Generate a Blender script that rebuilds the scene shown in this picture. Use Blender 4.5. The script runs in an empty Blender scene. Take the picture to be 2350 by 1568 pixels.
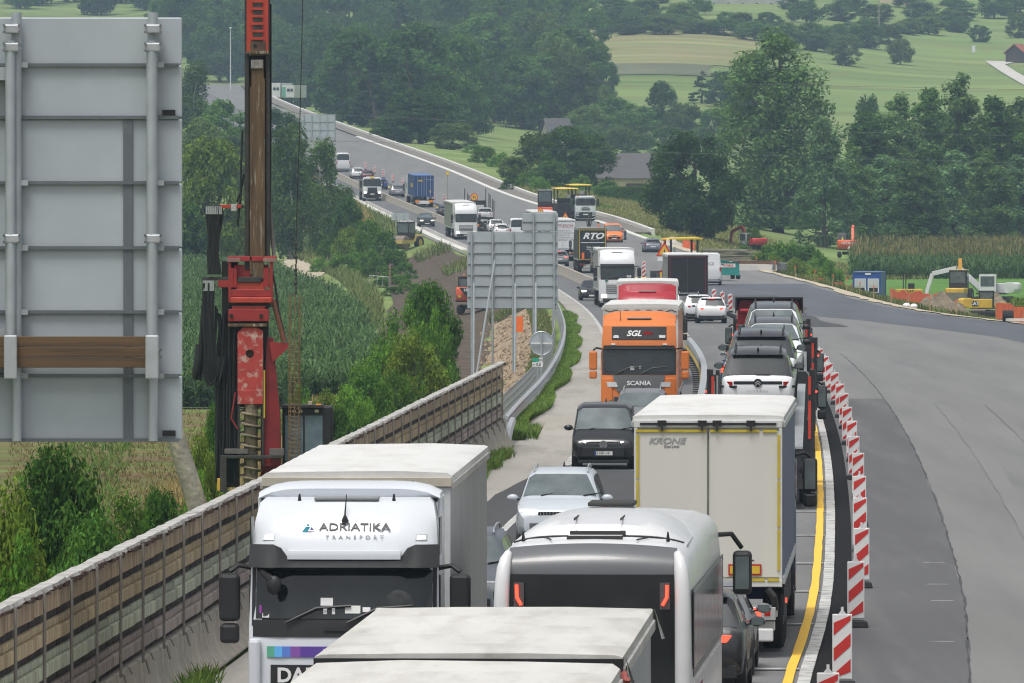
import bpy, bmesh, math, random
import numpy as np
from mathutils import Vector, Matrix, Euler

SC = bpy.context.scene
COL = SC.collection
R = math.radians
random.seed(7)
RNG = np.random.default_rng(11)

# ------------------------------------------------------------------ camera
CAM_H = 7.8          # metres above the near carriageway
FPX, CX, YH = 20000.0, 1174.5, 445.0   # focal length, centre column and horizon row of a 2349 x 1568 picture
cam_d = bpy.data.cameras.new("camera")
cam = bpy.data.objects.new("camera", cam_d)
COL.objects.link(cam)
cam.location = (0, 0, CAM_H)
cam.rotation_euler = (R(90) - math.atan((784 - YH) / FPX), 0, 0)
cam_d.sensor_width = 36.0
cam_d.lens = 36.0 * FPX / 2349.0
cam_d.clip_start = 1.0
cam_d.clip_end = 30000.0
SC.camera = cam
SC.render.resolution_x, SC.render.resolution_y = 1024, 683

# ------------------------------------------------------------------ sky, sun, exposure
SUN_EL, SUN_AZ = R(70), R(205)      # soft light from behind the camera, a little to the left
W = bpy.data.worlds.new("World")
SC.world = W
W.use_nodes = True
nt = W.node_tree
bg = nt.nodes["Background"]
sky = nt.nodes.new("ShaderNodeTexSky")
sky.sky_type = 'NISHITA'
sky.sun_disc = False
sky.sun_elevation = SUN_EL
sky.sun_rotation = SUN_AZ
sky.altitude = 300
sky.air_density = 1.0
sky.dust_density = 6.0
sky.ozone_density = 1.0
hs = nt.nodes.new("ShaderNodeHueSaturation")     # cloud cover: the sky loses most of its blue
hs.inputs["Saturation"].default_value = 0.22
nt.links.new(sky.outputs[0], hs.inputs["Color"])
nt.links.new(hs.outputs[0], bg.inputs["Color"])
bg.inputs["Strength"].default_value = 0.09
sun_d = bpy.data.lights.new("sun", 'SUN')
sun = bpy.data.objects.new("sun", sun_d)
COL.objects.link(sun)
sun_d.energy = 1.5
sun_d.angle = R(20)
sun_d.color = (1.0, 0.97, 0.92)
sd = Vector((math.sin(SUN_AZ) * math.cos(SUN_EL), math.cos(SUN_AZ) * math.cos(SUN_EL), math.sin(SUN_EL)))
sun.rotation_euler = sd.to_track_quat('Z', 'Y').to_euler()
sun.location = (0, 0, 500)

vs = SC.view_settings
vs.view_transform = 'Standard'
vs.look = 'None'
vs.exposure = 0.68
vs.gamma = 1.0
vs.use_curve_mapping = False
SC.cycles.max_bounces = 6
SC.cycles.diffuse_bounces = 2
SC.cycles.glossy_bounces = 3
SC.cycles.transmission_bounces = 4
SC.cycles.transparent_max_bounces = 8
SC.cycles.volume_bounces = 0
SC.cycles.use_denoising = True
SC.cycles.filter_width = 1.15
SC.cycles.caustics_reflective = False
SC.cycles.caustics_refractive = False

# ------------------------------------------------------------------ tables of the place
def tab(*pairs):
    a = np.array(pairs, float)
    return lambda y: np.interp(y, a[:, 0], a[:, 1])

def smooth_tab(*pairs):
    """monotone cubic through the pairs, so that the road's edges bend smoothly"""
    a = np.array(pairs, float)
    x, y = a[:, 0], a[:, 1]
    h = np.diff(x); d = np.diff(y) / h
    m = np.zeros(len(x)); m[0] = d[0]; m[-1] = d[-1]
    m[1:-1] = (d[:-1] * h[1:] + d[1:] * h[:-1]) / (h[:-1] + h[1:])
    def f(q):
        q = np.asarray(q, float)
        i = np.clip(np.searchsorted(x, q) - 1, 0, len(x) - 2)
        t = (q - x[i]) / h[i]
        lin = np.where(q < x[0], y[0] + (q - x[0]) * m[0], y[-1] + (q - x[-1]) * m[-1])
        t2, t3 = t * t, t * t * t
        v = (2*t3-3*t2+1)*y[i] + (t3-2*t2+t)*h[i]*m[i] + (-2*t3+3*t2)*y[i+1] + (t3-t2)*h[i]*m[i+1]
        return np.where((q < x[0]) | (q > x[-1]), lin, v)
    return f

road_z = smooth_tab((0,0),(300,0.0),(560,0.0),(640,0.0),(710,.22),(781,.7),(850,1.25),(905,1.9),(960,2.75),(1030,4.5),(1100,6.1),(1150,7.4),(1265,11.0),(1500,17.6),(1750,24.6),(2000,31),(2300,38))
left_x = smooth_tab((60,-8.2),(139,-4.9),(220,-1.8),(287,.34),(339,1.58),(391,2.6),(486,3.5),(560,3.7),(637,3.4),(710,2.2),(780,.6),(905,-4.6),(970,-8.4),(1050,-14.4),(1130,-19.8),(1265,-30.5),(1500,-49.5),(1750,-68),(2000,-83),(2300,-96))
right_x = smooth_tab((60,36),(400,35.5),(480,32.5),(529,29.4),(557,27.6),(631,25.9),(720,24.9),(782,22.8),(850,20.2),(905,17.6),(960,14.6),(1030,9.8),(1100,3.9),(1150,-.2),(1265,-9),(1500,-27),(1750,-45.5),(2000,-60.5),(2300,-73))
yellow_x = smooth_tab((60,.5),(141,4.49),(162,5.53),(197,6.94),(225,7.96),(255,8.98),(293,10.15),(360,11.85),(440,13.2),(526,13.6),(600,13.0),(700,11.2),(784,8.9),(850,6.6),(905,3.6),(960,.4),(1030,-4.4),(1100,-9.2),(1150,-13.1),(1265,-22.3),(1500,-40))
inner_x = smooth_tab((60,-5.2),(139,-2.4),(203,.0),(242,1.5),(290,2.9),(360,4.15),(450,5.1),(538,5.35),(637,4.8),(710,3.6),(780,1.9),(905,-3.2),(970,-7.0),(1050,-13.0),(1130,-18.6),(1265,-29.2),(1500,-48))
median_x = smooth_tab((300,6.5),(361,7.94),(447,8.76),(550,8.95),(640,8.0),(710,6.33),(780,4.15),(850,1.4),(900,-.9),(960,-3.7),(1030,-8.6),(1130,-16.1),(1265,-27.3),(1500,-46))
in_x = smooth_tab((90,-3.6),(117,-2.2),(131,-1.74),(158,-.55),(194,1.2),(250,2.75),(287,4.0),(356,5.55),(450,6.7),(530,7.2),(600,7.1),(640,6.3),(710,4.8),(784,2.9),(850,.2),(905,-2.2),(960,-5.1),(1030,-10.5),(1130,-18.0),(1265,-28))
out_x = smooth_tab((70,-.5),(111,1.25),(147,3.31),(160,3.92),(218,6.25),(270,8.1),(336,9.8),(440,11.3),(526,11.6),(600,11.0),(700,9.3),(784,7.1),(850,4.7),(905,2.0),(960,-1.0),(1030,-6.3),(1100,-11.2),(1150,-15.2),(1265,-24.7),(1500,-42))
left_base = tab((0,-3),(520,-3),(800,-1.2),(1000,.4),(1300,6.5),(1600,18),(2000,34),(2500,60),(3000,84),(4500,160),(9000,330))
right_base = tab((0,-1.2),(640,-1.3),(770,-1.7),(900,-1.2),(1050,-.3),(1300,1.5),(1500,5),(1800,17),(2200,40.5),(2600,66),(3200,100),(4500,165),(9000,330))

def sstep(t):
    t = np.clip(t, 0, 1)
    return t * t * (3 - 2 * t)

def ground(x, y):
    """height of the terrain"""
    x = np.asarray(x, float); y = np.asarray(y, float)
    rz = road_z(np.minimum(y, 2300)); xl = left_x(y); xr = right_x(y)
    wl = np.interp(y, (0, 400, 900, 1100, 1400), (5, 5, 8, 18, 40))
    wr = np.interp(y, (0, 500, 700, 900, 980, 1100, 1400), (10, 5, 6, 9, 20, 50, 90))
    dl = xl - x; dr = x - xr
    far = sstep((y - 2000) / 500)
    z = np.where(dl > 0, rz + (left_base(y) - rz) * sstep(dl / wl), np.where(dr > 0, rz + (right_base(y) - rz) * sstep(dr / wr), rz))
    hill = left_base(y) + (right_base(y) - left_base(y)) * sstep((x + 40) / 120)
    z = z + (hill - z) * far
    roll = np.clip((y - 1400) / 600, 0, 1)
    z = z + roll * np.where((dl > -8) & (dr < 8) & (y < 2100), 0, 1) * (3.0 * np.sin(x / 47 + y / 310) + 1.6 * np.sin(x / 21 - y / 170))
    return z

def gz(x, y):
    return float(ground(x, y))

def slope(f, y):
    return float((f(y + 6) - f(y - 6)) / 12)

# ------------------------------------------------------------------ materials
MATS = {}
def mat(name, col, rough=0.6, metal=0.0, var=0.12, scale=3.0, bump=0.0, bscale=None, spec=0.5, coat=0.0, emit=0.0, col2=None, thresh=None, island=0.0, stretch=None, objrand=0.0, coords='Object', detail=6.0):
    """procedural surface: base colour broken up by noise; col2 comes in as blotches (rust, dirt, worn paint)"""
    if name in MATS:
        return MATS[name]
    m = bpy.data.materials.new(name)
    m.use_nodes = True
    t = m.node_tree; N = t.nodes; L = t.links
    b = N["Principled BSDF"]
    b.inputs["Roughness"].default_value = rough
    b.inputs["Metallic"].default_value = metal
    b.inputs["Specular IOR Level"].default_value = spec
    b.inputs["Coat Weight"].default_value = coat
    c = (*col, 1)
    tc = N.new("ShaderNodeTexCoord")
    src = tc.outputs[coords]
    if stretch:
        mp = N.new("ShaderNodeMapping"); mp.inputs["Scale"].default_value = stretch
        L.new(src, mp.inputs["Vector"]); src = mp.outputs[0]
    nz = N.new("ShaderNodeTexNoise"); nz.inputs["Scale"].default_value = scale; nz.inputs["Detail"].default_value = detail
    L.new(src, nz.inputs["Vector"])
    mr = N.new("ShaderNodeMapRange"); mr.inputs["From Min"].default_value = .25; mr.inputs["From Max"].default_value = .75
    mr.inputs["To Min"].default_value = 1 - var; mr.inputs["To Max"].default_value = 1 + var
    L.new(nz.outputs[0], mr.inputs["Value"])
    val = mr.outputs[0]
    def times(val, sock, amt):
        r2 = N.new("ShaderNodeMapRange"); r2.inputs["To Min"].default_value = 1 - amt; r2.inputs["To Max"].default_value = 1 + amt
        L.new(sock, r2.inputs["Value"])
        mu = N.new("ShaderNodeMath"); mu.operation = 'MULTIPLY'; L.new(val, mu.inputs[0]); L.new(r2.outputs[0], mu.inputs[1])
        return mu.outputs[0]
    if island:
        g = N.new("ShaderNodeNewGeometry"); val = times(val, g.outputs["Random Per Island"], island)
    if objrand:
        oi = N.new("ShaderNodeObjectInfo"); val = times(val, oi.outputs["Random"], objrand)
    base = None
    if col2 is not None:
        n2 = N.new("ShaderNodeTexNoise"); n2.inputs["Scale"].default_value = scale * 1.7; n2.inputs["Detail"].default_value = 8
        n2.inputs["Roughness"].default_value = .65
        L.new(src, n2.inputs["Vector"])
        th = thresh or (.52, .6)
        rr = N.new("ShaderNodeMapRange"); rr.inputs["From Min"].default_value = th[0]; rr.inputs["From Max"].default_value = th[1]
        L.new(n2.outputs[0], rr.inputs["Value"])
        mx = N.new("ShaderNodeMix"); mx.data_type = 'RGBA'
        mx.inputs[6].default_value = c; mx.inputs[7].default_value = (*col2, 1)
        L.new(rr.outputs[0], mx.inputs[0]); base = mx.outputs[2]
    vm = N.new("ShaderNodeVectorMath"); vm.operation = 'SCALE'
    if base is None:
        vm.inputs[0].default_value = col
    else:
        L.new(base, vm.inputs[0])
    L.new(val, vm.inputs["Scale"])
    L.new(vm.outputs[0], b.inputs["Base Color"])
    if bump:
        bn = N.new("ShaderNodeTexNoise"); bn.inputs["Scale"].default_value = bscale or scale * 4; bn.inputs["Detail"].default_value = 5
        L.new(src, bn.inputs["Vector"])
        bp = N.new("ShaderNodeBump"); bp.inputs["Strength"].default_value = min(1, bump); bp.inputs["Distance"].default_value = .05
        L.new(bn.outputs[0], bp.inputs["Height"]); L.new(bp.outputs[0], b.inputs["Normal"])
    if emit:
        b.inputs["Emission Color"].default_value = c
        b.inputs["Emission Strength"].default_value = emit
    MATS[name] = m
    return m

def paint(name, col, rough=.32, var=.05, dirt=None):
    return mat("paint_" + name, col, rough=rough, coat=.15, var=var, scale=1.3, spec=.5, col2=dirt, thresh=(.6, .75) if dirt else None)

def leafmat(name, col, var=.35, trans=.42, scale=.5, col2=None):
    """leaves: diffuse with light passing through, each leaf its own tone"""
    if name in MATS:
        return MATS[name]
    m = bpy.data.materials.new(name); m.use_nodes = True
    t = m.node_tree; N = t.nodes; L = t.links
    N.remove(N["Principled BSDF"])
    out = N["Material Output"]
    g = N.new("ShaderNodeNewGeometry"); tc = N.new("ShaderNodeTexCoord"); oi = N.new("ShaderNodeObjectInfo")
    nz = N.new("ShaderNodeTexNoise"); nz.inputs["Scale"].default_value = scale; nz.inputs["Detail"].default_value = 2
    L.new(tc.outputs["Object"], nz.inputs["Vector"])
    def rng(s, a, b_, f0=0., f1=1.):
        r = N.new("ShaderNodeMapRange"); r.inputs["From Min"].default_value = f0; r.inputs["From Max"].default_value = f1
        r.inputs["To Min"].default_value = a; r.inputs["To Max"].default_value = b_; L.new(s, r.inputs["Value"]); return r.outputs[0]
    def mul(a, b_):
        mm = N.new("ShaderNodeMath"); mm.operation = 'MULTIPLY'; L.new(a, mm.inputs[0]); L.new(b_, mm.inputs[1]); return mm.outputs[0]
    v = mul(rng(g.outputs["Random Per Island"], 1 - var, 1 + var), rng(nz.outputs[0], .75, 1.25, .3, .7))
    v = mul(v, rng(oi.outputs["Random"], .68, 1.34))
    mx = N.new("ShaderNodeMix"); mx.data_type = 'RGBA'
    c2 = col2 or (col[0] * 1.35, col[1] * 1.05, col[2] * .8)
    mx.inputs[6].default_value = (*col, 1); mx.inputs[7].default_value = (*c2, 1)
    ri = N.new("ShaderNodeMath"); ri.operation = 'FRACT'
    sc7 = N.new("ShaderNodeMath"); sc7.operation = 'MULTIPLY'; sc7.inputs[1].default_value = 7.31
    L.new(g.outputs["Random Per Island"], sc7.inputs[0]); L.new(sc7.outputs[0], ri.inputs[0])
    L.new(ri.outputs[0], mx.inputs[0])
    vm = N.new("ShaderNodeVectorMath"); vm.operation = 'SCALE'
    L.new(mx.outputs[2], vm.inputs[0]); L.new(v, vm.inputs["Scale"])
    df = N.new("ShaderNodeBsdfDiffuse"); tr = N.new("ShaderNodeBsdfTranslucent"); ms = N.new("ShaderNodeMixShader")
    ms.inputs[0].default_value = trans
    L.new(vm.outputs[0], df.inputs[0]); L.new(vm.outputs[0], tr.inputs[0])
    L.new(df.outputs[0], ms.inputs[1]); L.new(tr.outputs[0], ms.inputs[2]); L.new(ms.outputs[0], out.inputs["Surface"])
    MATS[name] = m
    return m

# common surfaces
RUBBER = mat("rubber", (.018, .018, .019), .85)
BLACKP = mat("black_plastic", (.016, .016, .017), .55, var=.2)
DARKM = mat("dark_chassis", (.03, .029, .028), .7, var=.3)
STEEL = mat("galvanised_steel", (.47, .49, .51), .45, .55, var=.12, scale=5)
ALU = mat("aluminium", (.55, .57, .58), .38, .7, var=.08)
RIM = mat("wheel_rim", (.35, .36, .37), .4, .6, var=.15)
CHROME = mat("chrome", (.7, .71, .72), .15, 1.0, var=.03)
GLASS = mat("vehicle_glass", (.022, .028, .03), .06, var=.1, spec=.8)
GLASSL = mat("vehicle_glass_pale", (.10, .125, .13), .08, var=.35, scale=2.2, spec=.8)
WHITE = paint("white", (.66, .67, .685))
LAMP = mat("lamp_lens", (.62, .64, .66), .12, .2, var=.15, scale=14)
LAMPON = mat("lamp_lit", (1.0, .93, .78), .3, emit=2.2, var=0)
REDL = mat("tail_lens", (.35, .012, .012), .18, var=.1)
REDON = mat("tail_lit", (1.0, .06, .03), .3, emit=1.6, var=0)
AMBER = mat("amber_lens", (.75, .25, .02), .25, var=.1)
PLATE = mat("number_plate", (.72, .73, .70), .4, var=.03)
INK = mat("black_ink", (.012, .012, .014), .5, var=0)
WINK = mat("white_ink", (.78, .78, .78), .45, var=.02)

# ------------------------------------------------------------------ mesh helpers
def link(o, parent=None):
    COL.objects.link(o)
    if parent is not None:
        o.parent = parent
    return o

def tag(o, label=None, cat=None, group=None, kind=None):
    if label: o["label"] = label
    if cat: o["category"] = cat
    if group: o["group"] = group
    if kind: o["kind"] = kind
    return o

def empty(name, loc=(0, 0, 0), rz=0.0, label=None, cat=None, group=None, rx=0.0):
    o = bpy.data.objects.new(name, None)
    o.empty_display_size = .3
    link(o)
    o.location = loc
    o.rotation_euler = (rx, 0, rz)
    tag(o, label, cat, group)
    return o

class MB:
    """collects simple shapes; build() makes ONE mesh object of them"""
    def __init__(s):
        s.v = []; s.f = []
    def add(s, verts, faces):
        n = len(s.v)
        s.v.extend(verts)
        s.f.extend([tuple(i + n for i in f) for f in faces])
        return s
    def box(s, c, d, rot=None, taper=(1, 1), shear=(0, 0)):
        """box of centre c and size d; taper scales the top face, shear moves it"""
        hx, hy, hz = d[0] / 2, d[1] / 2, d[2] / 2
        vs_ = []
        for z, kx, ky, ox, oy in ((-hz, 1, 1, 0, 0), (hz, taper[0], taper[1], shear[0], shear[1])):
            for x, y in ((-hx, -hy), (hx, -hy), (hx, hy), (-hx, hy)):
                vs_.append(Vector((x * kx + ox, y * ky + oy, z)))
        if rot is not None:
            q = Euler(rot).to_matrix()
            vs_ = [q @ v for v in vs_]
        vs_ = [tuple(v + Vector(c)) for v in vs_]
        return s.add(vs_, [(0, 3, 2, 1), (4, 5, 6, 7), (0, 1, 5, 4), (1, 2, 6, 5), (2, 3, 7, 6), (3, 0, 4, 7)])
    def bar(s, a, b, w, h=None):
        """rectangular bar from a to b"""
        a, b = Vector(a), Vector(b)
        h = h or w
        d = (b - a)
        q = d.to_track_quat('Z', 'Y').to_matrix()
        ux, uy = q @ Vector((w / 2, 0, 0)), q @ Vector((0, h / 2, 0))
        vs_ = [tuple(p + sx * ux + sy * uy) for p in (a, b) for sx, sy in ((-1, -1), (1, -1), (1, 1), (-1, 1))]
        return s.add(vs_, [(0, 3, 2, 1), (4, 5, 6, 7), (0, 1, 5, 4), (1, 2, 6, 5), (2, 3, 7, 6), (3, 0, 4, 7)])
    def cyl(s, a, b, r0, r1=None, n=12, caps=True):
        a, b = Vector(a), Vector(b)
        r1 = r0 if r1 is None else r1
        q = (b - a).to_track_quat('Z', 'Y').to_matrix()
        vs_ = []
        for p, r in ((a, r0), (b, r1)):
            for k in range(n):
                t = 2 * math.pi * k / n
                vs_.append(tuple(p + q @ Vector((r * math.cos(t), r * math.sin(t), 0))))
        fs = [(k, (k + 1) % n, n + (k + 1) % n, n + k) for k in range(n)]
        if caps:
            fs += [tuple(range(n - 1, -1, -1)), tuple(range(n, 2 * n))]
        return s.add(vs_, fs)
    def tube(s, pts, r, n=8):
        pts = [Vector(p) for p in pts]
        rr = r if isinstance(r, (list, tuple)) else [r] * len(pts)
        vs_ = []
        u = None
        for i, p in enumerate(pts):
            d = (pts[min(i + 1, len(pts) - 1)] - pts[max(i - 1, 0)]).normalized()
            if u is None:
                u = d.cross(Vector((0, 0, 1)) if abs(d.z) < .8 else Vector((1, 0, 0)))
            u = u - d * u.dot(d)          # carried along the tube so that it does not twist
            u.normalize(); w = u.cross(d)
            for k in range(n):
                t = 2 * math.pi * k / n
                vs_.append(tuple(p + rr[i] * (math.cos(t) * u + math.sin(t) * w)))
        fs = []
        for i in range(len(pts) - 1):
            for k in range(n):
                fs.append((i*n+k, i*n+(k+1) % n, (i+1)*n+(k+1) % n, (i+1)*n+k))
        fs += [tuple(range(n - 1, -1, -1)), tuple(range((len(pts)-1)*n, len(pts)*n))]
        return s.add(vs_, fs)
    def prism(s, poly, a, b, axis='y'):
        """2-D polygon extruded from a to b along an axis; poly is (x,z), (y,z) or (x,y)"""
        n = len(poly)
        def P(u, w, t):
            return (u, t, w) if axis == 'y' else ((t, u, w) if axis == 'x' else (u, w, t))
        vs_ = [P(u, w, a) for u, w in poly] + [P(u, w, b) for u, w in poly]
        fs = [tuple(range(n)), tuple(range(2 * n - 1, n - 1, -1))] + [(k, n + k, n + (k + 1) % n, (k + 1) % n) for k in range(n)]
        return s.add(vs_, fs)
    def loft(s, secs, closed=True, caps=True):
        n = len(secs[0])
        vs_ = [tuple(p) for q in secs for p in q]
        fs = []
        for i in range(len(secs) - 1):
            for k in range(n if closed else n - 1):
                fs.append((i*n+k, i*n+(k+1) % n, (i+1)*n+(k+1) % n, (i+1)*n+k))
        if caps and closed:
            fs += [tuple(range(n - 1, -1, -1)), tuple(range((len(secs)-1)*n, len(secs)*n))]
        return s.add(vs_, fs)
    def ball(s, c, r, n=10, m=6):
        r = r if isinstance(r, (list, tuple)) else (r, r, r)
        vs_ = [(c[0], c[1], c[2] - r[2])]
        for i in range(1, m):
            a = -math.pi / 2 + math.pi * i / m
            for k in range(n):
                t = 2 * math.pi * k / n
                vs_.append((c[0] + r[0]*math.cos(a)*math.cos(t), c[1] + r[1]*math.cos(a)*math.sin(t), c[2] + r[2]*math.sin(a)))
        vs_.append((c[0], c[1], c[2] + r[2]))
        fs = [(0, 1 + (k + 1) % n, 1 + k) for k in range(n)]
        for i in range(m - 2):
            for k in range(n):
                fs.append((1+i*n+k, 1+i*n+(k+1) % n, 1+(i+1)*n+(k+1) % n, 1+(i+1)*n+k))
        e = len(vs_) - 1
        fs += [(e, 1+(m-2)*n+k, 1+(m-2)*n+(k+1) % n) for k in range(n)]
        return s.add(vs_, fs)
    def mesh(s, name, m, bevel=0.0, smooth=35, seg=2):
        me = bpy.data.meshes.new(name)
        me.from_pydata([tuple(v) for v in s.v], [], s.f)
        bm = bmesh.new(); bm.from_mesh(me)
        bmesh.ops.recalc_face_normals(bm, faces=bm.faces)
        if bevel:
            bmesh.ops.bevel(bm, geom=[e for e in bm.edges if e.calc_face_angle(0) > R(30)], offset=bevel, segments=seg, affect='EDGES', profile=.5, clamp_overlap=True)
        bm.to_mesh(me); bm.free()
        me.materials.append(m)
        if smooth:
            me.shade_smooth()
            me.set_sharp_from_angle(angle=R(14 if bevel and seg > 1 else smooth))
        return me
    def build(s, name, m, parent=None, bevel=0.0, smooth=35, seg=2, loc=None, rot=None):
        o = bpy.data.objects.new(name, s.mesh(name, m, bevel, smooth, seg))
        link(o, parent)
        if loc is not None: o.location = loc
        if rot is not None: o.rotation_euler = rot
        return o

def B(c, d, **k): return MB().box(c, d, **k)
def obj(name, me, parent=None, loc=(0, 0, 0), rot=(0, 0, 0), scale=None):
    o = bpy.data.objects.new(name, me); link(o, parent); o.location = loc; o.rotation_euler = rot
    if scale: o.scale = scale if isinstance(scale, (list, tuple)) else (scale,) * 3
    return o

def copy_tree(o, parent=None):
    c = o.copy(); COL.objects.link(c); c.parent = parent
    for ch in o.children:
        copy_tree(ch, c)
    return c

def npmesh(name, v, f, m, smooth=False):
    """big mesh from arrays: v (n,3), f (k,3 or 4)"""
    me = bpy.data.meshes.new(name)
    v = np.ascontiguousarray(v, np.float32); f = np.ascontiguousarray(f, np.int32)
    k = f.shape[1]
    me.vertices.add(len(v)); me.vertices.foreach_set("co", v.ravel())
    me.loops.add(f.size); me.loops.foreach_set("vertex_index", f.ravel())
    me.polygons.add(len(f)); me.polygons.foreach_set("loop_start", np.arange(0, f.size, k, dtype=np.int32))
    me.polygons.foreach_set("loop_total", np.full(len(f), k, np.int32))
    me.update(calc_edges=True)
    me.materials.append(m)
    if smooth: me.shade_smooth()
    return me

TXT = {}
def text(body, size, m, parent, loc, rot=(R(90), 0, 0), name="lettering", align='CENTER', shear=0.0, sx=1.0, depth=.006, bold=0.0, space=1.0):
    """raised flat lettering, as a mesh"""
    key = (body, align, shear, bold, space)
    if key not in TXT:
        cu = bpy.data.curves.new("t", 'FONT')
        cu.body = body; cu.align_x = align; cu.align_y = 'CENTER'; cu.size = 1.0; cu.shear = shear
        cu.extrude = .02; cu.offset = bold; cu.resolution_u = 3; cu.space_character = space
        o = bpy.data.objects.new("t", cu); COL.objects.link(o)
        dg = bpy.context.evaluated_depsgraph_get()
        TXT[key] = bpy.data.meshes.new_from_object(o.evaluated_get(dg))
        bpy.data.objects.remove(o); bpy.data.curves.remove(cu)
    me = TXT[key].copy(); me.materials.clear(); me.materials.append(m)
    return obj(name, me, parent, loc, rot, (size * sx, size, depth / .04))

FRONT = (R(90), 0, R(180))      # lettering read from the +y side
BACK = (R(90), 0, 0)            # lettering read from the -y side
# ================================================================== SETTING
def strip(name, ys, fl, fr, fz, m, kind='structure', n=1, label=None, cat=None, uneven=0.0):
    """sheet along the road between two edge curves"""
    ys = np.asarray(ys, float)
    xl, xr = fl(ys), fr(ys)
    cols = []
    for k in range(n + 1):
        x = xl + (xr - xl) * k / n
        if uneven and k in (0, n):
            x = x + (RNG.random(len(ys)) - .5) * uneven
        cols.append(np.stack([x, ys, fz(x, ys)], 1))
    V = np.stack(cols, 1).reshape(-1, 3)
    a = np.arange(len(ys) - 1)[:, None] * (n + 1) + np.arange(n)[None]
    a = a.ravel()
    F = np.stack([a, a + 1, a + n + 2, a + n + 1], 1)
    o = bpy.data.objects.new(name, npmesh(name, V, F, m, True)); link(o)
    tag(o, label, cat, kind=kind)
    return o

# ---- terrain: one sheet to the top of the hills
ys = np.concatenate([np.arange(20, 700, 8), np.arange(700, 1400, 12), np.arange(1400, 2700, 25), np.arange(2700, 4600, 100)]).astype(float)
offs = np.array([0, .6, 1.3, 2.2, 3.2, 4.5, 6, 8, 10.5, 13.5, 17, 21, 26, 32, 40, 50, *range(60, 250, 10), 300, 450, 700, 1100, 1600])
rows = []
for y in ys:
    xl, xr = float(left_x(min(y, 2300))), float(right_x(min(y, 2300)))
    xs = np.concatenate([xl - offs[::-1], np.linspace(xl, xr, 8)[1:-1], xr + offs])
    rows.append(np.stack([xs, np.full(len(xs), y), ground(xs, y)], 1))
V = np.stack(rows)
nr, nc = V.shape[:2]
rough = (RNG.random((nr, nc)) - .5)
inside = np.zeros(nc, bool); inside[len(offs) - 1:len(offs) + 7] = True
V[:, :, 2] += np.where(inside[None], -.12, rough * np.where(V[:, :, 1] > 1400, .04, .18))
V[:, len(offs) - 1, 2] -= .0; V[:, len(offs) + 6, 2] -= .0
a = (np.arange(nr - 1)[:, None] * nc + np.arange(nc - 1)[None]).ravel()
F = np.stack([a, a + 1, a + nc + 1, a + nc], 1)
meadow = mat("meadow", (.150, .225, .070), .95, var=.30, scale=.05, stretch=(.22, 1, 1), col2=(.20, .23, .085), thresh=(.40, .66), bump=.4, bscale=2.0, coords='Object', spec=.1)
o = obj("ground", npmesh("ground", V.reshape(-1, 3), F, meadow, True)); tag(o, kind='structure')

# ---- carriageway sheets
yy = np.concatenate([np.arange(40, 700, 8), np.arange(700, 1300, 8), np.arange(1300, 2300, 20)]).astype(float)
zr = lambda x, y: road_z(y)
def up(dz): return lambda x, y: road_z(y) + dz
def near(d0, d1, s=6): return np.arange(d0, d1 + .1, s).astype(float)
old_asph = mat("worn_asphalt", (.145, .146, .147), .85, var=.14, scale=.35, bump=.35, bscale=9, col2=(.175, .175, .173), thresh=(.45, .65), stretch=(1, .06, 1), spec=.3)
dark_asph = mat("dark_asphalt_patch", (.062, .063, .066), .8, var=.15, scale=.5, bump=.3, bscale=9, stretch=(1, .1, 1), spec=.35)
new_asph = mat("new_asphalt", (.178, .177, .173), .8, var=.10, scale=.45, bump=.3, bscale=8, col2=(.155, .155, .154), thresh=(.45, .66), stretch=(1, .035, 1), spec=.3)
lane_asph = mat("smooth_asphalt", (.125, .127, .131), .7, var=.16, scale=.4, bump=.3, bscale=8, stretch=(1, .08, 1), spec=.4)
conc = mat("pale_concrete_shoulder", (.335, .318, .29), .9, var=.12, scale=.4, bump=.25, bscale=7, col2=(.275, .262, .24), thresh=(.5, .62), stretch=(1, .12, 1), spec=.2)
whitep = mat("road_paint_white", (.50, .50, .48), .7, var=.2, scale=1.2, col2=(.22, .22, .215), thresh=(.48, .62))
yellowp = mat("road_paint_yellow", (.82, .50, .045), .65, var=.06, scale=2)
beton = mat("barrier_concrete", (.40, .365, .31), .9, var=.18, scale=1.4, bump=.3, col2=(.29, .265, .225), thresh=(.5, .68), spec=.2)

strip("road", yy, left_x, right_x, up(-.03), old_asph, n=3)
strip("shoulder_pavement", np.concatenate([near(40, 700), near(706, 1290, 8)]), lambda y: left_x(y), lambda y: inner_x(y) - .25, up(-.012), conc, n=2)
far_l = lambda y: yellow_x(y) + .95
strip("new_carriageway_pavement", np.concatenate([near(40, 1300), near(1310, 2290, 20)]), lambda y: np.minimum(yellow_x(np.minimum(y, 1500)) + .62 - np.clip(y - 1500, 0, 900) * .062, right_x(y) - 4), right_x, up(.085), new_asph, n=3)
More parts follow.
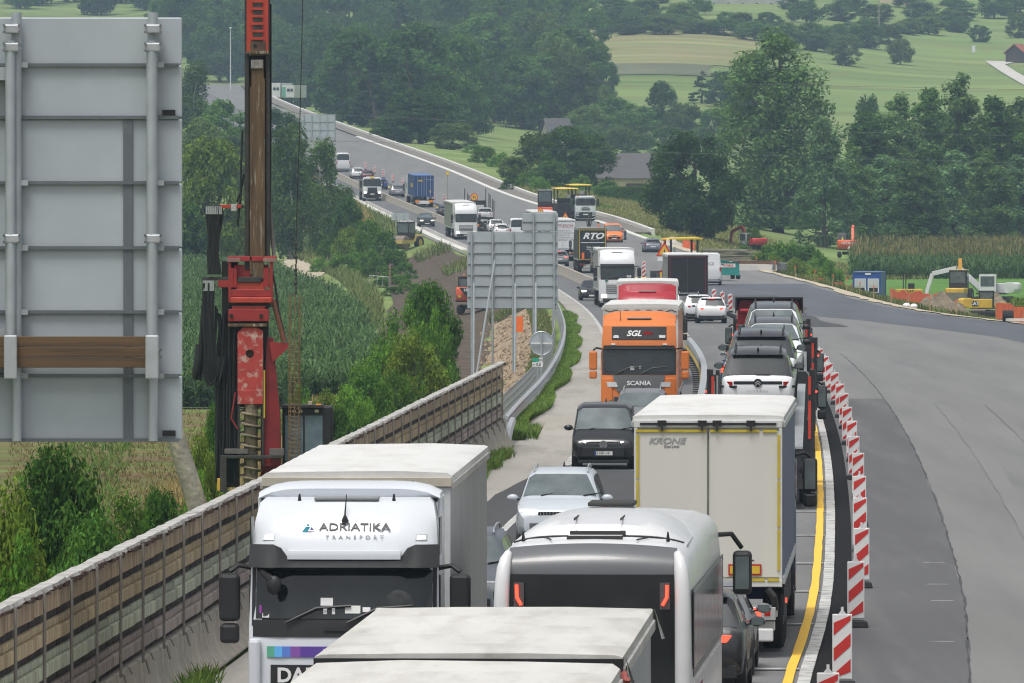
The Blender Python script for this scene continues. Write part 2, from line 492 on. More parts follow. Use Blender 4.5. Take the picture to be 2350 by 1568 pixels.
# joint between two asphalt layers of the new carriageway, the older strip is darker
strip("asphalt_joint_strip_road", near(60, 330, 4), lambda y: yellow_x(y) + .64, lambda y: yellow_x(y) + 2.9, up(.089), mat("dark_paving_strip", (.098, .098, .101), .8, var=.14, scale=.5, bump=.3, bscale=9, col2=(.125, .125, .126), thresh=(.5, .7), stretch=(1, .05, 1), spec=.3), n=1, uneven=.12)
strip("asphalt_crack_line", near(60, 420, 1.5), lambda y: yellow_x(y) + 2.885, lambda y: yellow_x(y) + 2.915, up(.094), mat("crack_tar", (.045, .045, .047), .8), uneven=.05)
for k, (off_, w_) in enumerate(((6.4, .05), (10.1, .06), (13.8, .05), (4.6, .5), (8.3, .45), (11.6, .5))):
    strip("paving_seam_line" if k < 3 else "tyre_track_road_mark", near(150, 318, 6), lambda y, o_=off_: yellow_x(y) + o_, lambda y, o_=off_, w=w_: yellow_x(y) + o_ + w, up(.092 + .003 * k), mat("paving_seam" if k < 3 else "tyre_dust", (.13, .13, .13) if k < 3 else (.168, .167, .164), .85, var=.12, scale=.5, stretch=(1, .04, 1)), uneven=.08)
strip("fresh_asphalt_road_patch", near(330, 720, 10), lambda y: right_x(y) - 9.5 + 2.5 * np.sin(y / 60), lambda y: right_x(y) - .6, up(.091), mat("fresh_asphalt", (.085, .09, .105), .7, var=.2, scale=.3, stretch=(1, .1, 1)), uneven=.5)
strip("damp_road_patch", near(505, 660, 8), lambda y: yellow_x(y) + 1.2 + .8 * np.sin(y / 22), lambda y: yellow_x(y) + 6.5 + 1.2 * np.sin(y / 31), up(.096), dark_asph, uneven=.8)
strip("inbound_lane_pavement", np.concatenate([near(120, 700), near(706, 1290, 8)]), lambda y: inner_x(y) - .1, lambda y: median_x(np.maximum(y, 300)) - np.clip(300 - y, 0, 200) * .04 - .3, up(-.008), lane_asph, n=1)
strip("dark_asphalt_road_patch", near(130, 246, 4), lambda y: inner_x(y) - 1.35 + np.clip(y - 226, 0, 30) * .03, lambda y: inner_x(y) + 2.6, up(-.003), dark_asph, uneven=.1)
# bitumen step at the edge of the raised carriageway
bm_ = MB()
sec = []
for y in near(40, 1000, 3):
    x0 = float(yellow_x(y)); w = 1 + .25 * math.sin(y * .9) * .3
    sec.append([(x0 + .365 + .006 * math.sin(y * 1.7), y, float(road_z(y)) + .0), (x0 + .40, y, float(road_z(y)) + .05 * w), (x0 + .55, y, float(road_z(y)) + .085), (x0 + .72, y, float(road_z(y)) + .105), (x0 + .74, y, float(road_z(y)) + .06), (x0 + .5, y, float(road_z(y)) - .05)])
bm_.loft(sec)
o = bm_.build("bitumen_edge_kerb", mat("bitumen", (.010, .010, .011), .9, var=.3, scale=3, bump=.8, bscale=14, spec=.15)); tag(o, kind='structure')
# painted lines
def line(name, f, w, m, ysr, dz=.004, uneven=.02):
    return strip(name, ysr, lambda y: f(y) - w / 2, lambda y: f(y) + w / 2, up(dz), m, uneven=uneven)
line("yellow_edge_line_marking", yellow_x, .165, yellowp, near(60, 520, 3))
line("white_edge_line_marking", lambda y: yellow_x(y) + .255, .21, whitep, near(60, 520, 2), dz=.002, uneven=.014)
line("white_shoulder_line_marking", lambda y: inner_x(y) - .16, .18, whitep, np.concatenate([near(60, 228, 4)]), dz=.006)
line("white_shoulder_line_marking", lambda y: inner_x(y) - .2, .22, whitep, np.concatenate([near(250, 1290, 6)]), dz=.006)
line("yellow_far_line_marking", lambda y: yellow_x(y) - .3, .2, yellowp, near(960, 1230, 6), dz=.006)
# short cross marks of the old dashes
for y in (143, 158, 171, 184, 199, 214, 232):
    line("white_cross_marking", lambda q: yellow_x(q) - .25, .75, whitep, np.array([y, y + .25]), dz=.003, uneven=0)
for y in (165, 172, 150, 182):
    line("white_scrape_marking", lambda q: yellow_x(q) + 2.45, .45, whitep, np.array([y, y + .12]), dz=.093, uneven=.1)

# ---- zones of open ground
def zone(name, ysr, fl, fr, dz, m, n=6, uneven=.4):
    return strip(name, ysr, fl, fr, lambda x, y: ground(x, y) + dz, m, n=n, uneven=uneven)
stub = mat("stubble_soil", (.14, .10, .055), .95, var=.35, scale=.18, col2=(.12, .17, .045), thresh=(.44, .58), stretch=(.15, 1, 1), bump=.5, bscale=3, spec=.1)
dirt = mat("trampled_dirt", (.085, .066, .05), .95, var=.35, scale=.5, col2=(.15, .115, .08), thresh=(.5, .68), bump=.9, bscale=2.4, spec=.15)
clay = mat("pale_clay_slope", (.34, .265, .18), .95, var=.3, scale=.7, col2=(.18, .135, .09), thresh=(.46, .62), bump=1.0, bscale=3.0, spec=.1)
sand = mat("sandy_path", (.42, .365, .27), .95, var=.15, scale=.3, bump=.3, spec=.1)
drygrass = mat("dry_grass_field", (.27, .24, .12), .95, var=.25, scale=.06, stretch=(.2, 1, 1), col2=(.17, .21, .08), thresh=(.40, .60), bump=.4, bscale=1.5, spec=.1)
zone("stubble_field", near(255, 432, 8), lambda y: left_x(y) - 90, lambda y: left_x(y) - 8.5, .14, stub, n=14)
zone("dirt_track_path", near(360, 930, 8), lambda y: left_x(y) - 13.5 + np.clip(y - 600, 0, 300) * .012, lambda y: left_x(y) - 5.2 + np.clip(y - 600, 0, 300) * .006, .12, dirt, n=8)
zone("clay_bank_terrain", near(296, 640, 6), lambda y: left_x(y) - 6.0, lambda y: left_x(y) - 1.3, .10, clay, n=8)
zone("dirt_bank_terrain", near(640, 925, 8), lambda y: left_x(y) - 6.5, lambda y: left_x(y) - 1.6, .10, dirt, n=6)
zone("sandy_path", near(820, 1010, 10), lambda y: -21.5 - (y - 820) * .012 - 2.2, lambda y: -21.5 - (y - 820) * .012 + np.interp(y, (820, 900, 1010), (1.6, 3.4, 2.0)), .12, sand, n=3)
zone("dry_hill_field", np.arange(2100, 2330, 25.), lambda y: 16 + 0 * y, lambda y: 57 + (y - 2100) * .05, .16, drygrass, n=8, uneven=3)
zone("ploughed_hill_field", np.arange(2050, 2101, 25.), lambda y: 20 + 0 * y, lambda y: 48 - (y - 2085) * .02, .16, mat("ploughed_soil", (.13, .14, .085), .95, var=.2, scale=.05, spec=.1), n=6, uneven=3)
zone("verge_field", near(640, 1000, 10), lambda y: right_x(y) + 12, lambda y: right_x(y) + 42, .12, mat("lawn", (.095, .20, .04), .95, var=.25, scale=.12, bump=.3, spec=.1), n=5, uneven=1)
# sandy edge of the new carriageway
zone("sandy_road_edge_terrain", near(470, 960, 6), lambda y: right_x(y) - .2, lambda y: right_x(y) + 1.5 + .4 * np.sin(y / 9), .14, mat("pale_sand_edge", (.46, .405, .30), .95, var=.2, scale=.8, bump=.8, bscale=3, spec=.1), n=4, uneven=.5)
zone("rough_bank_terrain", near(480, 900, 8), lambda y: right_x(y) + 1.4, lambda y: right_x(y) + 6, .12, dirt, n=4, uneven=.6)
# farm drive on the hillside
pts = [(1950.0, 122.3), (1975.0, 122.4), (2000.0, 122.7), (2025.0, 122.9), (2050.0, 123.2), (2075.0, 123.5), (2100.0, 123.7), (2125.0, 124.0), (2150.0, 124.2), (2175.0, 124.5), (2200.0, 124.7), (2225.0, 124.9), (2250.0, 124.9), (2275.0, 125.0)]
ysn = np.array([p[0] for p in pts], float); xsn = np.array([p[1] for p in pts], float)
strip("farm_drive_path", ysn, lambda y: np.interp(y, ysn, xsn) - 1.6, lambda y: np.interp(y, ysn, xsn) + np.interp(y, (1950, 2250, 2275), (2.2, 2.2, 7)), lambda x, y: ground(x, y) + .25, mat("gravel_drive", (.50, .48, .44), .9, var=.08, scale=.2), n=2)

# ---- concrete kerb and strip along the far right edge of the new carriageway
def rail_loft(name, ysr, fx, prof, m, fz=None, kind='structure', label=None, cat=None):
    fz = fz or (lambda x, y: float(road_z(y)))
    b = MB()
    b.loft([[(float(fx(y)) + px, float(y), fz(float(fx(y)), float(y)) + pz) for px, pz in prof] for y in ysr])
    o = b.build(name, m); tag(o, label, cat, kind=kind); return o
pale = mat("pale_kerb_concrete", (.60, .585, .55), .85, var=.1, scale=.8)
rail_loft("concrete_kerb", near(945, 1500, 8), lambda y: right_x(y) + .2, [(-.35, .0), (-.35, .16), (.35, .16), (.35, .0)], pale)
rail_loft("gravel_strip_path", near(985, 2200, 12), lambda y: right_x(y) + 1.6, [(-1.1, .02), (-1.1, .12), (1.1, .14), (1.1, .0)], mat("gravel_strip", (.17, .155, .135), .95, var=.35, scale=2, bump=.6))
rail_loft("concrete_edge_wall", near(985, 2200, 12), lambda y: right_x(y) + 2.9, [(-.25, .0), (-.22, .5), (.22, .5), (.25, -.6)], pale, kind='thing', label="low white concrete wall along the outer edge of the empty far carriageway", cat="wall")
# left edge beam with its dark retaining face
rail_loft("concrete_edge_beam", near(905, 1290, 8), lambda y: left_x(y) - .35, [(-.4, -1.5), (-.4, .12), (.45, .12), (.45, -.05)], pale)
rail_loft("concrete_retaining_wall", near(690, 1130, 8), lambda y: left_x(y) - 1.0, [(-.15, -1.6), (-.15, .02), (.15, .02), (.15, -1.0)], mat("dark_retaining", (.20, .20, .18), .9, var=.25, scale=.8), kind='thing', label="grey retaining wall below the left edge of the far road", cat="wall")

# ---- median barrier: concrete far away, steel with a yellow band close by
mb = empty("median_barrier", (float(median_x(700)), 700, float(road_z(700))), label="long grey concrete barrier dividing the two directions of traffic", cat="barrier")
prof = [(-.28, 0), (-.2, .25), (-.1, .8), (.1, .8), (.2, .25), (.28, 0)]
y = 430.0
segm = beton
while y < 1285:
    b = MB()
    b.loft([[(float(median_x(q)) + px - mb.location.x, q - mb.location.y, float(road_z(q)) + pz - mb.location.z) for px, pz in prof] for q in (y + .04, y + 3, y + 5.96)])
    b.build("barrier_segment", segm, mb)
    y += 6.0
sb = empty("steel_guardrail", (float(median_x(365)), 365, 0), label="steel median guardrail with a dirty yellow stripe beside the orange lorry", cat="guardrail")
def rel(o, p): return (p[0] - o.location.x, p[1] - o.location.y, p[2] - o.location.z)
for k, (z0, z1, m, dx) in enumerate(((.45, .78, STEEL, 0), (.22, .40, mat("dirty_yellow", (.42, .31, .08), .7, var=.3), -.04))):
    b = MB(); b.loft([[rel(sb, (float(median_x(q)) + px + dx, q, pz)) for px, pz in ((-.12, z0), (-.15, (z0+z1)/2), (-.12, z1), (.12, z1), (.15, (z0+z1)/2), (.12, z0))] for q in near(300, 430, 6)])
    b.build("rail" if k == 0 else "yellow_rail", m, sb)
for q in near(302, 430, 4):
    B(rel(sb, (float(median_x(q)), q, .35)), (.1, .1, .7)).build("post", STEEL, sb)
    B(rel(sb, (float(median_x(q)) - .25, q, .12)), (.4, .08, .05)).build("foot", DARKM, sb)

# ---- noise wall on the left
WX = lambda d: -10.66 + .0383 * d
wall = empty("noise_barrier_wall", (WX(180), 180, 0), label="long weathered noise barrier of stained boards on a concrete base", cat="noise barrier")
rz = -math.atan(.0383)
wood = [mat("stained_board_%s" % n, c, .9, var=.25, scale=.9, col2=c2, thresh=(.40, .68), stretch=(2.6, 2.6, .35), objrand=.16, bump=.4, bscale=12, spec=.15) for n, c, c2 in (
    ("tan", (.60, .47, .32), (.26, .18, .13)), ("ochre", (.62, .50, .31), (.26, .20, .14)), ("green", (.58, .62, .48), (.30, .29, .21)), ("pink", (.46, .39, .35), (.24, .20, .18)))]
recess = mat("dark_brown_board", (.035, .022, .019), .85, var=.4, scale=1.5, stretch=(1, 1, .5), col2=(.07, .065, .065), thresh=(.5, .6))
rod = mat("joint_rod", (.22, .20, .175), .7, var=.3)
# a board: upper half set back, lower half proud of it
def board_mesh(nm, m, h, single=False):
    b = MB()
    if single:
        b.box((0, 0, 0), (.10, 3.9, h))
    else:
        b.box((-.02, 0, h * .31), (.08, 3.9, h * .38)); b.box((.012, 0, -h * .19), (.125, 3.9, h * .62))
    return b.mesh(nm, m, bevel=.015, seg=1)
rowz = [(2.375, .29, True), (1.955, .29, False), (1.525, .30, False), (1.085, .29, False)]
bmesh_ = [board_mesh("plank", wood[i], rowz[i][1], rowz[i][2]) for i in range(4)]
dmesh = [B((0, 0, 0), (.06, 3.9, .1)).mesh("dark_plank", recess) for _ in range(1)][0]
rodm = MB().cyl((0, 0, 0), (0, 0, 1.78), .022, n=6).mesh("joint_rod", rod)
hook = MB().tube([(0, 0, .06), (.05, 0, .03), (.07, 0, -.06), (.10, 0, -.16)], .018, n=5).mesh("hook", rod)
segb = MB().loft([[(px, yy_, pz) for px, pz in ((-.16, 0), (-.12, .84), (.12, .84), (.16, .45), (.24, .22), (.40, .05), (.40, 0))] for yy_ in (-1.97, 1.97)]).mesh("barrier_segment", beton, bevel=.02, seg=1)
capm = None
capmat = mat("pale_coping", (.40, .39, .37), .8, var=.25, scale=2, col2=(.20, .17, .14), thresh=(.56, .66))
rustm = mat("rusty_edge", (.075, .042, .028), .9, var=.4, scale=3)
d = 96.0
k = 0
while d < 271:
    c = (WX(d), d, 0)
    L3 = rel(wall, c)
    ends = 4 if d < 267 else 3
    for i, (z, h, sg) in enumerate(rowz):
        if d > 268 and i == 0: continue
        obj("plank", bmesh_[i], wall, (L3[0] + random.uniform(-.012, .012), L3[1], z), (random.uniform(-.004, .004), 0, rz))
        obj("dark_plank", dmesh, wall, (L3[0] - .06, L3[1], z - h / 2 - .065), (0, 0, rz), (1, 1, 1.35))
    obj("barrier_segment", segb, wall, (L3[0], L3[1], 0), (0, 0, rz))
    obj("joint_rod", rodm, wall, (L3[0] + .10, L3[1] - 1.97, .80), (0, 0, 0))
    obj("hook", hook, wall, (L3[0] + .10, L3[1] - 1.97, .80), (0, 0, 0))
    obj("hook", hook, wall, (L3[0] + .10, L3[1], .82), (0, 0, 0), (.8, .8, .5))
    b = MB(); prev = None
    s2 = [[(x_ + random.uniform(-.01, .01), yy_, z_ + random.uniform(-.012, .012)) for x_, z_ in ((-.12, 2.54), (-.12, 2.59), (.10, 2.605), (.125, 2.55))] for yy_ in np.linspace(-1.99, 1.99, 7)]
    b.loft(s2); b.build("coping", capmat, wall, loc=(L3[0], L3[1], 0), rot=(0, 0, rz))
    b = MB()
    for yy_ in np.linspace(-1.9, 1.9, 9):
        if random.random() < .75: b.box((.07, yy_, 2.545 - random.uniform(0, .02)), (.14, random.uniform(.2, .46), random.uniform(.03, .08)))
    b.build("rusty_edge", rustm, wall, loc=(L3[0], L3[1], 0), rot=(0, 0, rz))
    d += 4.0; k += 1
B(rel(wall, (WX(184) - .14, 184, 1.66)), (.05, 176, 1.72), rot=(0, 0, rz)).build("backing_panel", recess, wall)
for d in (148.3, 266):
    B(rel(wall, (WX(d) + .27, d, .5)), (.02, .10, .14)).build("reflector", WINK, wall)

# ---- steel guardrail on the left verge with its mesh
lr = empty("roadside_guardrail", (1.5, 350, 0), label="galvanised guardrail curving along the grass verge on the left", cat="guardrail")
gx = smooth_tab((272, -.25), (290, .14), (335, 1.2), (392, 2.15), (461, 2.8), (522, 2.95), (580, 2.9), (640, 2.5))
wprof = [(-.03, .44), (.05, .50), (.05, .56), (-.02, .61), (.05, .66), (.05, .73), (-.03, .78), (-.06, .78), (-.06, .44)]
y = 276.0
while y < 640:
    b = MB(); b.loft([[rel(lr, (float(gx(q)) + px, q, pz)) for px, pz in wprof] for q in (y, y + 2, y + 4.02)]); b.build("rail", STEEL, lr)
    B(rel(lr, (float(gx(y + 2)) - .14, y + 2, .35)), (.12, .1, .75)).build("post", STEEL, lr)
    y += 4.0
b = MB(); b.tube([rel(lr, (.02, 276, .62)), rel(lr, (-.05, 273, .5)), rel(lr, (-.12, 271, .25)), rel(lr, (-.15, 270, .02))], .12, 6); b.build("rail_end", STEEL, lr)
# mesh fence behind the rail
mf = empty("wire_mesh_fence", (1.0, 360, 0), label="low grey wire mesh fence behind the roadside guardrail", cat="fence")
b = MB()
for q in np.arange(278, 520, .8):
    x = float(gx(q)) - .55
    b.bar(rel(mf, (x, q, -.05)), rel(mf, (x, q, 1.0)), .035)
b.build("mesh_wires", STEEL, mf)["kind"] = "stuff"
for z in (.25, .5, .75, 1.0):
    MB().tube([rel(mf, (float(gx(q)) - .55, q, z)) for q in np.arange(278, 520, 8)], .016, 4).build("wire", STEEL, mf)
# ================================================================== VEHICLES
WM = {}
def wheel(parent, x, y, r=.34, w=.22, name="wheel", rimm=None, z=None):
    """tyre with its rim as a sub-part; axis along x"""
    key = (round(r, 2), round(w, 2))
    if key not in WM:
        n = 18
        prof = [(-.5, .62), (-.5, .92), (-.36, 1.0), (.36, 1.0), (.5, .92), (.5, .62)]
        t = MB()
        t.loft([[(px * w, r * pr * math.cos(a), r * pr * math.sin(a)) for px, pr in prof] for a in np.linspace(0, 2 * math.pi, n + 1)[:-1]] + [[(px * w, r * pr, 0) for px, pr in prof]], closed=True, caps=False)
        q = MB()
        for s in (-1, 1):
            q.cyl((s * w * .30, 0, 0), (s * w * .40, 0, 0), r * .64, r * .60, n=16)
            q.cyl((s * w * .36, 0, 0), (s * w * .50, 0, 0), r * .22, r * .16, n=10)
        WM[key] = (t.mesh("tyre", RUBBER), q.mesh("rim", RIM))
    t, q = WM[key]
    o = obj(name, t, parent, (x, y, r if z is None else z))
    rm = q
    if rimm is not None:
        k2 = (key, rimm.name)
        if k2 not in WM:
            WM[k2] = q.copy(); WM[k2].materials.clear(); WM[k2].materials.append(rimm)
        rm = WM[k2]
    obj("rim", rm, o)
    return o

CARS = {
 'suv': [(0,.45,.40,.46,.84,.82),(.012,.33,.55,.60,.93,.90),(.03,.26,.60,.645,.97,.93),(.095,.24,.61,.945,.99,.80),(.13,.24,.61,.985,1,.77),(.35,.24,.60,1,1,.76),(.55,.24,.59,.985,1,.75),(.625,.24,.585,.945,1,.76),(.755,.24,.575,.655,1,.90),(.80,.24,.57,.625,.99,.90),(.93,.24,.52,.57,.965,.84),(.975,.26,.47,.51,.92,.78),(1,.32,.38,.42,.80,.68)],
 'hatch': [(0,.42,.38,.44,.84,.80),(.012,.30,.54,.59,.93,.88),(.035,.22,.60,.64,.97,.92),(.13,.2,.615,.93,.99,.78),(.18,.2,.61,.975,1,.74),(.36,.2,.60,1,1,.73),(.54,.2,.59,.98,1,.72),(.61,.2,.585,.935,1,.73),(.765,.2,.565,.64,1,.89),(.81,.2,.56,.60,.99,.88),(.93,.2,.50,.535,.965,.84),(.975,.24,.44,.47,.92,.78),(1,.3,.35,.38,.80,.66)],
 'sedan': [(0,.42,.46,.50,.84,.78),(.012,.30,.58,.63,.93,.84),(.05,.22,.62,.665,.97,.86),(.13,.2,.63,.68,.99,.88),(.27,.2,.625,.955,1,.72),(.38,.2,.61,1,1,.70),(.50,.2,.60,.99,1,.70),(.57,.2,.595,.94,1,.72),(.72,.2,.575,.66,1,.88),(.77,.2,.57,.625,.99,.88),(.92,.2,.51,.555,.965,.84),(.975,.24,.45,.49,.92,.78),(1,.3,.35,.39,.80,.66)],
 'van': [(0,.5,.38,.42,.90,.86),(.006,.34,.50,.56,.96,.92),(.012,.3,.55,.60,.98,.93),(.03,.28,.56,.955,.99,.87),(.06,.28,.56,.99,1,.86),(.35,.28,.555,1,1,.86),(.62,.28,.545,.985,1,.85),(.70,.28,.54,.94,1,.84),(.845,.28,.53,.60,1,.93),(.88,.28,.52,.565,.99,.90),(.955,.28,.46,.50,.965,.84),(.985,.3,.42,.45,.92,.78),(1,.34,.36,.39,.82,.70)],
}
GI = {'suv': 3, 'hatch': 3, 'sedan': 4, 'van': 3}     # station at the top of the rear window

def badge(parent, kind, r, y, z, face):
    s = 1 if face == 'front' else -1
    p = MB().cyl((0, y, z), (0, y + s * .012, z), r, n=20).build("badge", BLACKP if kind == 'chevron' else CHROME, parent)
    b = MB(); yy = y + s * .016
    if kind == 'vw':
        for a, c in (((-.55, .35), (0, -.75)), ((.55, .35), (0, -.75)), ((-.35, .8), (0, .05)), ((.35, .8), (0, .05))):
            b.bar((a[0]*r, yy, z + a[1]*r), (c[0]*r, yy, z + c[1]*r), r*.2, .01)
    elif kind == 'chevron':
        for dz in (.25, -.30):
            for sx in (-1, 1):
                b.bar((sx*r*.62, yy, z + (dz - .35)*r), (0, yy, z + (dz + .25)*r), r*.24, .01)
    elif kind == 'star':
        for a in (90, 210, 330):
            b.bar((0, yy, z), (r*.9*math.cos(R(a)), yy, z + r*.9*math.sin(R(a))), r*.16, .01)
    else:
        b.cyl((0, yy - .004, z), (0, yy + .004, z), r*.5, n=10)
    b.build("emblem", INK if kind in ('vw', 'star') else WINK, p)

def car(name, label, X, Y, toward=False, kind='suv', L=4.5, W_=1.85, H=1.62, body=WHITE, roof=None, f=None, z=None, yaw=0.0, group=None, lit=True, plate=True, rails=False, grille='bars', bdg=None, low=BLACKP, glass=None, zoff=0.0, wr=.34, cat="car", trim=BLACKP, tail='side', brake=False, rearglass=True, ry=0.0, lamp_on=None, plate_text=None, mirrors=None):
    f = f or (in_x if toward else out_x)
    m = slope(f, Y)
    th = (math.pi if toward else 0.0) - math.atan(m) + yaw
    gr = float((road_z(Y + 4) - road_z(Y - 4)) / 8)
    root = empty(name, (X, Y, (float(road_z(Y)) if z is None else z) + zoff), th, label, cat, group, rx=(-1 if toward else 1) * math.atan(gr) if z is None else 0)
    if ry: root.rotation_euler.x += ry
    S = CARS[kind]; hw = W_ / 2
    glass = glass or GLASS
    rings = []
    for t, low_, belt, top, wb, wt in S:
        yv = (t - .5) * L; w = hw * wb; wt = hw * wt; bz = belt * H; tz = top * H
        p = [(0, low_), (.80*w, low_), (.97*w, low_ + .09), (w, low_ + (bz - low_)*.62), (.985*w, bz), (wt, max(bz + .02, tz - .055*H*(1 if tz - bz > .25 else .35))), (.80*wt, tz), (.4*wt, tz + .008), (0, tz + .012)]
        ring = [(x, yv, zz) for x, zz in p] + [(-x, yv, zz) for x, zz in p[-2:0:-1]]
        rings.append(ring)
    n = len(rings[0])
    bmb = MB().loft(rings)
    bo = bmb.build("body", body, root, smooth=40)
    def patch(i0, i1, ks, inset, off):
        V_ = [Vector(p) for r_ in rings[i0:i1 + 1] for p in r_]
        bm = bmesh.new(); vs_ = [bm.verts.new(v) for v in V_]
        for i in range(i1 - i0):
            for k in ks:
                bm.faces.new((vs_[i*n+k], vs_[i*n+(k+1) % n], vs_[(i+1)*n+(k+1) % n], vs_[(i+1)*n+k]))
        bmesh.ops.delete(bm, geom=[v for v in bm.verts if not v.link_faces], context='VERTS')
        bmesh.ops.recalc_face_normals(bm, faces=bm.faces)
        ctr = Vector((0, 0, H * .5))
        if sum((fc.calc_center_median() - ctr).dot(fc.normal) for fc in bm.faces) < 0:
            bmesh.ops.reverse_faces(bm, faces=bm.faces)
        if inset:
            r_ = bmesh.ops.inset_region(bm, faces=list(bm.faces), thickness=inset, use_even_offset=True, use_boundary=True)
            bmesh.ops.delete(bm, geom=r_["faces"], context='FACES')
        bm.normal_update()
        nn = {v: v.normal.copy() for v in bm.verts}
        for v in bm.verts: v.co += nn[v] * off
        r_ = bmesh.ops.solidify(bm, geom=list(bm.faces), thickness=.006) if False else None
        me = bpy.data.meshes.new("g"); bm.to_mesh(me); bm.free(); me.shade_smooth()
        return me
    def add_patch(nm, mt, i0, i1, ks, inset=.045, off=.006, parent=root):
        me = patch(i0, i1, ks, inset, off); me.name = nm; me.materials.append(mt)
        return obj(nm, me, parent)
    g = GI[kind]; nstat = len(S)
    wi = g + 4          # station at the top of the windscreen
    topk = [5, 6, 7, 8, 9, 10]
    add_patch("windscreen", glass, wi, wi + 1, topk, .035)
    if rearglass: add_patch("rear_window", GLASS if kind != 'van' else glass, g - 1, g, topk, .045)
    for sgn, k in ((1, 4), (-1, 11)):
        if kind != 'van' or cat == "car":
            add_patch("side_window", glass, g, g + 2, [k], .045)
        add_patch("side_window", glass, g + 2, wi + 1, [k], .05)
    if roof is not None:
        add_patch("roof_panel", roof, g, wi, topk, .0, .004); add_patch("hatch_surround", roof, g - 1, g, topk, .0, .003)
        for k in (4, 11): add_patch("pillar_trim", roof, g - 1, wi + 1, [k], .0, .003)
    # underbody, sills, wheels
    B((0, 0, .27), (W_ * .80, L * .90, .20)).build("underbody", DARKM, root)
    for s in (-1, 1):
        B((s * hw * .965, 0, .36), (.06, L * .46, .16)).build("sill", low, root)
        for yw in (-L * .295, L * .315):
            MB().cyl((s * (hw - .235), yw, wr * 1.0), (s * (hw - .002), yw, wr * 1.0), wr * 1.17, n=18).build("wheel_arch", low, root)
            wheel(root, s * (hw - .105), yw, wr, .22)
    fy, ryy = L / 2, -L / 2
    # front
    wf = hw
    def fb(nm, m_, x, zc, w, h, d, yb, rz_=0, parent=root, bev=.012, rx_=0):
        return B((0, 0, 0), (w, d, h)).build(nm, m_, parent, bevel=bev, loc=(x, yb, zc), rot=(rx_, 0, rz_))
    fb("bumper_intake", low, 0, .30 * H * .9, W_ * .66, .17 * H * .8, .10, fy - .035)
    fb("bumper_lip", low, 0, .22, W_ * .80, .10, .14, fy - .075)
    for s in (-1, 1):
        hl = fb("headlight", LAMPON if (lit and lamp_on is None) or lamp_on else LAMP, s * hw * .70, .475 * H if kind != 'van' else .40 * H, W_ * .20, .072 * H, .16, fy - .155, -s * .42, bev=.02)
        fb("fog_lamp", low, s * hw * .70, .30 * H, W_ * .14, .09 * H, .10, fy - .115, -s * .35)
    zg = .44 * H if kind != 'van' else .385 * H
    gr_ = fb("grille", BLACKP, 0, zg, W_ * .46, .085 * H, .06, fy - .045, bev=.01)
    if grille == 'bars':
        for s in np.linspace(-.20, .20, 12):
            fb("grille_bar", ALU, s * W_, 0, .012, .075 * H, .02, .035, parent=gr_, bev=0)
    elif grille == 'slats':
        for dz in (-.02, .02): fb("grille_slat", CHROME, 0, dz * H, W_ * .45, .012, .02, .035, parent=gr_, bev=0)
    if bdg: badge(root, bdg, .062 * H, fy - .01, zg + (.0 if bdg == 'vw' else .04), 'front')
    # rear
    fb("rear_bumper", low, 0, .235 * H, W_ * .86, .13 * H, .10, ryy + .055)
    fb("tailgate_line", trim, 0, .345 * H, W_ * .62, .012, .02, ryy + .012, bev=0)
    lm = REDON if brake else REDL
    for s in (-1, 1):
        if tail == 'side':
            fb("tail_light", lm, s * hw * .735, .555 * H, W_ * .20, .075 * H, .12, ryy + .10, s * .32, bev=.015)
        elif tail == 'tall':
            fb("tail_light", lm, s * hw * .90, .60 * H if kind != 'van' else .47 * H, W_ * .075, .17 * H, .14, ryy + .085, s * .2, bev=.015)
        elif tail == 'strip':
            fb("tail_light", lm, s * hw * .78, .52 * H, W_ * .10, .085 * H, .10, ryy + .075, s * .3, bev=.01)
            fb("tail_light_wing", BLACKP, s * hw * .80, .485 * H, W_ * .24, .035 * H, .10, ryy + .072, s * .35, bev=.01)
    if tail == 'strip':
        st = fb("light_strip", BLACKP, 0, .545 * H, W_ * .66, .045 * H, .05, ryy + .035, bev=.008)
    if kind != 'sedan' and kind != 'van':
        fb("spoiler", roof or body, 0, .955 * H, W_ * .70, .025, .16, ryy + .085 * L, bev=.01)
        if brake: fb("brake_light", REDON, 0, .945 * H, .34, .03, .03, ryy + .06 * L, bev=0)
    fb("rear_wiper", INK, W_ * .07, .66 * H, .38, .02, .02, ryy + .028 * L, bev=0) if kind in ('suv', 'hatch') else None
    if plate:
        fp = fb("number_plate", PLATE, 0, .245 * H if kind != 'van' else .25 * H, .52, .11, .015, fy + .022, bev=0)
        if plate_text:
            text(plate_text, .115, INK, fp, (.03, .009, 0), FRONT, sx=.92)
            fb("plate_band", mat("plate_blue", (.02, .07, .35), .4), .235, 0, .045, .11, .004, .009, parent=fp, bev=0)
        fb("number_plate", PLATE, 0, .44 * H if tail != 'strip' else .30 * H, .52, .11, .015, ryy + .004, bev=0)
    for s in (-1, 1):
        ym = (S[wi + 1][0] - .5) * L - .18
        mr = MB().ball((0, 0, 0), (.13, .09, .085), 10, 6).build("mirror", mirrors or body, root, loc=(s * (hw + .105), ym, .635 * H))
        MB().bar((-s * .16, -.01, -.05), (-s * .04, 0, -.02), .06, .03).build("mirror_arm", BLACKP, mr)
        B((0, -.085 if True else 0, 0), (.19, .012, .12)).build("mirror_glass", GLASSL, mr, bevel=.004)
    if rails:
        y0, y1 = (S[g][0] - .5) * L + .1, (S[wi][0] - .5) * L - .1
        for s in (-1, 1):
            xr_ = s * hw * .63
            MB().tube([(xr_, y0, .985 * H), (xr_, y0 + .12, 1.03 * H), (xr_, (y0 + y1) / 2, 1.045 * H), (xr_, y1 - .12, 1.02 * H), (xr_, y1, .97 * H)], .018, 6).build("roof_rail", ALU if rails == 'alu' else BLACKP, root)
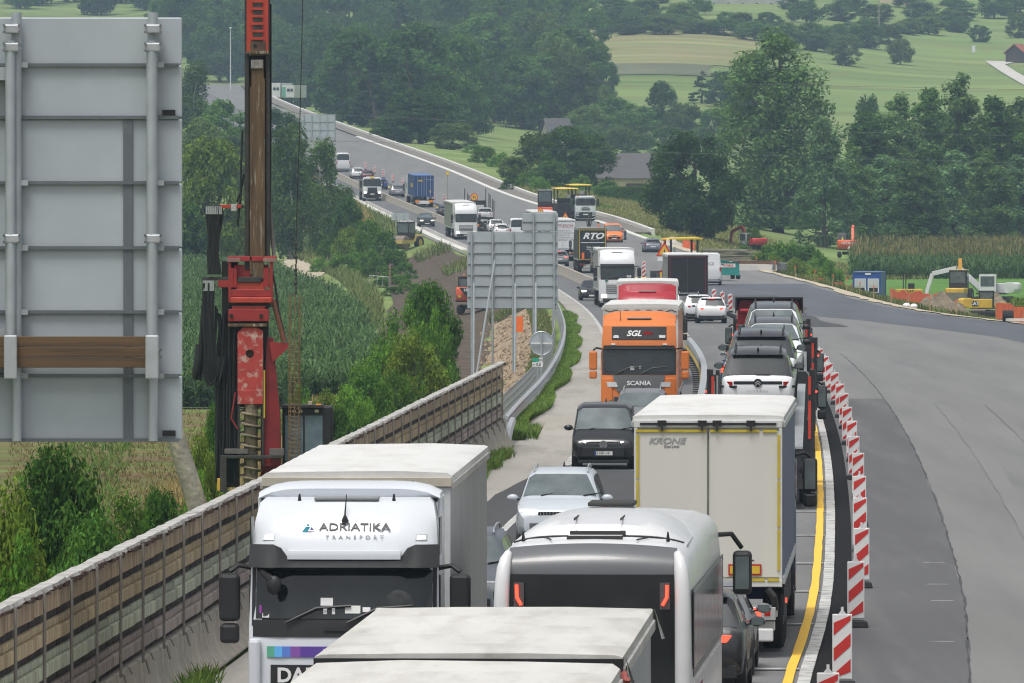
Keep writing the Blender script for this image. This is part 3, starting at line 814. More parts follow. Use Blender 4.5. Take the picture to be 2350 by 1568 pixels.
    MB().tube([(0, (S[g][0]-.5)*L + .22, 1.0*H), (0, (S[g][0]-.5)*L + .10, 1.0*H + .09)], [.03, .012], 6).build("antenna", BLACKP, root)
    # wipers
    for s in (-.28, .22):
        MB().bar((s * W_, (S[wi+1][0]-.5)*L + .0, S[wi+1][3]*H + .03), (s * W_ - .42, (S[wi+1][0]-.5)*L - .12, S[wi+1][3]*H + .09), .025, .02).build("wiper", INK, root)
    return root

# ------------------------------------------------------------------ lorries
class Cab:
    """cab of a lorry; its front stands at y=0 and it reaches back to y=-depth"""
    def __init__(s, root, levels, depth=2.2, body=WHITE, curve=.26, name="cab", oy=0.0):
        s.root, s.lv, s.depth, s.c, s.oy = root, np.array(levels, float), depth, curve, oy
        b = MB(); secs = []
        for z, yf, hw in levels:
            xs = hw * np.array([-1, -.985, -.93, -.80, -.55, -.25, 0, .25, .55, .80, .93, .985, 1])
            secs.append([(-hw * .97, oy - depth, z)] + [(x, s.y(x, z), z) for x in xs] + [(hw * .97, oy - depth, z)])
        b.loft(secs)
        s.o = b.build(name, body, root, smooth=32)
    def yf(s, z): return s.oy + float(np.interp(z, s.lv[:, 0], s.lv[:, 1]))
    def hw(s, z): return float(np.interp(z, s.lv[:, 0], s.lv[:, 2]))
    def y(s, x, z):
        return s.yf(z) - s.c * abs(x / s.hw(z)) ** 5 - .04 * (x / s.hw(z)) ** 2
    def patch(s, name, m, x0, x1, z0, z1, off=.01, parent=None, nx=9, nz=4, thick=.03, top=None, corner=0.0):
        """panel that follows the front of the cab; corner rounds its outline"""
        secs = []
        zs = np.linspace(z0, z1, nz)
        rows_o, rows_i = [], []
        for j, z in enumerate(zs):
            k = j / (nz - 1)
            a0, a1 = (x0, x1) if top is None else (x0 + (top[0] - x0) * k, x1 + (top[1] - x1) * k)
            rows_o.append([(x, s.y(x, z) + off, z) for x in np.linspace(a0, a1, nx)])
            rows_i.append([(x, s.y(x, z) + off - thick, z) for x in np.linspace(a0, a1, nx)])
        b = MB()
        b.loft([ro + ri[::-1] for ro, ri in zip(rows_o, rows_i)])
        return b.build(name, m, parent or s.root, bevel=corner)

SILL = mat("cab_step_grey", (.06, .06, .063), .6)
def cab_common(c, body, wz, visor=None, mirr=BLACKP, wx=.93, mz=2.1, wiper=True, glass=None, driver=True):
    """windscreen, dark surround, side windows, mirrors, wipers, wheel, steps"""
    r = c.root; z0, z1 = wz
    h0 = c.hw(z0)
    c.patch("windscreen_surround", BLACKP, -h0 * .975, h0 * .975, z0 - .10, z1 + .06, .006, thick=.03, nx=13)
    g = c.patch("windscreen", glass or GLASSD, -h0 * wx, h0 * wx, z0, z1, .014, thick=.02, nx=13)
    for s in (-1, 1):
        B((s * (h0 + .004), c.yf(z0) - .85, (z0 + z1) / 2 - .02), (.02, .95, z1 - z0 - .08)).build("side_window", GLASS, r, bevel=.008)
        B((s * (h0 + .002), c.yf(z0) - .9, 1.2), (.018, 1.1, 1.5)).build("door", body, r, bevel=.008)
        a = MB().tube([(s * (h0 - .02), c.yf(z1) - .35, z1 + .02), (s * (h0 + .16), c.yf(z1) - .25, z1 + .06), (s * (h0 + .27), c.yf(z1) - .22, z1 - .02)], .035, 6).build("mirror_arm", BLACKP, r)
        mo = B((0, 0, 0), (.27, .20, .62)).build("mirror", mirr, r, bevel=.05, loc=(s * (h0 + .27), c.yf(z1) - .22, z1 - .36))
        m2 = B((0, 0, 0), (.25, .18, .26)).build("wide_mirror", mirr, r, bevel=.05, loc=(s * (h0 + .27), c.yf(z1) - .22, z1 - .83))
        B((0, -.105, 0), (.2, .01, .52)).build("mirror_glass", GLASSL, mo)
        B((s * (h0 - .12), c.oy - .55, .62), (.26, .5, .5)).build("step", SILL, r, bevel=.03)
        wheel(r, s * (h0 - .18), c.oy - 1.38, .51, .32)
        MB().cyl((s * (h0 - .36), c.oy - 1.38, .52), (s * (h0 - .01), c.oy - 1.38, .52), .60, n=20).build("wheel_arch", SILL, r)
    if wiper:
        for x in (-.55, .25):
            MB().tube([(x + .5, c.y(x + .5, z0 - .05) + .05, z0 - .05), (x + .1, c.y(x, z0 + .1) + .05, z0 + .14), (x - .35, c.y(x - .35, z0 + .18) + .045, z0 + .17)], .016, 5).build("wiper", INK, r)
    B((0, c.yf(z0) - .12, z0 + .06), (h0 * 1.7, .10, .05)).build("dashboard_edge", mat("dash", (.05, .052, .052), .8), g)
    return g

def chassis(root, y0, y1, axles, w=2.5, z=1.0, r=.5, dual=True):
    B((0, (y0 + y1) / 2, .82), (.9, abs(y1 - y0), .3)).build("chassis", DARKM, root)
    for ya in axles:
        for s in (-1, 1):
            wheel(root, s * (w / 2 - .19), ya, r, .36)
            B((s * (w / 2 - .19), ya, r * 2 + .10), (.42, 1.05, .05)).build("mudguard", BLACKP, root, bevel=.02)

def box_body(root, y0, y1, w, z0, z1, side, roofm, front=None, rear=None, ripple=True, sag=True, edge=ALU):
    """box of a trailer from y0 (rear) to y1 (front), curtain sides with soft folds"""
    Lb = y1 - y0; hw = w / 2
    if ripple:
        n = int(Lb / .22)
        for s in (-1, 1):
            secs = []
            for k in range(n + 1):
                yv = y0 + .06 + (Lb - .12) * k / n
                dx = .012 * math.sin(k * 2.4) + .008 * math.sin(k * .9 + s)
                secs.append([(s * (hw - .02 + dx), yv, z0 + .08), (s * (hw - .012 + dx * .6), yv, (z0 + z1) / 2), (s * (hw - .02 + dx * .4), yv, z1 - .16), (s * (hw - .05), yv, z1 - .16), (s * (hw - .06), yv, z0 + .08)])
            MB().loft(secs).build("side_curtain", side, root, smooth=60)
    else:
        for s in (-1, 1):
            B((s * (hw - .025), (y0 + y1) / 2, (z0 + z1) / 2), (.05, Lb - .1, z1 - z0 - .1)).build("side_panel", side, root, bevel=.01)
    # roof sheet with a slight sag between the bows
    secs = []
    nb = max(8, int(Lb / .8))
    for k in range(nb + 1):
        yv = y0 + Lb * k / nb
        q = (.018 if k % 2 else -.006) * (1 if sag else 0)
        secs.append([(-hw, yv, z1 - .17), (-hw, yv, z1 - .02), (-hw + .06, yv, z1 + .005 + q), (-hw * .4, yv, z1 + .02 + q * 1.6), (hw * .4, yv, z1 + .02 + q), (hw - .06, yv, z1 + .005 + q), (hw, yv, z1 - .02), (hw, yv, z1 - .17)])
    MB().loft(secs).build("roof", roofm, root, smooth=50)
    for s in (-1, 1):
        B((s * hw, (y0 + y1) / 2, z1 - .15), (.05, Lb, .10)).build("roof_rail", edge, root, bevel=.01)
        B((s * (hw - .01), (y0 + y1) / 2, z0 + .04), (.06, Lb, .14)).build("side_rail", edge, root, bevel=.01)
    B((0, y1 - .03, (z0 + z1) / 2 - .08), (w - .04, .06, z1 - z0 - .16)).build("front_wall", front or roofm, root)
    B((0, y0 + .04, (z0 + z1) / 2 - .08), (w - .06, .06, z1 - z0 - .16)).build("rear_wall", rear or roofm, root)
    B((0, (y0 + y1) / 2, z0), (w - .08, Lb - .05, .10)).build("floor_frame", DARKM, root)

GLASSD = mat("lorry_windscreen", (.016, .021, .023), .06, var=.6, scale=1.6, spec=.6)  # strong mottling in the base colour stands in for uneven reflections
def rear_end(root, y0, w, z0, z1, door, frame=ALU, tape=None, lights=True, bumper=None, bars=True, on=False):
    """rear doors with locking bars, frame, underride bar and lamps"""
    hw = w / 2
    for s in (-1, 1):
        d = B((s * hw * .485, y0 - .012, (z0 + z1) / 2 - .07), (hw * .945, .045, z1 - z0 - .30)).build("rear_door", door, root, bevel=.008)
        if bars:
            for k in (.30, .72):
                MB().cyl((s * hw * k, y0 - .05, z0 + .1), (s * hw * k, y0 - .05, z1 - .2), .016, n=6).build("locking_bar", frame, d)
    B((0, y0 - .02, z1 - .10), (w, .06, .13)).build("rear_header", frame, root, bevel=.01)
    for s in (-1, 1):
        B((s * (hw - .03), y0 - .02, (z0 + z1) / 2 - .05), (.06, .05, z1 - z0 - .1)).build("corner_post", frame, root, bevel=.01)
    B((0, y0 - .02, z0 - .02), (w, .08, .12)).build("rear_sill", frame, root, bevel=.01)
    if lights:
        B((0, y0 + .25, .50), (w - .25, .12, .16)).build("underride_bar", bumper or frame, root, bevel=.02)
        B((0, y0 + .2, .80), (w - 1.3, .05, .22)).build("plate_holder", DARKM, root)
        B((0, y0 + .16, .80), (.52, .02, .11)).build("number_plate", PLATE, root)
        for s in (-1, 1):
            xc = s * (hw - .36)
            h = B((xc, y0 + .12, .76), (.56, .10, .20)).build("lamp_holder", frame, root, bevel=.01)
            B((xc + s * .16, y0 + .06, .76), (.14, .02, .13)).build("tail_lamp", REDL, h)
            B((xc, y0 + .06, .76), (.14, .02, .13)).build("brake_lamp", REDON if on else REDL, h)
            B((xc - s * .16, y0 + .06, .76), (.12, .02, .13)).build("turn_lamp", AMBER if not on else LAMP, h)

# ================================================================== TRAFFIC
def place(name, label, cat, Y, f, toward=False, X=None, m=None, group=None, z=None):
    m = slope(f, Y) if m is None else m
    X = float(f(Y)) if X is None else X
    gr = float((road_z(Y + 6) - road_z(Y - 6)) / 12)
    return empty(name, (X, Y, float(road_z(Y)) if z is None else z), (math.pi if toward else 0) - math.atan(m), label, cat, group, rx=(-1 if toward else 1) * math.atan(gr))

TARP = mat("white_tarpaulin", (.62, .62, .605), .6, var=.07, scale=1.2, bump=.3, bscale=3, col2=(.53, .52, .49), thresh=(.48, .72), stretch=(1, .3, 1))
TARPD = mat("dusty_tarpaulin", (.56, .55, .52), .7, var=.10, scale=1.3, bump=.4, bscale=3, col2=(.43, .42, .385), thresh=(.46, .68), stretch=(1, .25, 1))
CURT = mat("grey_curtain", (.34, .34, .335), .6, var=.08, scale=.8)

LV_TALL = [(.30, -.10, 1.16), (.45, 0, 1.22), (1.2, .02, 1.245), (1.9, -.02, 1.245), (2.2, -.06, 1.24), (2.95, -.26, 1.225), (3.12, -.27, 1.22), (3.5, -.50, 1.19), (3.74, -.78, 1.14), (3.80, -1.0, 1.08)]

# ---- the white lorry with the logo, in front
r = place("articulated_lorry", "white articulated lorry with a coloured logo above its black sun visor", "lorry", 113.5, in_x, True, X=-2.20, m=.033)
BLUEW = paint("cool_white", (.61, .64, .68), rough=.25)
c = Cab(r, LV_TALL, 2.35, BLUEW, curve=.16)
cab_common(c, BLUEW, (2.26, 2.88), mz=2.2)
c.patch("windscreen_cowl", BLACKP, -1.19, 1.19, 2.02, 2.24, .012, nx=13)
c.patch("cowl_handle", INK, -.30, .25, 2.10, 2.14, .03, nx=5)
# sun visor: deep at the sides, cut out in the middle
v = MB()
sec = []
for x in np.linspace(-1.24, 1.24, 25):
    dpt = .27 if abs(x) < .78 else (.27 + (abs(x) - .78) / .14 * .10 if abs(x) < .92 else .37)
    zt = 3.03 if abs(x) < .72 else (3.03 + (abs(x) - .72) / .14 * .19 if abs(x) < .86 else 3.22)
    yb = c.y(x * .97, 2.95)
    sec.append([(x, yb + dpt, 2.93), (x, yb + dpt - .03, 2.97), (x, yb + .05, zt), (x, yb + .0, zt), (x, yb + .02, 2.93)])
v.loft(sec).build("sun_visor", mat("visor_black", (.018, .019, .02), .6, var=.15, spec=.25), r)
c.patch("brow_panel", BLUEW, -.74, .74, 3.03, 3.14, .12, nx=9, thick=.14)
# roof air deflector behind the cab roof
dfl = []
for x in np.linspace(-1.2, 1.2, 15):
    e = abs(x) / 1.2
    zt = 3.98 - .13 * e ** 6
    dfl.append([(x, -1.55 - .10 * e ** 4, 3.79), (x, -1.50 - .12 * e ** 4, zt - .07), (x, -1.68, zt), (x, -2.35, zt + .01), (x, -2.35, 3.7)])
MB().loft(dfl).build("roof_deflector", BLUEW, r)
for s in (-1, 1):
    B((s * 1.19, -2.2, 2.3), (.05, 1.0, 3.0)).build("side_deflector", BLUEW, r, bevel=.02)
    c.patch("marker_lamp", LAMPON, s * 1.0 - .05, s * 1.0 + .05, 3.29, 3.33, .02, nx=3)
    c.patch("marker_holder", ALU, s * 1.0 - .075, s * 1.0 + .075, 3.27, 3.35, .012, nx=3)
    MB().tube([(s * .62, c.y(.62, 3.76) - .05, 3.76), (s * .62, c.y(.62, 3.76) - .05, 3.86)], [.03, .012], 6).build("roof_horn", INK, r)
    B((s * 1.235, -.75, 3.32), (.02, .6, .5)).build("upper_side_window", GLASS, r, bevel=.01)
B((0, c.yf(3.77) - .12, 3.80), (.85, .35, .05)).build("roof_hatch", mat("hatch_grey", (.22, .23, .24), .5), r, bevel=.02)
MB().tube([(0, c.yf(3.52) + .03, 3.52), (0, c.yf(3.52) + .06, 3.60), (-.01, c.yf(3.7) + .06, 3.86)], [.05, .012, .006], 8).build("aerial", INK, r)
yl = c.yf(3.41) + .02
text("ADRIATIKA", .155, mat("logo_grey", (.05, .055, .06), .5, var=0), r, (-.13, c.yf(3.44) + .012, 3.44), (R(59), 0, R(180)), sx=1.18, bold=.012)
text("TRANSPORT", .075, mat("logo_pale", (.22, .23, .25), .5, var=0), r, (-.13, c.yf(3.31) + .012, 3.31), (R(59), 0, R(180)), sx=1.1, space=1.9, bold=.0)
for (pts, col) in ((((.60, -.09), (.52, -.09), (.445, .05), (.51, .05)), (.10, .55, .68)), (((.505, .06), (.455, .06), (.48, .10)), (.25, .55, .80)), (((.36, -.09), (.45, -.09), (.49, -.02), (.40, -.02)), (.35, .14, .52)), (((.40, .0), (.455, .0), (.44, .05)), (.22, .16, .50))):
    b = MB(); b.prism(pts, 0, .006, 'z')
    b.build("logo_mark", mat("logo_%d" % int(col[0] * 1000 + col[1] * 10), col, .4, var=0), r, loc=(0, c.yf(3.40) + .012, 3.405), rot=(R(62), 0, 0)).scale = (1, 1, -1)
# front panel with the colour stripe
for k, (x0, x1, col) in enumerate(((1.0, .90, (.10, .38, .25)), (.90, .80, (.12, .42, .80)), (.80, .69, (.10, .20, .60)), (.69, .56, (.22, .08, .36)), (.56, -.9, (.10, .05, .30)))):
    c.patch("colour_stripe", mat("stripe_%d" % k, col, .4, var=0), x1, x0, 1.76, 1.90, .012, nx=3 if k < 4 else 9, thick=.012)
text("POSLUJEMO", .10, WINK, r, (0, c.yf(1.83) + .016, 1.83), FRONT)
c.patch("grille", BLACKP, -.95, .95, .75, 1.66, .012, nx=11)
text("DAF", .26, WINK, r, (.62, c.yf(1.52) + .02, 1.52), FRONT, bold=.03)
for z in (1.38, 1.22, 1.06, .9): c.patch("grille_slat", ALU, -.9, .9, z, z + .03, .03, nx=9)
for s in (-1, 1):
    c.patch("headlight", LAMPON, s * 1.0 - .17, s * 1.0 + .17, .62, .86, .02, nx=5)
    B((s * 1.16, -.12, 1.5), (.16, .22, 1.0)).build("corner_deflector", BLUEW, r, bevel=.05)
c.patch("bumper", SILL, -1.15, 1.15, .32, .6, .04, nx=11)
# items behind the windscreen and on it
for x, z, w, h, m_ in ((.22, 2.48, .16, .10, WINK), (.24, 2.36, .05, .08, WINK), (.13, 2.36, .04, .08, WINK), (-.12, 2.38, .20, .10, PLATE), (-.30, 2.38, .10, .06, WINK), (1.02, 2.30, .09, .06, PLATE), (1.09, 2.38, .03, .10, mat("purple_tag", (.30, .05, .35), .5))):
    c.patch("cab_sticker", m_, x - w / 2, x + w / 2, z - h / 2, z + h / 2, .020, nx=3, thick=.005)
shirt = MB().ball((0, 0, 0), (.21, .03, .24), 12, 8).build("driver_shape", mat("pale_shirt_behind_glass", (.055, .06, .062), .5, var=.5, scale=9), r, loc=(-.72, c.y(.72, 2.42) - .008, 2.40))
for x, zz, a in ((.93, 2.83, .3),):
    MB().tube([(1.16, c.y(1.1, 2.98) + .08, 2.98), (1.05, c.y(1.0, 2.9) + .28, 2.88), (.92, c.y(.9, 2.8) + .30, 2.76)], .05, 6).build("front_mirror_arm", BLACKP, r)
    MB().ball((.90, c.y(.9, 2.74) + .28, 2.70), (.10, .06, .13), 10, 6).build("front_mirror", BLACKP, r)
box_body(r, -17.3, -3.55, 2.55, 1.15, 4.03, CURT, TARP, front=mat("trailer_front", (.52, .53, .54), .5), rear=WHITE, edge=mat("rail_grey", (.42, .40, .37), .6, var=.2))
B((0, -3.53, 3.93), (2.55, .05, .13)).build("front_header", mat("header_beige", (.47, .43, .35), .7, var=.15), r, bevel=.01)
for x in (-.75, -.25, .25, .75): MB().cyl((x, -3.52, 3.93), (x, -3.49, 3.93), .02, n=6).build("bolt", DARKM, r)
rear_end(r, -17.3, 2.5, 1.15, 4.0, WHITE)
chassis(r, -2.2, -17.0, (-4.6, -12.6, -13.9, -15.2))

# ---- white lorry and trailer at the bottom edge
r = place("drawbar_lorry", "dusty white box lorry with a close coupled trailer at the bottom edge", "lorry", 72.0, out_x, False, X=-.36, m=.047)
for y0, y1, nm in ((0, 8.1, 0), (-8.4, -.62, 1)):
    box_body(r, y0, y1, 2.55, 1.1, 3.99 if nm == 0 else 3.93, mat("pale_curtain", (.36, .37, .38), .55, var=.1), TARPD, front=WHITE, rear=mat("grey_door", (.40, .41, .42), .5), edge=mat("rail_pale", (.50, .48, .45), .6, var=.2))
B((0, 8.08, 3.93), (2.56, .06, .12)).build("front_header", TARPD, r, bevel=.02)
B((0, -.03, 3.88), (2.56, .05, .16)).build("rear_header", INK, r)
B((0, -.60, 3.85), (2.56, .05, .10)).build("trailer_header", mat("header_rust", (.42, .31, .22), .8, var=.3), r)
for y, x in ((8.02, 1.29), (.02, 1.29)):
    MB().add([(x, y, 4.0), (x + .10, y - .02, 3.72), (x + .06, y + .25, 3.70), (x, y + .3, 3.95)], [(0, 1, 2, 3)]).build("loose_flap", TARP, r)
MB().tube([(1.29, -.1, 3.85), (1.33, -.25, 3.65), (1.30, -.38, 3.6), (1.33, -.5, 3.82)], .03, 6).build("strap", mat("red_strap", (.28, .07, .06), .8), r)
cb = Cab(r, [(.3, -.1, 1.16), (.45, 0, 1.22), (1.9, -.02, 1.24), (2.95, -.26, 1.22), (3.4, -.6, 1.15), (3.5, -.9, 1.1)], 2.1, WHITE, oy=10.4); cab_common(cb, WHITE, (2.05, 2.85))
chassis(r, -8, 9, (1.2, 2.4, -2.5, -6.4))

# ---- coach
r = place("coach", "white coach seen from behind with a tall dark rear window", "coach", 111.0, out_x, False, X=1.02, m=.058)
CW = paint("coach_white", (.64, .645, .655), rough=.25)
GREYT = paint("coach_grey", (.105, .11, .118), rough=.35)
secs = []
BW = 1.275
for y, zt, hw, lowz in ((.10, 2.98, 1.16, .55), (.16, 3.12, 1.22, .45), (.30, 3.25, 1.255, .35), (.6, 3.33, BW, .32), (6, 3.36, BW, .32), (11.2, 3.36, BW, .32), (11.8, 3.25, 1.24, .35), (12.1, 2.9, 1.16, .45)):
    p = [(0, lowz), (hw * .94, lowz), (hw, lowz + .25), (hw, 1.7), (hw * .985, zt - .62), (hw * .95, zt - .22), (hw * .86, zt - .07), (hw * .70, zt), (hw * .35, zt + .035), (0, zt + .045)]
    secs.append([(x, y, z) for x, z in p] + [(-x, y, z) for x, z in p[-2:0:-1]])
MB().loft(secs).build("body", CW, r, smooth=40)
# rear window and dark crown above it, both bowed
def bow(nm, m_, x0, x1, z0, z1, d, lean=.10, th=.10, nx=9, nz=5, par=None):
    so = []
    for z in np.linspace(z0, z1, nz):
        ln = -.035 + lean * max(0, (z - 1.2) / 2.0) ** 2 * .6
        o_ = [(x, ln - d + .05 * (x / 1.2) ** 2, z) for x in np.linspace(x0, x1, nx)]
        i_ = [(x, y_ + th, z_) for x, y_, z_ in o_]
        so.append(o_ + i_[::-1])
    return MB().loft(so).build(nm, m_, par or r)
bow("rear_panel", GREYT, -1.04, 1.04, .8, 1.55, .012)
bow("rear_window", mat("coach_glass", (.014, .015, .016), .08, var=.3, scale=1.5, spec=.7), -1.06, 1.06, 1.5, 2.95, .016)
crown = []
for x in np.linspace(-1.07, 1.07, 15):
    q = .06 * (x / 1.07) ** 2
    crown.append([(x, .02 + q, 2.93), (x, .035 + q, 3.07 - q * .3), (x, .14 + q, 3.22 - q * .8), (x, .34 + q, 3.335 - q), (x, .36 + q, 3.25 - q), (x, .10, 2.95)])
MB().loft(crown).build("rear_crown", GREYT, r)
for s in (-1, 1):
    MB().tube([(s * 1.15, .02, .8), (s * 1.16, -.02, 1.6), (s * 1.16, -.03, 2.2), (s * 1.155, -.015, 2.6), (s * 1.145, .015, 2.85), (s * 1.13, .06, 3.02), (s * 1.11, .13, 3.13), (s * 1.08, .22, 3.21)], [.10, .104, .105, .102, .097, .09, .075, .05], 16).build("rear_pillar", CW, r, smooth=60)
    lt = B((s * .93, -.055, 2.68), (.13, .02, .34)).build("lamp_panel", mat("lamp_smoke", (.09, .085, .085), .2), r)
    MB().tube([(s * .96, -.075, 2.82), (s * .955, -.075, 2.66), (s * .90, -.075, 2.56)], .024, 6).build("brake_strip", REDON, lt)
    # side glass band with pillars
    for k in range(7):
        B((s * (BW + .004), 1.15 + k * 1.5, 2.22), (.02, 1.46, .98)).build("side_window", mat("coach_side_glass", (.03, .033, .035), .1, var=.25, spec=.7), r, bevel=.006)
    B((s * (BW + .001), 6.0, 2.18), (.012, 11.0, 1.12)).build("window_band", GREYT, r)
    for k in range(5):
        B((s * (BW + .002), 1.6 + k * 2.0, 1.0), (.012, 1.9, 1.1)).build("luggage_door", CW, r, bevel=.005)
    for ya in (2.9, 9.4):
        wheel(r, s * (BW - .16), ya, .5, .30)
        MB().cyl((s * (BW - .30), ya, .52), (s * (BW + .004), ya, .52), .6, n=20).build("wheel_arch", BLACKP, r)
    # mirrors on long arms at the front
    MB().tube([(s * 1.15, 11.7, 3.0), (s * 1.38, 12.1, 3.0), (s * 1.52, 12.2, 2.8)], .035, 8).build("mirror_arm", BLACKP, r)
    mo = B((0, 0, 0), (.27, .18, .62)).build("mirror", BLACKP, r, bevel=.06, loc=(s * 1.53, 12.2, 2.45))
    B((0, -.095, 0), (.19, .01, .46)).build("mirror_glass", GLASSL, mo)
    MB().tube([(s * .93, .95, 3.34), (s * .93, .9, 3.46)], [.03, .01], 6).build("roof_fin", INK, r)
text("DELTA", .34, mat("coach_letter", (.25, .05, .08), .5, var=.1), r, (BW + .012, 2.9, 1.30), (R(90), 0, R(90)), shear=.2)
# roof pod, seams, hatch
pod = []
for y, hw, zt in ((1.5, 1.08, .03), (1.62, 1.13, .17), (2.2, 1.14, .24), (4.6, 1.12, .27), (6.0, 1.06, .24), (6.7, .98, .03)):
    pod.append([(x * hw, y + .35 * (abs(x)) ** 3 * (1 if y < 2 else -.4), 3.36 - .10 * abs(x) ** 4 + zt * (1 - abs(x) ** 3.2)) for x in np.linspace(-1, 1, 15)] + [(hw, y, 3.15), (-hw, y, 3.15)])
MB().loft(pod).build("roof_pod", CW, r, smooth=40)
MB().tube([(x * 1.1, 1.49 + .36 * abs(x) ** 3, 3.385 - .10 * abs(x) ** 4) for x in np.linspace(-1, 1, 21)], .012, 5).build("pod_edge", DARKM, r)
for x in (-.30, .30): B((x, 2.0, 3.60), (.012, 1.2, .03)).build("pod_seam", DARKM, r)
B((0, 1.52, 3.42), (.72, .12, .06)).build("pod_bracket", DARKM, r, bevel=.01)
B((0, .82, 3.40), (.70, .26, .04)).build("roof_hatch", mat("hatch_pale", (.38, .39, .40), .5), r, bevel=.012)
B((0, .70, 3.39), (.72, .03, .05)).build("hatch_edge", DARKM, r)
B((0, 5.6, 3.66), (.62, .9, .06)).build("roof_vent", DARKM, r, bevel=.02)
for x in (-.62, .62): B((x, .95, 3.375), (.008, .95, .02), rot=(0, 0, -.25 * x)).build("roof_seam", DARKM, r)

# ---- white trailer with yellow tape
r = place("articulated_lorry", "white semi-trailer with yellow reflective tape around its rear doors", "lorry", 147.0, out_x, False, X=3.31, m=.047)
BLUEC = mat("blue_grey_curtain", (.115, .13, .22), .55, var=.08)
DOORW = mat("cream_door", (.62, .605, .545), .45, var=.05, scale=.8, col2=(.50, .49, .46), thresh=(.62, .8), stretch=(2, 2, .4))
box_body(r, 0, 13.6, 2.55, 1.25, 4.06, BLUEC, TARP, rear=DOORW)
rear_end(r, 0, 2.5, 1.25, 4.02, DOORW, frame=mat("white_frame", (.60, .60, .58), .5, var=.08), bumper=WHITE, bars=False, on=False)
TAPE = mat("yellow_tape", (.52, .40, .03), .45, var=.12, scale=6)
for s in (-1, 1):
    for z0, z1 in ((3.0, 3.74), (2.18, 2.96), (1.45, 2.14)): B((s * 1.19, -.052, (z0 + z1) / 2), (.045, .012, z1 - z0)).build("reflective_tape", TAPE, r)
for x0, x1 in ((-1.22, -.03), (.03, .86), (.92, 1.16)): B(((x0 + x1) / 2, -.052, 3.80), (x1 - x0, .012, .045)).build("reflective_tape", TAPE, r)
for x0, x1 in ((-1.15, -.1), (-.06, .96), (1.0, 1.2)): B(((x0 + x1) / 2, -.066, 1.29), (x1 - x0, .012, .05)).build("reflective_tape", TAPE, r)
B((0, -.045, 2.7), (.008, .02, 2.45)).build("door_seam", INK, r)
for x in (-.78, -.1, .15, .72):
    h = B((x, -.07, 3.93), (.15, .06, .10)).build("door_hinge", INK, r)
    MB().cyl((x, -.09, 3.90), (x, -.09, 3.80), .018, n=6).build("hinge_pin", DARKM, h)
B((0, -.06, 3.92), (2.3, .03, .035)).build("header_gap", INK, r)
b = B((.62, -.055, 1.46), (.56, .01, .19)).build("marker_board", mat("marker_red", (.42, .03, .03), .5), r)
B((.62, -.062, 1.46), (.50, .01, .13)).build("marker_face", mat("marker_yellow", (.65, .43, .03), .5), b)
text("PL", .15, INK, r, (.70, -.04, 1.66), BACK, bold=.01)
text("KRONE", .14, mat("krone_grey", (.32, .32, .32), .5, var=0), r, (-.70, -.04, 3.63), BACK, shear=.25, sx=1.3, bold=.02)
text("Cool Liner", .06, mat("krone_dark", (.15, .15, .16), .5, var=0), r, (-.62, -.04, 3.54), BACK, shear=.2)
for s in (-1, 1):
    MB().tube([(s * 1.0, -.06, 1.14), (s * 1.1, -.06, 1.02), (s * 1.14, .1, .8)], .06, 8).build("bumper_roller", DARKM, r)
    B((s * .86, -.05, .72), (.56, .04, .22)).build("lamp_board", ALU, r, bevel=.01)
    lo = B((s * .80, -.075, .74), (.18, .02, .15)).build("brake_lamp", REDON if s > 0 else REDL, r)
    B((s * 1.0, -.075, .74), (.10, .02, .12)).build("tail_lamp", REDL, r)
B((0, -.05, .36), (2.2, .06, .22)).build("white_bumper", WHITE, r, bevel=.03)
for k in range(5): B((1.22, 3 + k * 1.6, .85), (.05, 1.5, .5)).build("side_guard", DARKM, r)
cb = Cab(r, LV_TALL, 2.3, paint("cab_blue", (.03, .05, .16)), oy=16.6); cab_common(cb, paint("cab_blue", (.03, .05, .16)), (2.1, 2.9))
chassis(r, .4, 15.5, (2.4, 3.7, 5.0, 14.0))
B((1.30, 1.0, .9), (.03, .05, .08)).build("side_marker", REDON, r)

# ---- orange lorry
ORG = paint("orange", (.66, .19, .045), rough=.28)
r = place("articulated_lorry", "orange articulated lorry with white lettering and red discs on a black panel", "lorry", 287.0, in_x, True, X=4.18)
LVS = [(.28, -.10, 1.18), (.42, 0, 1.23), (1.2, .03, 1.25), (1.75, .0, 1.25), (2.75, -.22, 1.235), (2.9, -.22, 1.23), (3.45, -.40, 1.20), (3.62, -.62, 1.17), (3.68, -.8, 1.12)]
c = Cab(r, LVS, 2.3, ORG, curve=.15)
cab_common(c, ORG, (1.93, 2.66), mirr=ORG)
c.patch("sun_visor", BLACKP, -1.17, 1.17, 2.68, 2.80, .10, nx=11, thick=.14)
c.patch("sign_panel", BLACKP, -.90, .90, 2.99, 3.42, .02, nx=9, corner=.01)
text("SGL", .26, WINK, r, (.17, c.yf(3.2) + .045, 3.19), (R(75), 0, R(180)), shear=.3, bold=.035, sx=1.1)
for k, x in enumerate((-.22, -.29, -.34, -.38)):
    MB().cyl((x, 0, 0), (x, .004 + .002 * k, 0), .085 - k * .004, n=18).build("red_disc", mat("disc_red_%d" % k, (.55 - .07 * k, .03, .03), .5), r, loc=(0, c.yf(3.2) + .040 - k * .003, 3.19), rot=(-R(15), 0, 0))
for s in (-1, 1):
    c.patch("roof_lamp", LAMP, s * .76 - .10, s * .76 + .10, 3.05, 3.14, .035, nx=3, top=(s * .76 - .09 + s * .02, s * .76 + .09 - s * .02))
    c.patch("headlight", LAMP, s * .86 - .17, s * .86 + .17, 1.44, 1.60, .045, nx=4, top=(s * .90 - .15, s * .90 + .17))
    c.patch("cheek_panel", ORG, s * 1.04 - .16, s * 1.04 + .18, .55, 1.72, .03, nx=4, corner=.02)
    B((s * .85, c.yf(2.86) - .02, 2.84), (.14, .08, .05)).build("visor_lamp", WINK, r)
dfl = []
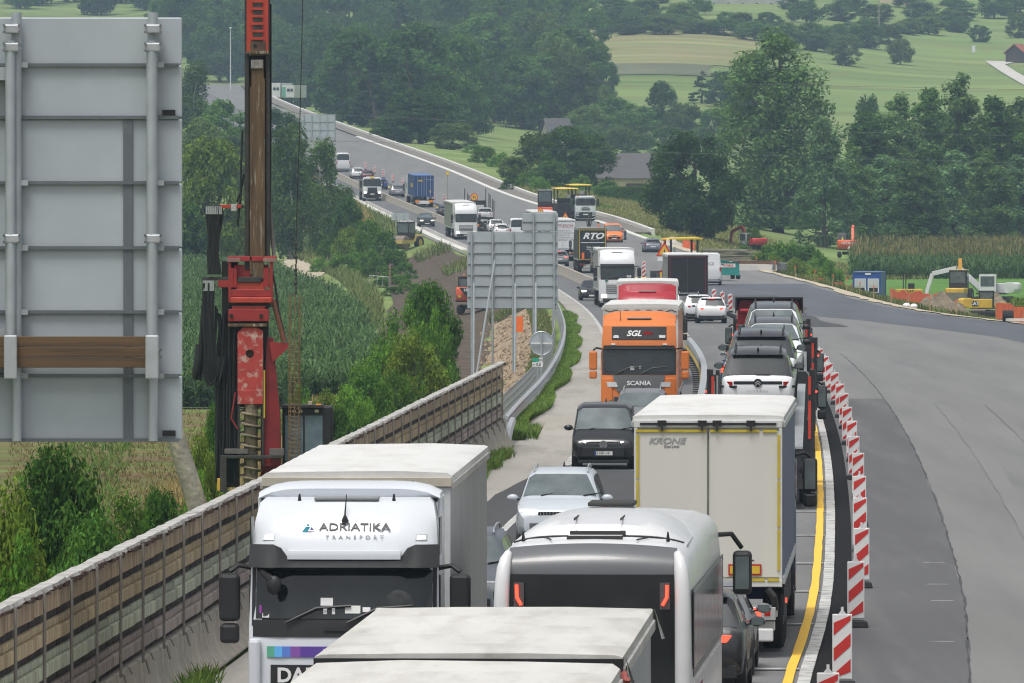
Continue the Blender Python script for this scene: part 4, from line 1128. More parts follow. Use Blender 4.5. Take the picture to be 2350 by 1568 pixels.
for x in np.linspace(-1.2, 1.2, 13):
    e = abs(x) / 1.2
    zt = 3.92 - .16 * e ** 5
    dfl.append([(x, -.95 - .35 * e ** 4, 3.58), (x, -1.25 - .25 * e ** 4, zt - .05), (x, -1.5, zt), (x, -2.3, zt), (x, -2.3, 3.5)])
MB().loft(dfl).build("roof_deflector", ORG, r)
B((0, c.yf(3.66) - .05, 3.69), (.8, .3, .05)).build("roof_hatch", mat("hatch_grey", (.22, .23, .24), .5), r, bevel=.02)
MB().tube([(.62, c.yf(3.6) + .0, 3.62), (.63, c.yf(3.6) - .1, 3.95)], .012, 5).build("aerial", INK, r)
GREY = mat("grille_grey", (.12, .122, .125), .45)
c.patch("grille", GREY, -.72, .72, 1.28, 1.82, .03, nx=7, top=(-.86, .86))
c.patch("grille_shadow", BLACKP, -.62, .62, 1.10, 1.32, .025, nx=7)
c.patch("lower_grille", GREY, -.84, .84, .72, 1.12, .035, nx=7)
for z in (.82, .95, 1.04): c.patch("grille_slat", BLACKP, -.8, .8, z, z + .04, .05, nx=7)
c.patch("bumper", GREY, -1.0, 1.0, .34, .68, .05, nx=9)
text("SCANIA", .20, WINK, r, (0, c.yf(1.55) + .05, 1.56), FRONT, bold=.03, sx=1.12)
MB().cyl((0, 0, 0), (0, .01, 0), .075, n=16).build("green_disc", mat("disc_green", (.02, .16, .12), .5), r, loc=(.93, c.y(.93, .93) + .045, .93))
text("L", .10, WINK, r, (.93, c.y(.93, .93) + .062, .93), FRONT)
for x, z, w, h in ((.22, 2.05, .13, .11), (-.03, 2.08, .06, .08)): c.patch("cab_sticker", PLATE, x - w / 2, x + w / 2, z - h / 2, z + h / 2, .022, nx=3, thick=.005)
box_body(r, -17, -3.4, 2.55, 1.15, 4.08, ORG, TARP)
lp = MB().tube([(x, -3.35, 3.90 + .03 * math.sin(x * 17)) for x in np.linspace(-1.2, 1.2, 40)], .015, 5).build("tension_cord", DARKM, r)
B((0, -3.36, 3.88), (2.5, .02, .24)).build("front_flap", TARPD, r)
chassis(r, -2.2, -16.8, (-4.6, -12.4, -13.7, -15.0)); rear_end(r, -17, 2.5, 1.15, 4.05, WHITE)

# ---- generic semi-trailer lorries farther off
def semi(label, Y, f, toward, X=None, cabm=WHITE, side=CURT, roofm=TARP, rear=None, zt=4.02, deflector=True, lamps=LAMP, sx=0, front_y=-3.5, Lt=13.6, visor=True, name="articulated_lorry", bars=True, ripple=True, wz=(2.0, 2.78), frame=ALU, m=None, glass=None):
    r = place(name, label, "lorry", Y, f, toward, X, m)
    oy = 0 if toward else Lt + 3.0
    y1 = front_y if toward else Lt
    c = Cab(r, LV_TALL if deflector else LVS, 2.3, cabm, oy=oy, curve=.18)
    cab_common(c, cabm, wz, glass=glass)
    if visor: c.patch("sun_visor", BLACKP, -1.17, 1.17, wz[1] + .03, wz[1] + .20, .12, nx=9, thick=.16)
    c.patch("grille", BLACKP, -.75, .75, .95, 1.62, .015, nx=7)
    for z in (1.02, 1.16, 1.30, 1.44, 1.56): c.patch("grille_slat", cabm, -.72, .72, z, z + .05, .04, nx=7)
    c.patch("bumper", SILL, -1.0, 1.0, .34, .62, .04, nx=9)
    c.patch("number_plate", PLATE, -.26, .26, .42, .53, .06, nx=3)
    for s in (-1, 1): c.patch("headlight", lamps, s * .92 - .17, s * .92 + .17, .66, .86, .03, nx=4)
    d = []
    for x in np.linspace(-1.18, 1.18, 11):
        e = abs(x) / 1.18
        d.append([(x, oy - 1.25 - .25 * e ** 4, 3.66), (x, oy - 1.45 - .2 * e ** 4, zt - .10 - .12 * e ** 5), (x, oy - 1.7, zt - .03 - .12 * e ** 5), (x, oy - 2.3, zt - .03 - .12 * e ** 5), (x, oy - 2.3, 3.55)])
    MB().loft(d).build("roof_deflector", cabm, r)
    B((0, oy - .95, 3.80), (.7, .3, .04)).build("roof_hatch", mat("hatch_grey", (.22, .23, .24), .5), r, bevel=.02)
    box_body(r, y1 - Lt, y1, 2.55, 1.15, zt, side, roofm, rear=rear or WHITE, ripple=ripple)
    rear_end(r, y1 - Lt, 2.5, 1.15, zt - .02, rear or WHITE, frame, bars=bars)
    chassis(r, (oy - 2.0), y1 - Lt + .3, (y1 - Lt + 2.0, y1 - Lt + 3.3, y1 - Lt + 4.6, oy - 4.6))
    return r, c, y1 - Lt
r, c, _ = semi("white lorry with a tall plain cab beside a small black saloon", 600, in_x, True, X=7.25, lamps=LAMPON)
MB().cyl((.75, c.yf(1.85) + .0, 1.85), (.75, c.yf(1.85) + .03, 1.85), .10, n=14).build("green_disc", mat("disc_green", (.02, .16, .12), .5), r)
c.patch("cab_sticker", WINK, -.95, -.65, 2.06, 2.2, .02, nx=3)
REDP = paint("red", (.36, .018, .03), rough=.3)
r, c, _ = semi("red lorry cab showing only its roof behind the orange lorry", 356, in_x, True, X=5.52, cabm=REDP, zt=4.16)
for x in np.linspace(-1, 1, 8): MB().cyl((x, -3.47, 4.06), (x, -3.44, 4.06), .03, n=6).build("rivet", DARKM, r)
r, c, y0 = semi("black rigid lorry with white italic lettering in a yellow frame on its rear", 781, out_x, False, X=7.2, cabm=paint("black", (.02, .02, .022)), side=mat("black_curtain", (.05, .05, .048), .6), roofm=mat("grey_roof", (.22, .22, .21), .7), rear=mat("black_door", (.022, .024, .03), .45), Lt=8.5, name="box_lorry", bars=False, ripple=False, frame=mat("black_frame", (.03, .03, .03), .5), m=-.035)
for s in (-1, 1): B((s * 1.17, -.06, 2.55), (.06, .012, 2.75)).build("yellow_frame", TAPE, r)
for z in (1.22, 3.86): B((0, -.06, z), (2.38, .012, .06)).build("yellow_frame", TAPE, r)
text("RTO", .72, WINK, r, (.05, -.05, 3.30), BACK, shear=.35, bold=.04, sx=1.25)
B((.02, -.05, 2.72), (2.1, .01, .05)).build("white_rule", WINK, r)
text("KMETIJSKI STROJI", .10, WINK, r, (.2, -.05, 2.98), BACK)
for k, (w, t_) in enumerate(((1.5, "Mega nakladnik"), (1.4, "Prevozi strojev"), (1.3, "Slovenija"))): text(t_, .20, WINK, r, (.1, -.05, 2.32 - k * .2), BACK, bold=.01)
B((-.85, -.25, 1.52), (.22, .12, .62)).build("orange_board", mat("orange_board", (.85, .17, .02), .6), r)
B((-.4, .12, .62), (.8, .05, .3)).build("plate_panel", PLATE, r)
fk = MB()
for x in (-.1, .55): fk.bar((x, -.6, .7), (x, -.6, 2.2), .09)
for z in (1.0, 1.5, 2.1): fk.bar((-.25, -.6, z), (.8, -.6, z), .10)
fk.box((.35, -.5, 1.25), (1.0, .5, .55)); fk.box((.4, -.8, .6), (1.1, .6, .35))
fk.build("mounted_forklift", mat("dirty_steel", (.19, .18, .17), .7, var=.4, scale=2), r)
for s in (-.1, .9): wheel(r, s, -.9, .38, .25)
r, c, y0 = semi("white trailer with red and grey lettering partly behind the big sign", 850, out_x, False, X=4.95, rear=WHITE, bars=False)
text("277 ESCM", .42, mat("letter_red", (.40, .10, .10), .5), r, (.1, -.05, 3.4), BACK, shear=.25)
for k, t_ in enumerate(("GARANT 24 TS", "FRIGO CITA TRANS 1000", "+386 05 901 22", "www.frigotransport.si", "info@transport.com")): text(t_, .19, mat("letter_grey", (.30, .30, .30), .6), r, (.1, -.05, 2.95 - k * .22), BACK)
r, c, y0 = semi("black rear of a curtain trailer with a thin red outline", 543, out_x, False, X=10.95, rear=mat("net_black", (.017, .018, .022), .85, var=.2, scale=30), side=mat("mid_curtain", (.30, .30, .285), .6), roofm=TARP, bars=False, cabm=paint("dark_blue", (.02, .03, .08)), frame=mat("black_frame", (.03, .03, .03), .5))
RL = mat("red_outline", (.13, .012, .02), .5)
for s in (-1, 1): B((s * 1.10, -.06, 2.5), (.07, .012, 2.7)).build("red_outline", RL, r)
B((0, -.06, 3.84), (2.2, .012, .05)).build("red_outline", RL, r)
B((0, -.06, 2.45), (.03, .012, 2.7)).build("door_seam", mat("seam_grey", (.08, .08, .08), .6), r)
for s in (-1, 1): B((s * .95, .03, .98), (.3, .06, .14)).build("amber_lamp", AMBER, r)
r, c, y0 = semi("white lorry with black grille bars ahead of the big sign", 960, in_x, True, X=-5.05, side=mat("green_curtain", (.20, .215, .17), .7), lamps=LAMPON, visor=False, m=-.075)

# container lorry
BLUE = mat("container_blue", (.018, .055, .17), .5, var=.15, scale=.8)
r = place("container_lorry", "lorry carrying a dark blue shipping container on the far road", "lorry", 1100, out_x, False, X=-11.1, m=-.083)
b = MB()
for s in (-1, 1):
    n = 60
    b.loft([[(s * (1.20 + .018 * (1 if (k // 2) % 2 else -1)), 12.1 * k / n, 1.35), (s * (1.20 + .018 * (1 if (k // 2) % 2 else -1)), 12.1 * k / n, 3.95), (s * 1.15, 12.1 * k / n, 3.95), (s * 1.15, 12.1 * k / n, 1.35)] for k in range(n + 1)])
b.build("side_panel", BLUE, r, smooth=0)
B((0, 6.05, 3.97), (2.4, 12.1, .06)).build("roof", mat("container_roof", (.08, .16, .36), .6), r)
for s in (-1, 1):
    d = B((s * .59, -.02, 2.65), (1.14, .06, 2.5)).build("rear_door", BLUE, r, bevel=.01)
    for x in (.3, .8): MB().cyl((s * x, -.08, 1.45), (s * x, -.08, 3.9), .025, n=6).build("locking_bar", ALU, d)
    B((s * 1.19, .0, 2.65), (.08, .1, 2.65)).build("corner_post", BLUE, r)
    B((s * .85, -.05, .75), (.5, .08, .32)).build("lamp_holder", AMBER, r)
B((0, .0, 1.35), (2.44, .12, .12)).build("rear_sill", BLUE, r); B((0, 0, 3.95), (2.44, .12, .10)).build("rear_header", BLUE, r)
B((-.45, -.07, 3.35), (.55, .01, .2)).build("yellow_label", TAPE, r); B((.78, -.07, 2.0), (.2, .01, .3)).build("yellow_label", TAPE, r)
B((-1.24, 4.5, 2.7), (.02, 3.5, .5)).build("yellow_label", TAPE, r)
text("ONEU 507271 1", .14, WINK, r, (.7, -.06, 3.5), BACK)
B((0, -.02, .62), (1.5, .06, .4)).build("rear_panel", PLATE, r, bevel=.02)
chassis(r, .3, 14, (1.6, 2.9, 4.2, 12.8)); cb = Cab(r, LVS, 2.3, WHITE, oy=15.2); cab_common(cb, WHITE, (1.95, 2.7))

# tipper lorry with white cab coming down
r = place("tipper_lorry", "white cab tipper lorry with lit headlights and a yellow sign on its roof", "lorry", 1130, in_x, True, X=-18.1, m=-.083)
LVD = [(.32, -.06, 1.12), (.45, 0, 1.18), (1.2, .03, 1.2), (1.75, .0, 1.2), (2.75, -.14, 1.17), (2.95, -.25, 1.12), (3.02, -.6, 1.05)]
c = Cab(r, LVD, 1.9, WHITE, curve=.15); cab_common(c, WHITE, (1.98, 2.68), mz=2)
c.patch("grille", BLACKP, -.62, .62, 1.05, 1.75, .03, nx=7); c.patch("bumper", BLACKP, -1.12, 1.12, .34, 1.08, .03, nx=9)
for s in (-1, 1): c.patch("headlight", LAMPON, s * .93 - .15, s * .93 + .15, .98, 1.16, .05, nx=3)
c.patch("number_plate", PLATE, -.26, .26, .82, .96, .06, nx=3); c.patch("visor", BLACKP, -1.05, 1.05, 2.70, 2.92, .05, nx=7)
B((0, -.25, 3.0), (.42, .06, .42)).build("roof_sign", mat("sign_yellow", (.75, .55, .05), .6), r)
MB().cyl((-.15, -1.6, 2.9), (-.15, -1.6, 3.5), .09, n=8).build("exhaust", DARKM, r)
MB().loft([[(x * k, y, z) for x, z in ((-1.2, 1.2), (-1.25, 2.6), (1.25, 2.6), (1.2, 1.2))] for y, k in ((-2.3, 1), (-8, 1))]).build("tipper_body", mat("tipper_grey", (.16, .16, .16), .6), r)
chassis(r, -1.8, -8, (-5.2, -6.6))

# mixer or tipper facing the camera on the closed carriageway
r = place("site_lorry", "white and green site lorry facing the camera on the closed far carriageway", "lorry", 1030, out_x, True, X=8.7, m=-.07)
c = Cab(r, LVD, 1.9, mat("pale_green_white", (.58, .64, .62), .4), curve=.15); cab_common(c, WHITE, (2.0, 2.72))
c.patch("roof_visor", mat("roof_grey", (.25, .27, .29), .5), -1.1, 1.1, 2.78, 2.95, .06, nx=7); c.patch("grille", BLACKP, -.5, .5, 1.35, 1.44, .03, nx=5); c.patch("grille", BLACKP, -.5, .5, 1.5, 1.56, .03, nx=5)
text("POMGRAD", .17, INK, r, (0, c.yf(1.7) + .03, 1.70), FRONT, bold=.02)
c.patch("bumper", BLACKP, -1.15, 1.15, .40, 1.12, .03, nx=9); c.patch("number_plate", PLATE, -.3, .3, .78, .92, .06, nx=3)
for s in (-1, 1):
    for z in (.70, .95): c.patch("headlight", LAMP, s * .95 - .16, s * .95 + .16, z, z + .13, .05, nx=3)
    MB().ball((s * .95, -.4, 3.02), .09, 8, 5).build("beacon_lamp", AMBER, r)
MB().loft([[(x, y, z) for x, z in ((-1.1, 1.2), (-1.3, 2.5), (1.3, 2.5), (1.1, 1.2))] for y in (-2.2, -8)]).build("tipper_body", mat("body_green", (.03, .09, .08), .6), r)
chassis(r, -1.8, -8, (-5.2, -6.6))

# ---- car transporters
RACK = mat("rack_black", (.022, .022, .024), .5, var=.3)
REFR = mat("reflector_red", (.55, .05, .03), .35, var=.1)
def rack(label, Y, Lr, X=None, gate=False, low=True, dim=1.0):
    r = place("car_transporter", label, "car transporter", Y, out_x, False, X)
    for s in (-1, 1):
        B((s * 1.20, Lr / 2, 2.12), (.12, Lr, .16)).build("upper_rail", RACK, r); B((s * .78, Lr / 2, 2.10), (.50, Lr, .06), rot=(R(4), 0, 0)).build("wheel_deck", ALU, r)
        B((s * 1.20, Lr / 2, .75), (.12, Lr, .2)).build("lower_rail", RACK, r); B((s * .75, Lr / 2, .72), (.5, Lr, .06)).build("lower_deck", RACK, r)
        for y in np.arange(.1, Lr + .1, Lr / 3.0):
            B((s * 1.24, y, 1.9), (.10, .14, 2.6)).build("post", RACK, r, bevel=.01)
        B((s * 1.26, .02, 2.35), (.14, .16, 2.2)).build("rear_post", RACK, r, bevel=.01)
        B((s * 1.20, -.07, 2.2), (.07, .02, .95)).build("red_reflector", REFR, r); B((s * 1.20, -.07, 3.05), (.07, .02, .45)).build("red_reflector", REFR, r)
        MB().ball((s * 1.36, -.02, 2.9), (.035, .035, .03), 8, 5).build("side_lamp", REDON, r)
        B((s * 1.32, .0, 3.0), (.05, .3, .9)).build("lattice_plate", RACK, r)
        for ya in (Lr * .25, Lr * .25 + 1.2, Lr * .85): wheel(r, s * 1.08, ya, .42, .3)
        for k in range(4): MB().cyl((s * 1.22, Lr * (.15 + .2 * k), 2.1), (s * 1.22, Lr * (.15 + .2 * k), 3.1), .03, n=6).build("handrail", STEEL, r)
    B((0, Lr / 2, .62), (.9, Lr, .25)).build("chassis", DARKM, r)
    B((0, -.05, .62), (2.4, .12, .25)).build("underride_bar", RACK, r)
    if gate:
        B((0, Lr - .1, 3.05), (2.55, .08, .25)).build("gate_beam", RACK, r)
        for s in (-1, 1): B((s * 1.05, Lr - .1, 2.6), (.45, .08, 1.0)).build("gate_panel", RACK, r, bevel=.02)
    return r
DKG = paint("dark_cab", (.035, .037, .04))
ra = rack("car transporter with two white estate cars, right behind the yellow taped trailer", 216, 17)
ca = Cab(ra, LVD, 2.0, DKG, oy=20.5); cab_common(ca, DKG, (1.95, 2.65)); B((0, 17.6, .8), (.8, 3.5, .25)).build("coupling_frame", DARKM, ra)
rb = rack("car transporter with a black gate and cars facing backwards on its upper deck", 264, 17, gate=True)
cb = Cab(rb, LVD, 2.0, DKG, oy=20.5); cab_common(cb, DKG, (1.95, 2.65)); B((0, 17.6, .8), (.8, 3.5, .25)).build("coupling_frame", DARKM, rb)
rc = rack("red car transporter with a hollow red roof fairing, farthest of three", 303, 20, gate=False)
cc = Cab(rc, LV_TALL, 2.3, REDP, oy=30.0 - 3.5); cab_common(cc, REDP, (2.0, 2.8)); B((0, 21.6, .8), (.8, 3.5, .25)).build("coupling_frame", DARKM, rc)
# hollow fairing: sides and roof, open towards the rear
fy = 23.6
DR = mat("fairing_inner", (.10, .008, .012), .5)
for s in (-1, 1):
    MB().add([(s * 1.25, fy, 3.35), (s * 1.25, fy, 3.90), (s * 1.12, fy + 1.9, 3.85), (s * 1.12, fy + 1.9, 3.5)], [(0, 1, 2, 3)]).build("fairing_side", REDP, rc)
    B((s * 1.25, fy, 3.62), (.05, .06, .60)).build("fairing_edge", BLACKP, rc)
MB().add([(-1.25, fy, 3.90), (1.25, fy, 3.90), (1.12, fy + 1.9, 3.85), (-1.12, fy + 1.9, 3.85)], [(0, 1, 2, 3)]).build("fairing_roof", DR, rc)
B((0, fy + .01, 3.90), (2.5, .06, .05)).build("fairing_lip", BLACKP, rc)
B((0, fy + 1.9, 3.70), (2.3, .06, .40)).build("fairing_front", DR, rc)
B((0, fy + .7, 3.42), (2.2, 1.6, .14)).build("cab_roof", REDP, rc, bevel=.05)
B((-.6, fy + .5, 3.6), (.05, .05, .4)).build("stay", BLACKP, rc)

CITW = paint("citroen_white", (.73, .745, .76), rough=.2)
BROOF = paint("gloss_black_roof", (.035, .037, .042), rough=.12)
def loaded(label, Y, toward, dz, X=None, **k):
    return car("new_car", label, float(out_x(Y)) if X is None else X, Y, toward, f=out_x, z=2.33 + dz, ry=R(-4) if toward else R(4), group="new cars on the transporters", body=CITW, roof=BROOF, lit=False, plate=False, L=4.5, W_=1.86, H=1.68, rails=True, bdg='chevron' if toward else None, grille='none', mirrors=BLACKP, **k)
c1 = loaded("white car with black roof, its rear to the camera, last on the near transporter", 223.3, False, -.08, X=6.32, tail='strip')
badge(c1, 'chevron', .105, -2.255, .545 * 1.68, 'rear')
text("CITROEN", .06, mat("pale_letter", (.50, .51, .52), .4, var=0), c1, (0, -2.255, .42 * 1.68), BACK, space=2.4)
loaded("white car with black roof, second on the near transporter", 228.6, False, .29, X=6.55, tail='strip')
c3 = loaded("white car facing the camera with a paper behind its windscreen, last on the middle transporter", 270.6, True, -.10, glass=GLASSL)
B((.45, .62, 1.30), (.26, .01, .13), rot=(R(-58), 0, 0)).build("windscreen_paper", WINK, c3)
loaded("white car with black roof, second on the middle transporter", 276.4, True, .27, glass=GLASSL)
c5 = loaded("silver grey car facing the camera with a paper behind its windscreen, on the red transporter", 308.5, True, -.30, glass=GLASSL)
B((.45, .62, 1.30), (.26, .01, .13), rot=(R(-58), 0, 0)).build("windscreen_paper", WINK, c5)
# far transporter, empty upper deck, silver car below
r = place("car_transporter", "empty far car transporter with bare poles beside the round yellow sign", "car transporter", 992, out_x, False, X=-3.2, m=-.075)
for s in (-1, 1):
    B((s * 1.15, 8, 1.2), (.14, 16, .25)).build("side_rail", RACK, r)
    B((s * .7, 7.0, 2.0), (.8, 14, .06), rot=(R(3), 0, 0)).build("ramp", mat("ramp_grey", (.24, .235, .23), .7, var=.4, scale=4), r)
    for y in (1, 3, 7, 9, 14): MB().cyl((s * 1.22, y, 1.2), (s * 1.22, y, 3.4 + .08 * y), .05, n=6).build("pole", RACK, r)
    B((s * .8, -.05, .75), (.55, .08, .2)).build("lamp_holder", AMBER, r)
    for ya in (3, 4.3, 12): wheel(r, s * 1.05, ya, .42, .3)
B((0, 13.9, 2.9), (2.4, .3, .5)).build("front_gate", RACK, r); B((0, 8, .7), (1.0, 16, .3)).build("chassis", DARKM, r)
cb = Cab(r, LVD, 2.0, WHITE, oy=18.5); cab_common(cb, WHITE, (1.95, 2.65))
car("loaded_car", "silver car on the lower deck of the far empty transporter", -3.2, 995.2, False, 'hatch', L=4.3, H=1.5, body=paint("silver", (.42, .43, .44)), z=float(road_z(992)) + 1.22, plate=False, f=out_x)

# ---- cars coming towards the camera
SILV = paint("silver_blue", (.48, .52, .56), rough=.25)
car("parked_suv", "silver sport utility car with roof rails driving towards the camera in front of the coach", 1.10, 193.6, True, 'suv', 4.7, 1.88, 1.70, SILV, rails='alu', grille='bars', glass=GLASSL, low=mat("lower_grey", (.12, .13, .14), .5), cat="car").name = "sport_utility_car"
car("compact_van", "black compact van with lit headlights driving towards the camera", 2.65, 248.8, True, 'van', 4.41, 1.80, 1.83, paint("deep_black", (.018, .019, .021), rough=.22), bdg='vw', grille='slats', glass=GLASSL, plate_text="MS NP-141", cat="car")
car("off_road_car", "dark grey off-road car half hidden behind the white lorry trailer", -.92, 157.6, True, 'suv', 4.6, 1.95, 1.74, paint("slate", (.10, .115, .13)), grille='slats', rails='alu', glass=GLASSL, lit=False)
car("family_car", "grey sport utility car right in front of the orange lorry", 4.1, 274.3, True, 'suv', 4.4, 1.82, 1.66, paint("mid_grey", (.17, .18, .19)), rails='alu', glass=GLASSL, grille='slats')
car("saloon_car", "small black saloon with lit headlights left of the white lorry", 5.85, 640, True, 'sedan', 4.7, 1.84, 1.46, paint("deep_black", (.018, .019, .021)), bdg='star', grille='slats', glass=GLASSL)
car("hatchback_car", "dark car with lit headlights behind the far white lorry", -10.0, 1012, True, 'hatch', 4.3, 1.8, 1.5, paint("navy_black", (.022, .025, .032)), glass=GLASSL)
# ---- cars driving away
car("hatchback_car", "black car with red tail lights squeezed between the coach and the white trailer", 2.83, 137.4, False, 'suv', 4.3, 1.82, 1.60, paint("deep_black", (.018, .019, .021), rough=.22), brake=True, tail='side')
car("hatchback_car", "grey car showing only its mirror right of the coach", 3.12, 143.2, False, 'hatch', 4.1, 1.78, 1.5, paint("mid_grey", (.17, .18, .19)))
car("estate_car", "white estate car with glowing tail lights beside the striped beacons", 12.05, 528.5, False, 'suv', 4.6, 1.84, 1.55, WHITE, brake=True, rails=True, low=BLACKP)
car("estate_car", "white estate car partly hidden by the one with glowing tail lights", 11.45, 549 - 12, False, 'suv', 4.5, 1.84, 1.6, WHITE)
car("family_car", "dark grey car close behind the black curtain trailer", 11.05, 539.5 - 3.2, False, 'suv', 4.5, 1.86, 1.72, paint("graphite", (.10, .105, .115)), rails='alu') if False else None
car("sport_utility_car", "dark grey sport utility car close behind the black curtain trailer", 10.9, 539.0, False, 'suv', 4.4, 1.86, 1.70, paint("graphite", (.10, .105, .115)), rails='alu')
car("hatchback_car", "blue car with a red tail light left of the car transporters", 9.1, 342, False, 'suv', 4.5, 1.84, 1.6, paint("royal_blue", (.012, .035, .17)), brake=True, tail='tall')
car("hatchback_car", "white car with a red tail light ahead of the blue car", 10.0, 372, False, 'hatch', 4.3, 1.8, 1.5, WHITE, tail='tall')
car("estate_car", "grey car with a red tail light left of the black lettered lorry", 4.4, 823, False, 'hatch', 4.5, 1.8, 1.48, paint("steel_grey", (.20, .21, .23)), brake=True)
car("estate_car", "grey estate car standing alone on the open carriageway near the orange van", 14.3, 893, False, 'hatch', 4.3, 1.76, 1.53, paint("blue_grey", (.15, .17, .20)), tail='tall')
car("hatchback_car", "yellow car behind the right mirror of the white lorry", 9.55, 655, False, 'hatch', 4.1, 1.78, 1.5, paint("yellow", (.75, .62, .08)))
car("hatchback_car", "dark car with a red lamp left of the far white lorry", -8.1, 1050, False, 'hatch', 4.4, 1.82, 1.5, paint("navy_black", (.022, .025, .032)), f=out_x)
car("sport_utility_car", "grey car behind the blue container lorry", -15.2, 1150, False, 'suv', 4.5, 1.86, 1.6, paint("steel_grey", (.20, .21, .23)))
car("hatchback_car", "blue car on the far road right of the tipper lorry", -17.9, 1185, False, 'hatch', 4.3, 1.8, 1.5, paint("bright_blue", (.02, .07, .28)))
car("estate_car", "white car on the far road below the white minibus", -21.9, 1232, False, 'suv', 4.6, 1.86, 1.55, WHITE)
car("hatchback_car", "dark red car on the far road above the tipper lorry", -20.3, 1222, False, 'hatch', 4.2, 1.8, 1.5, paint("dark_red", (.10, .01, .015)))
car("hatchback_car", "white car with dark rear window left of the far white van", -1.9, 985, False, 'suv', 4.4, 1.82, 1.6, WHITE)
car("hatchback_car", "white small car just left of the far white van", -1.3, 968, False, 'hatch', 4.0, 1.76, 1.6, WHITE)
car("minibus", "white minibus with a dark rear window, topmost vehicle on the far road", -24.7, 1268, False, 'van', 5.9, 2.02, 2.7, WHITE, cat="minibus", tail='tall', wr=.36)
car("panel_van", "white panel van behind the big grid sign", .6, 955, False, 'van', 5.5, 2.02, 2.5, WHITE, cat="van", tail='tall', wr=.36, f=out_x)
car("panel_van", "white service van beside the teal paver hopper", 14.3, 566, False, 'van', 5.9, 2.02, 2.65, WHITE, cat="van", tail='tall', wr=.36, f=out_x, yaw=-.03, rearglass=False)
text("SERVICE", .34, mat("letter_grey2", (.20, .20, .22), .6), bpy.data.objects["panel_van.001"], (-.2, -2.93, 1.75), BACK)
car("works_van", "orange works van facing the camera on the closed carriageway", 10.9, 945, True, 'van', 5.2, 1.95, 2.1, paint("works_orange", (.78, .20, .04)), cat="van", f=out_x, lit=False, wr=.35, bdg='vw', glass=GLASSL)
r, c, _ = semi("white lorry cab showing above the black lettered lorry", 905, out_x, False, X=3.4, bars=False)
# ================================================================== SIGNS
def at(px, py, d):
    """a point in the place from its direction and its real distance"""
    return Vector(((px - CX) * d / FPX, d, CAM_H - (py - YH) * d / FPX))
PANEL = mat("sign_back_aluminium", (.40, .445, .48), .5, .12, var=.07, scale=.8, col2=(.44, .485, .515), thresh=(.45, .7))
PIPE = mat("sign_pipe", (.46, .50, .53), .42, .5, var=.12, scale=4)
SEAM = mat("sign_seam", (.14, .16, .175), .5, .3)
def grid_sign(name, label, d, parts, rows, posts, foot, pr=.05, zt=None, tags=(), thick=.05):
    """back of a big road sign: extruded panels, seams, pipes; parts = (x0, x1, y0, y1) in picture columns and rows at distance d"""
    o = empty(name, at((parts[0][0] + parts[0][1]) / 2, 0, d) * 1.0, 0, label, "road sign")
    o.location.z = foot(o.location.x) if callable(foot) else foot
    k = d / FPX
    for (x0, x1, y0, y1) in parts:
        ys_ = [y0] + [r_ for r_ in rows if y0 + 2 < r_ < y1 - 2] + [y1]
        for a, b_ in zip(ys_[:-1], ys_[1:]):
            A, C_ = at(x0, a, d), at(x1, b_, d)
            B(rel(o, ((A.x + C_.x) / 2, d, (A.z + C_.z) / 2)), (C_.x - A.x, thick, A.z - C_.z - .008)).build("panel", PANEL, o, bevel=.012)
            B(rel(o, ((A.x + C_.x) / 2, d - thick * .5 - .02, C_.z)), (C_.x - A.x - .06, .04, .03)).build("seam_flange", SEAM, o)
    for (px_, y0, y1) in posts:
        A = at(px_, y0, d); z1 = at(px_, y1, d).z if y1 is not None else gz(A.x, d) - .1
        MB().cyl(rel(o, (A.x, d - thick - .06, A.z)), rel(o, (A.x, d - thick - .06, z1)), pr, n=12).build("pipe", PIPE, o)
        for r_ in rows:
            C_ = at(px_, r_, d)
            if r_ > y0: B(rel(o, (C_.x + pr * 1.4, d - thick - .05, C_.z)), (pr * 1.6, .05, .05)).build("clamp", STEEL, o)
    for (px_, py_, w, h) in tags:
        C_ = at(px_, py_, d); B(rel(o, (C_.x, d - thick, C_.z)), (w, .02, h)).build("black_tag", INK, o)
    return o
s1 = grid_sign("overhead_road_sign", "back of a big grey road sign with pipes and a brown timber beam", 80,
    [(-330, 418, 40, 270), (-330, 418, 273, 1010)], (150, 420, 569, 716, 862), [(40, 30, 1012), (352, 30, 1012), (-60, 40, 1300)], 0, pr=.047, tags=((388, 259, .12, .05), (388, 994, .12, .05)))
s1.location.z = 0
for ch in s1.children: ch.location.z += 0
d = 80
for px_ in (27, 350):
    A = at(px_, 95, d); C_ = at(px_, 1000, d)
    MB().cyl(rel(s1, (A.x, d - .20, A.z)), rel(s1, (A.x, d - .20, at(px_, 780, d).z)), .048, n=12).build("front_pipe", PIPE, s1)
    for py_ in (68, 110, 548, 810):
        q = at(px_ + 4, py_, d)
        cl = B(rel(s1, (q.x, d - .17, q.z)), (.15, .16, .085)).build("pipe_clamp", STEEL, s1, bevel=.015)
        for sx in (-.07, .07):
            for sz in (-.03, .03): MB().cyl(rel(s1, (q.x + sx, d - .24, q.z + sz)), rel(s1, (q.x + sx, d - .28, q.z + sz)), .014, n=6).build("bolt", CHROME, cl)
    q = at(px_ + 2, 818, d)
    br = B(rel(s1, (q.x, d - .33, q.z)), (.12, .10, .40)).build("beam_bracket", STEEL, s1, bevel=.012)
A, C_ = at(-330, 771, d), at(366, 843, d)
beamm = mat("glued_timber", (.115, .068, .032), .7, var=.3, scale=1.2, stretch=(.25, 1, 5), col2=(.075, .045, .025), thresh=(.5, .6))
for k in range(3):
    z0 = A.z + (C_.z - A.z) * k / 3
    B(rel(s1, ((A.x + C_.x) / 2, d - .24, z0 - (A.z - C_.z) / 6)), (C_.x - A.x, .12, (A.z - C_.z) / 3 - .004)).build("timber_lamella", beamm, s1, bevel=.004)
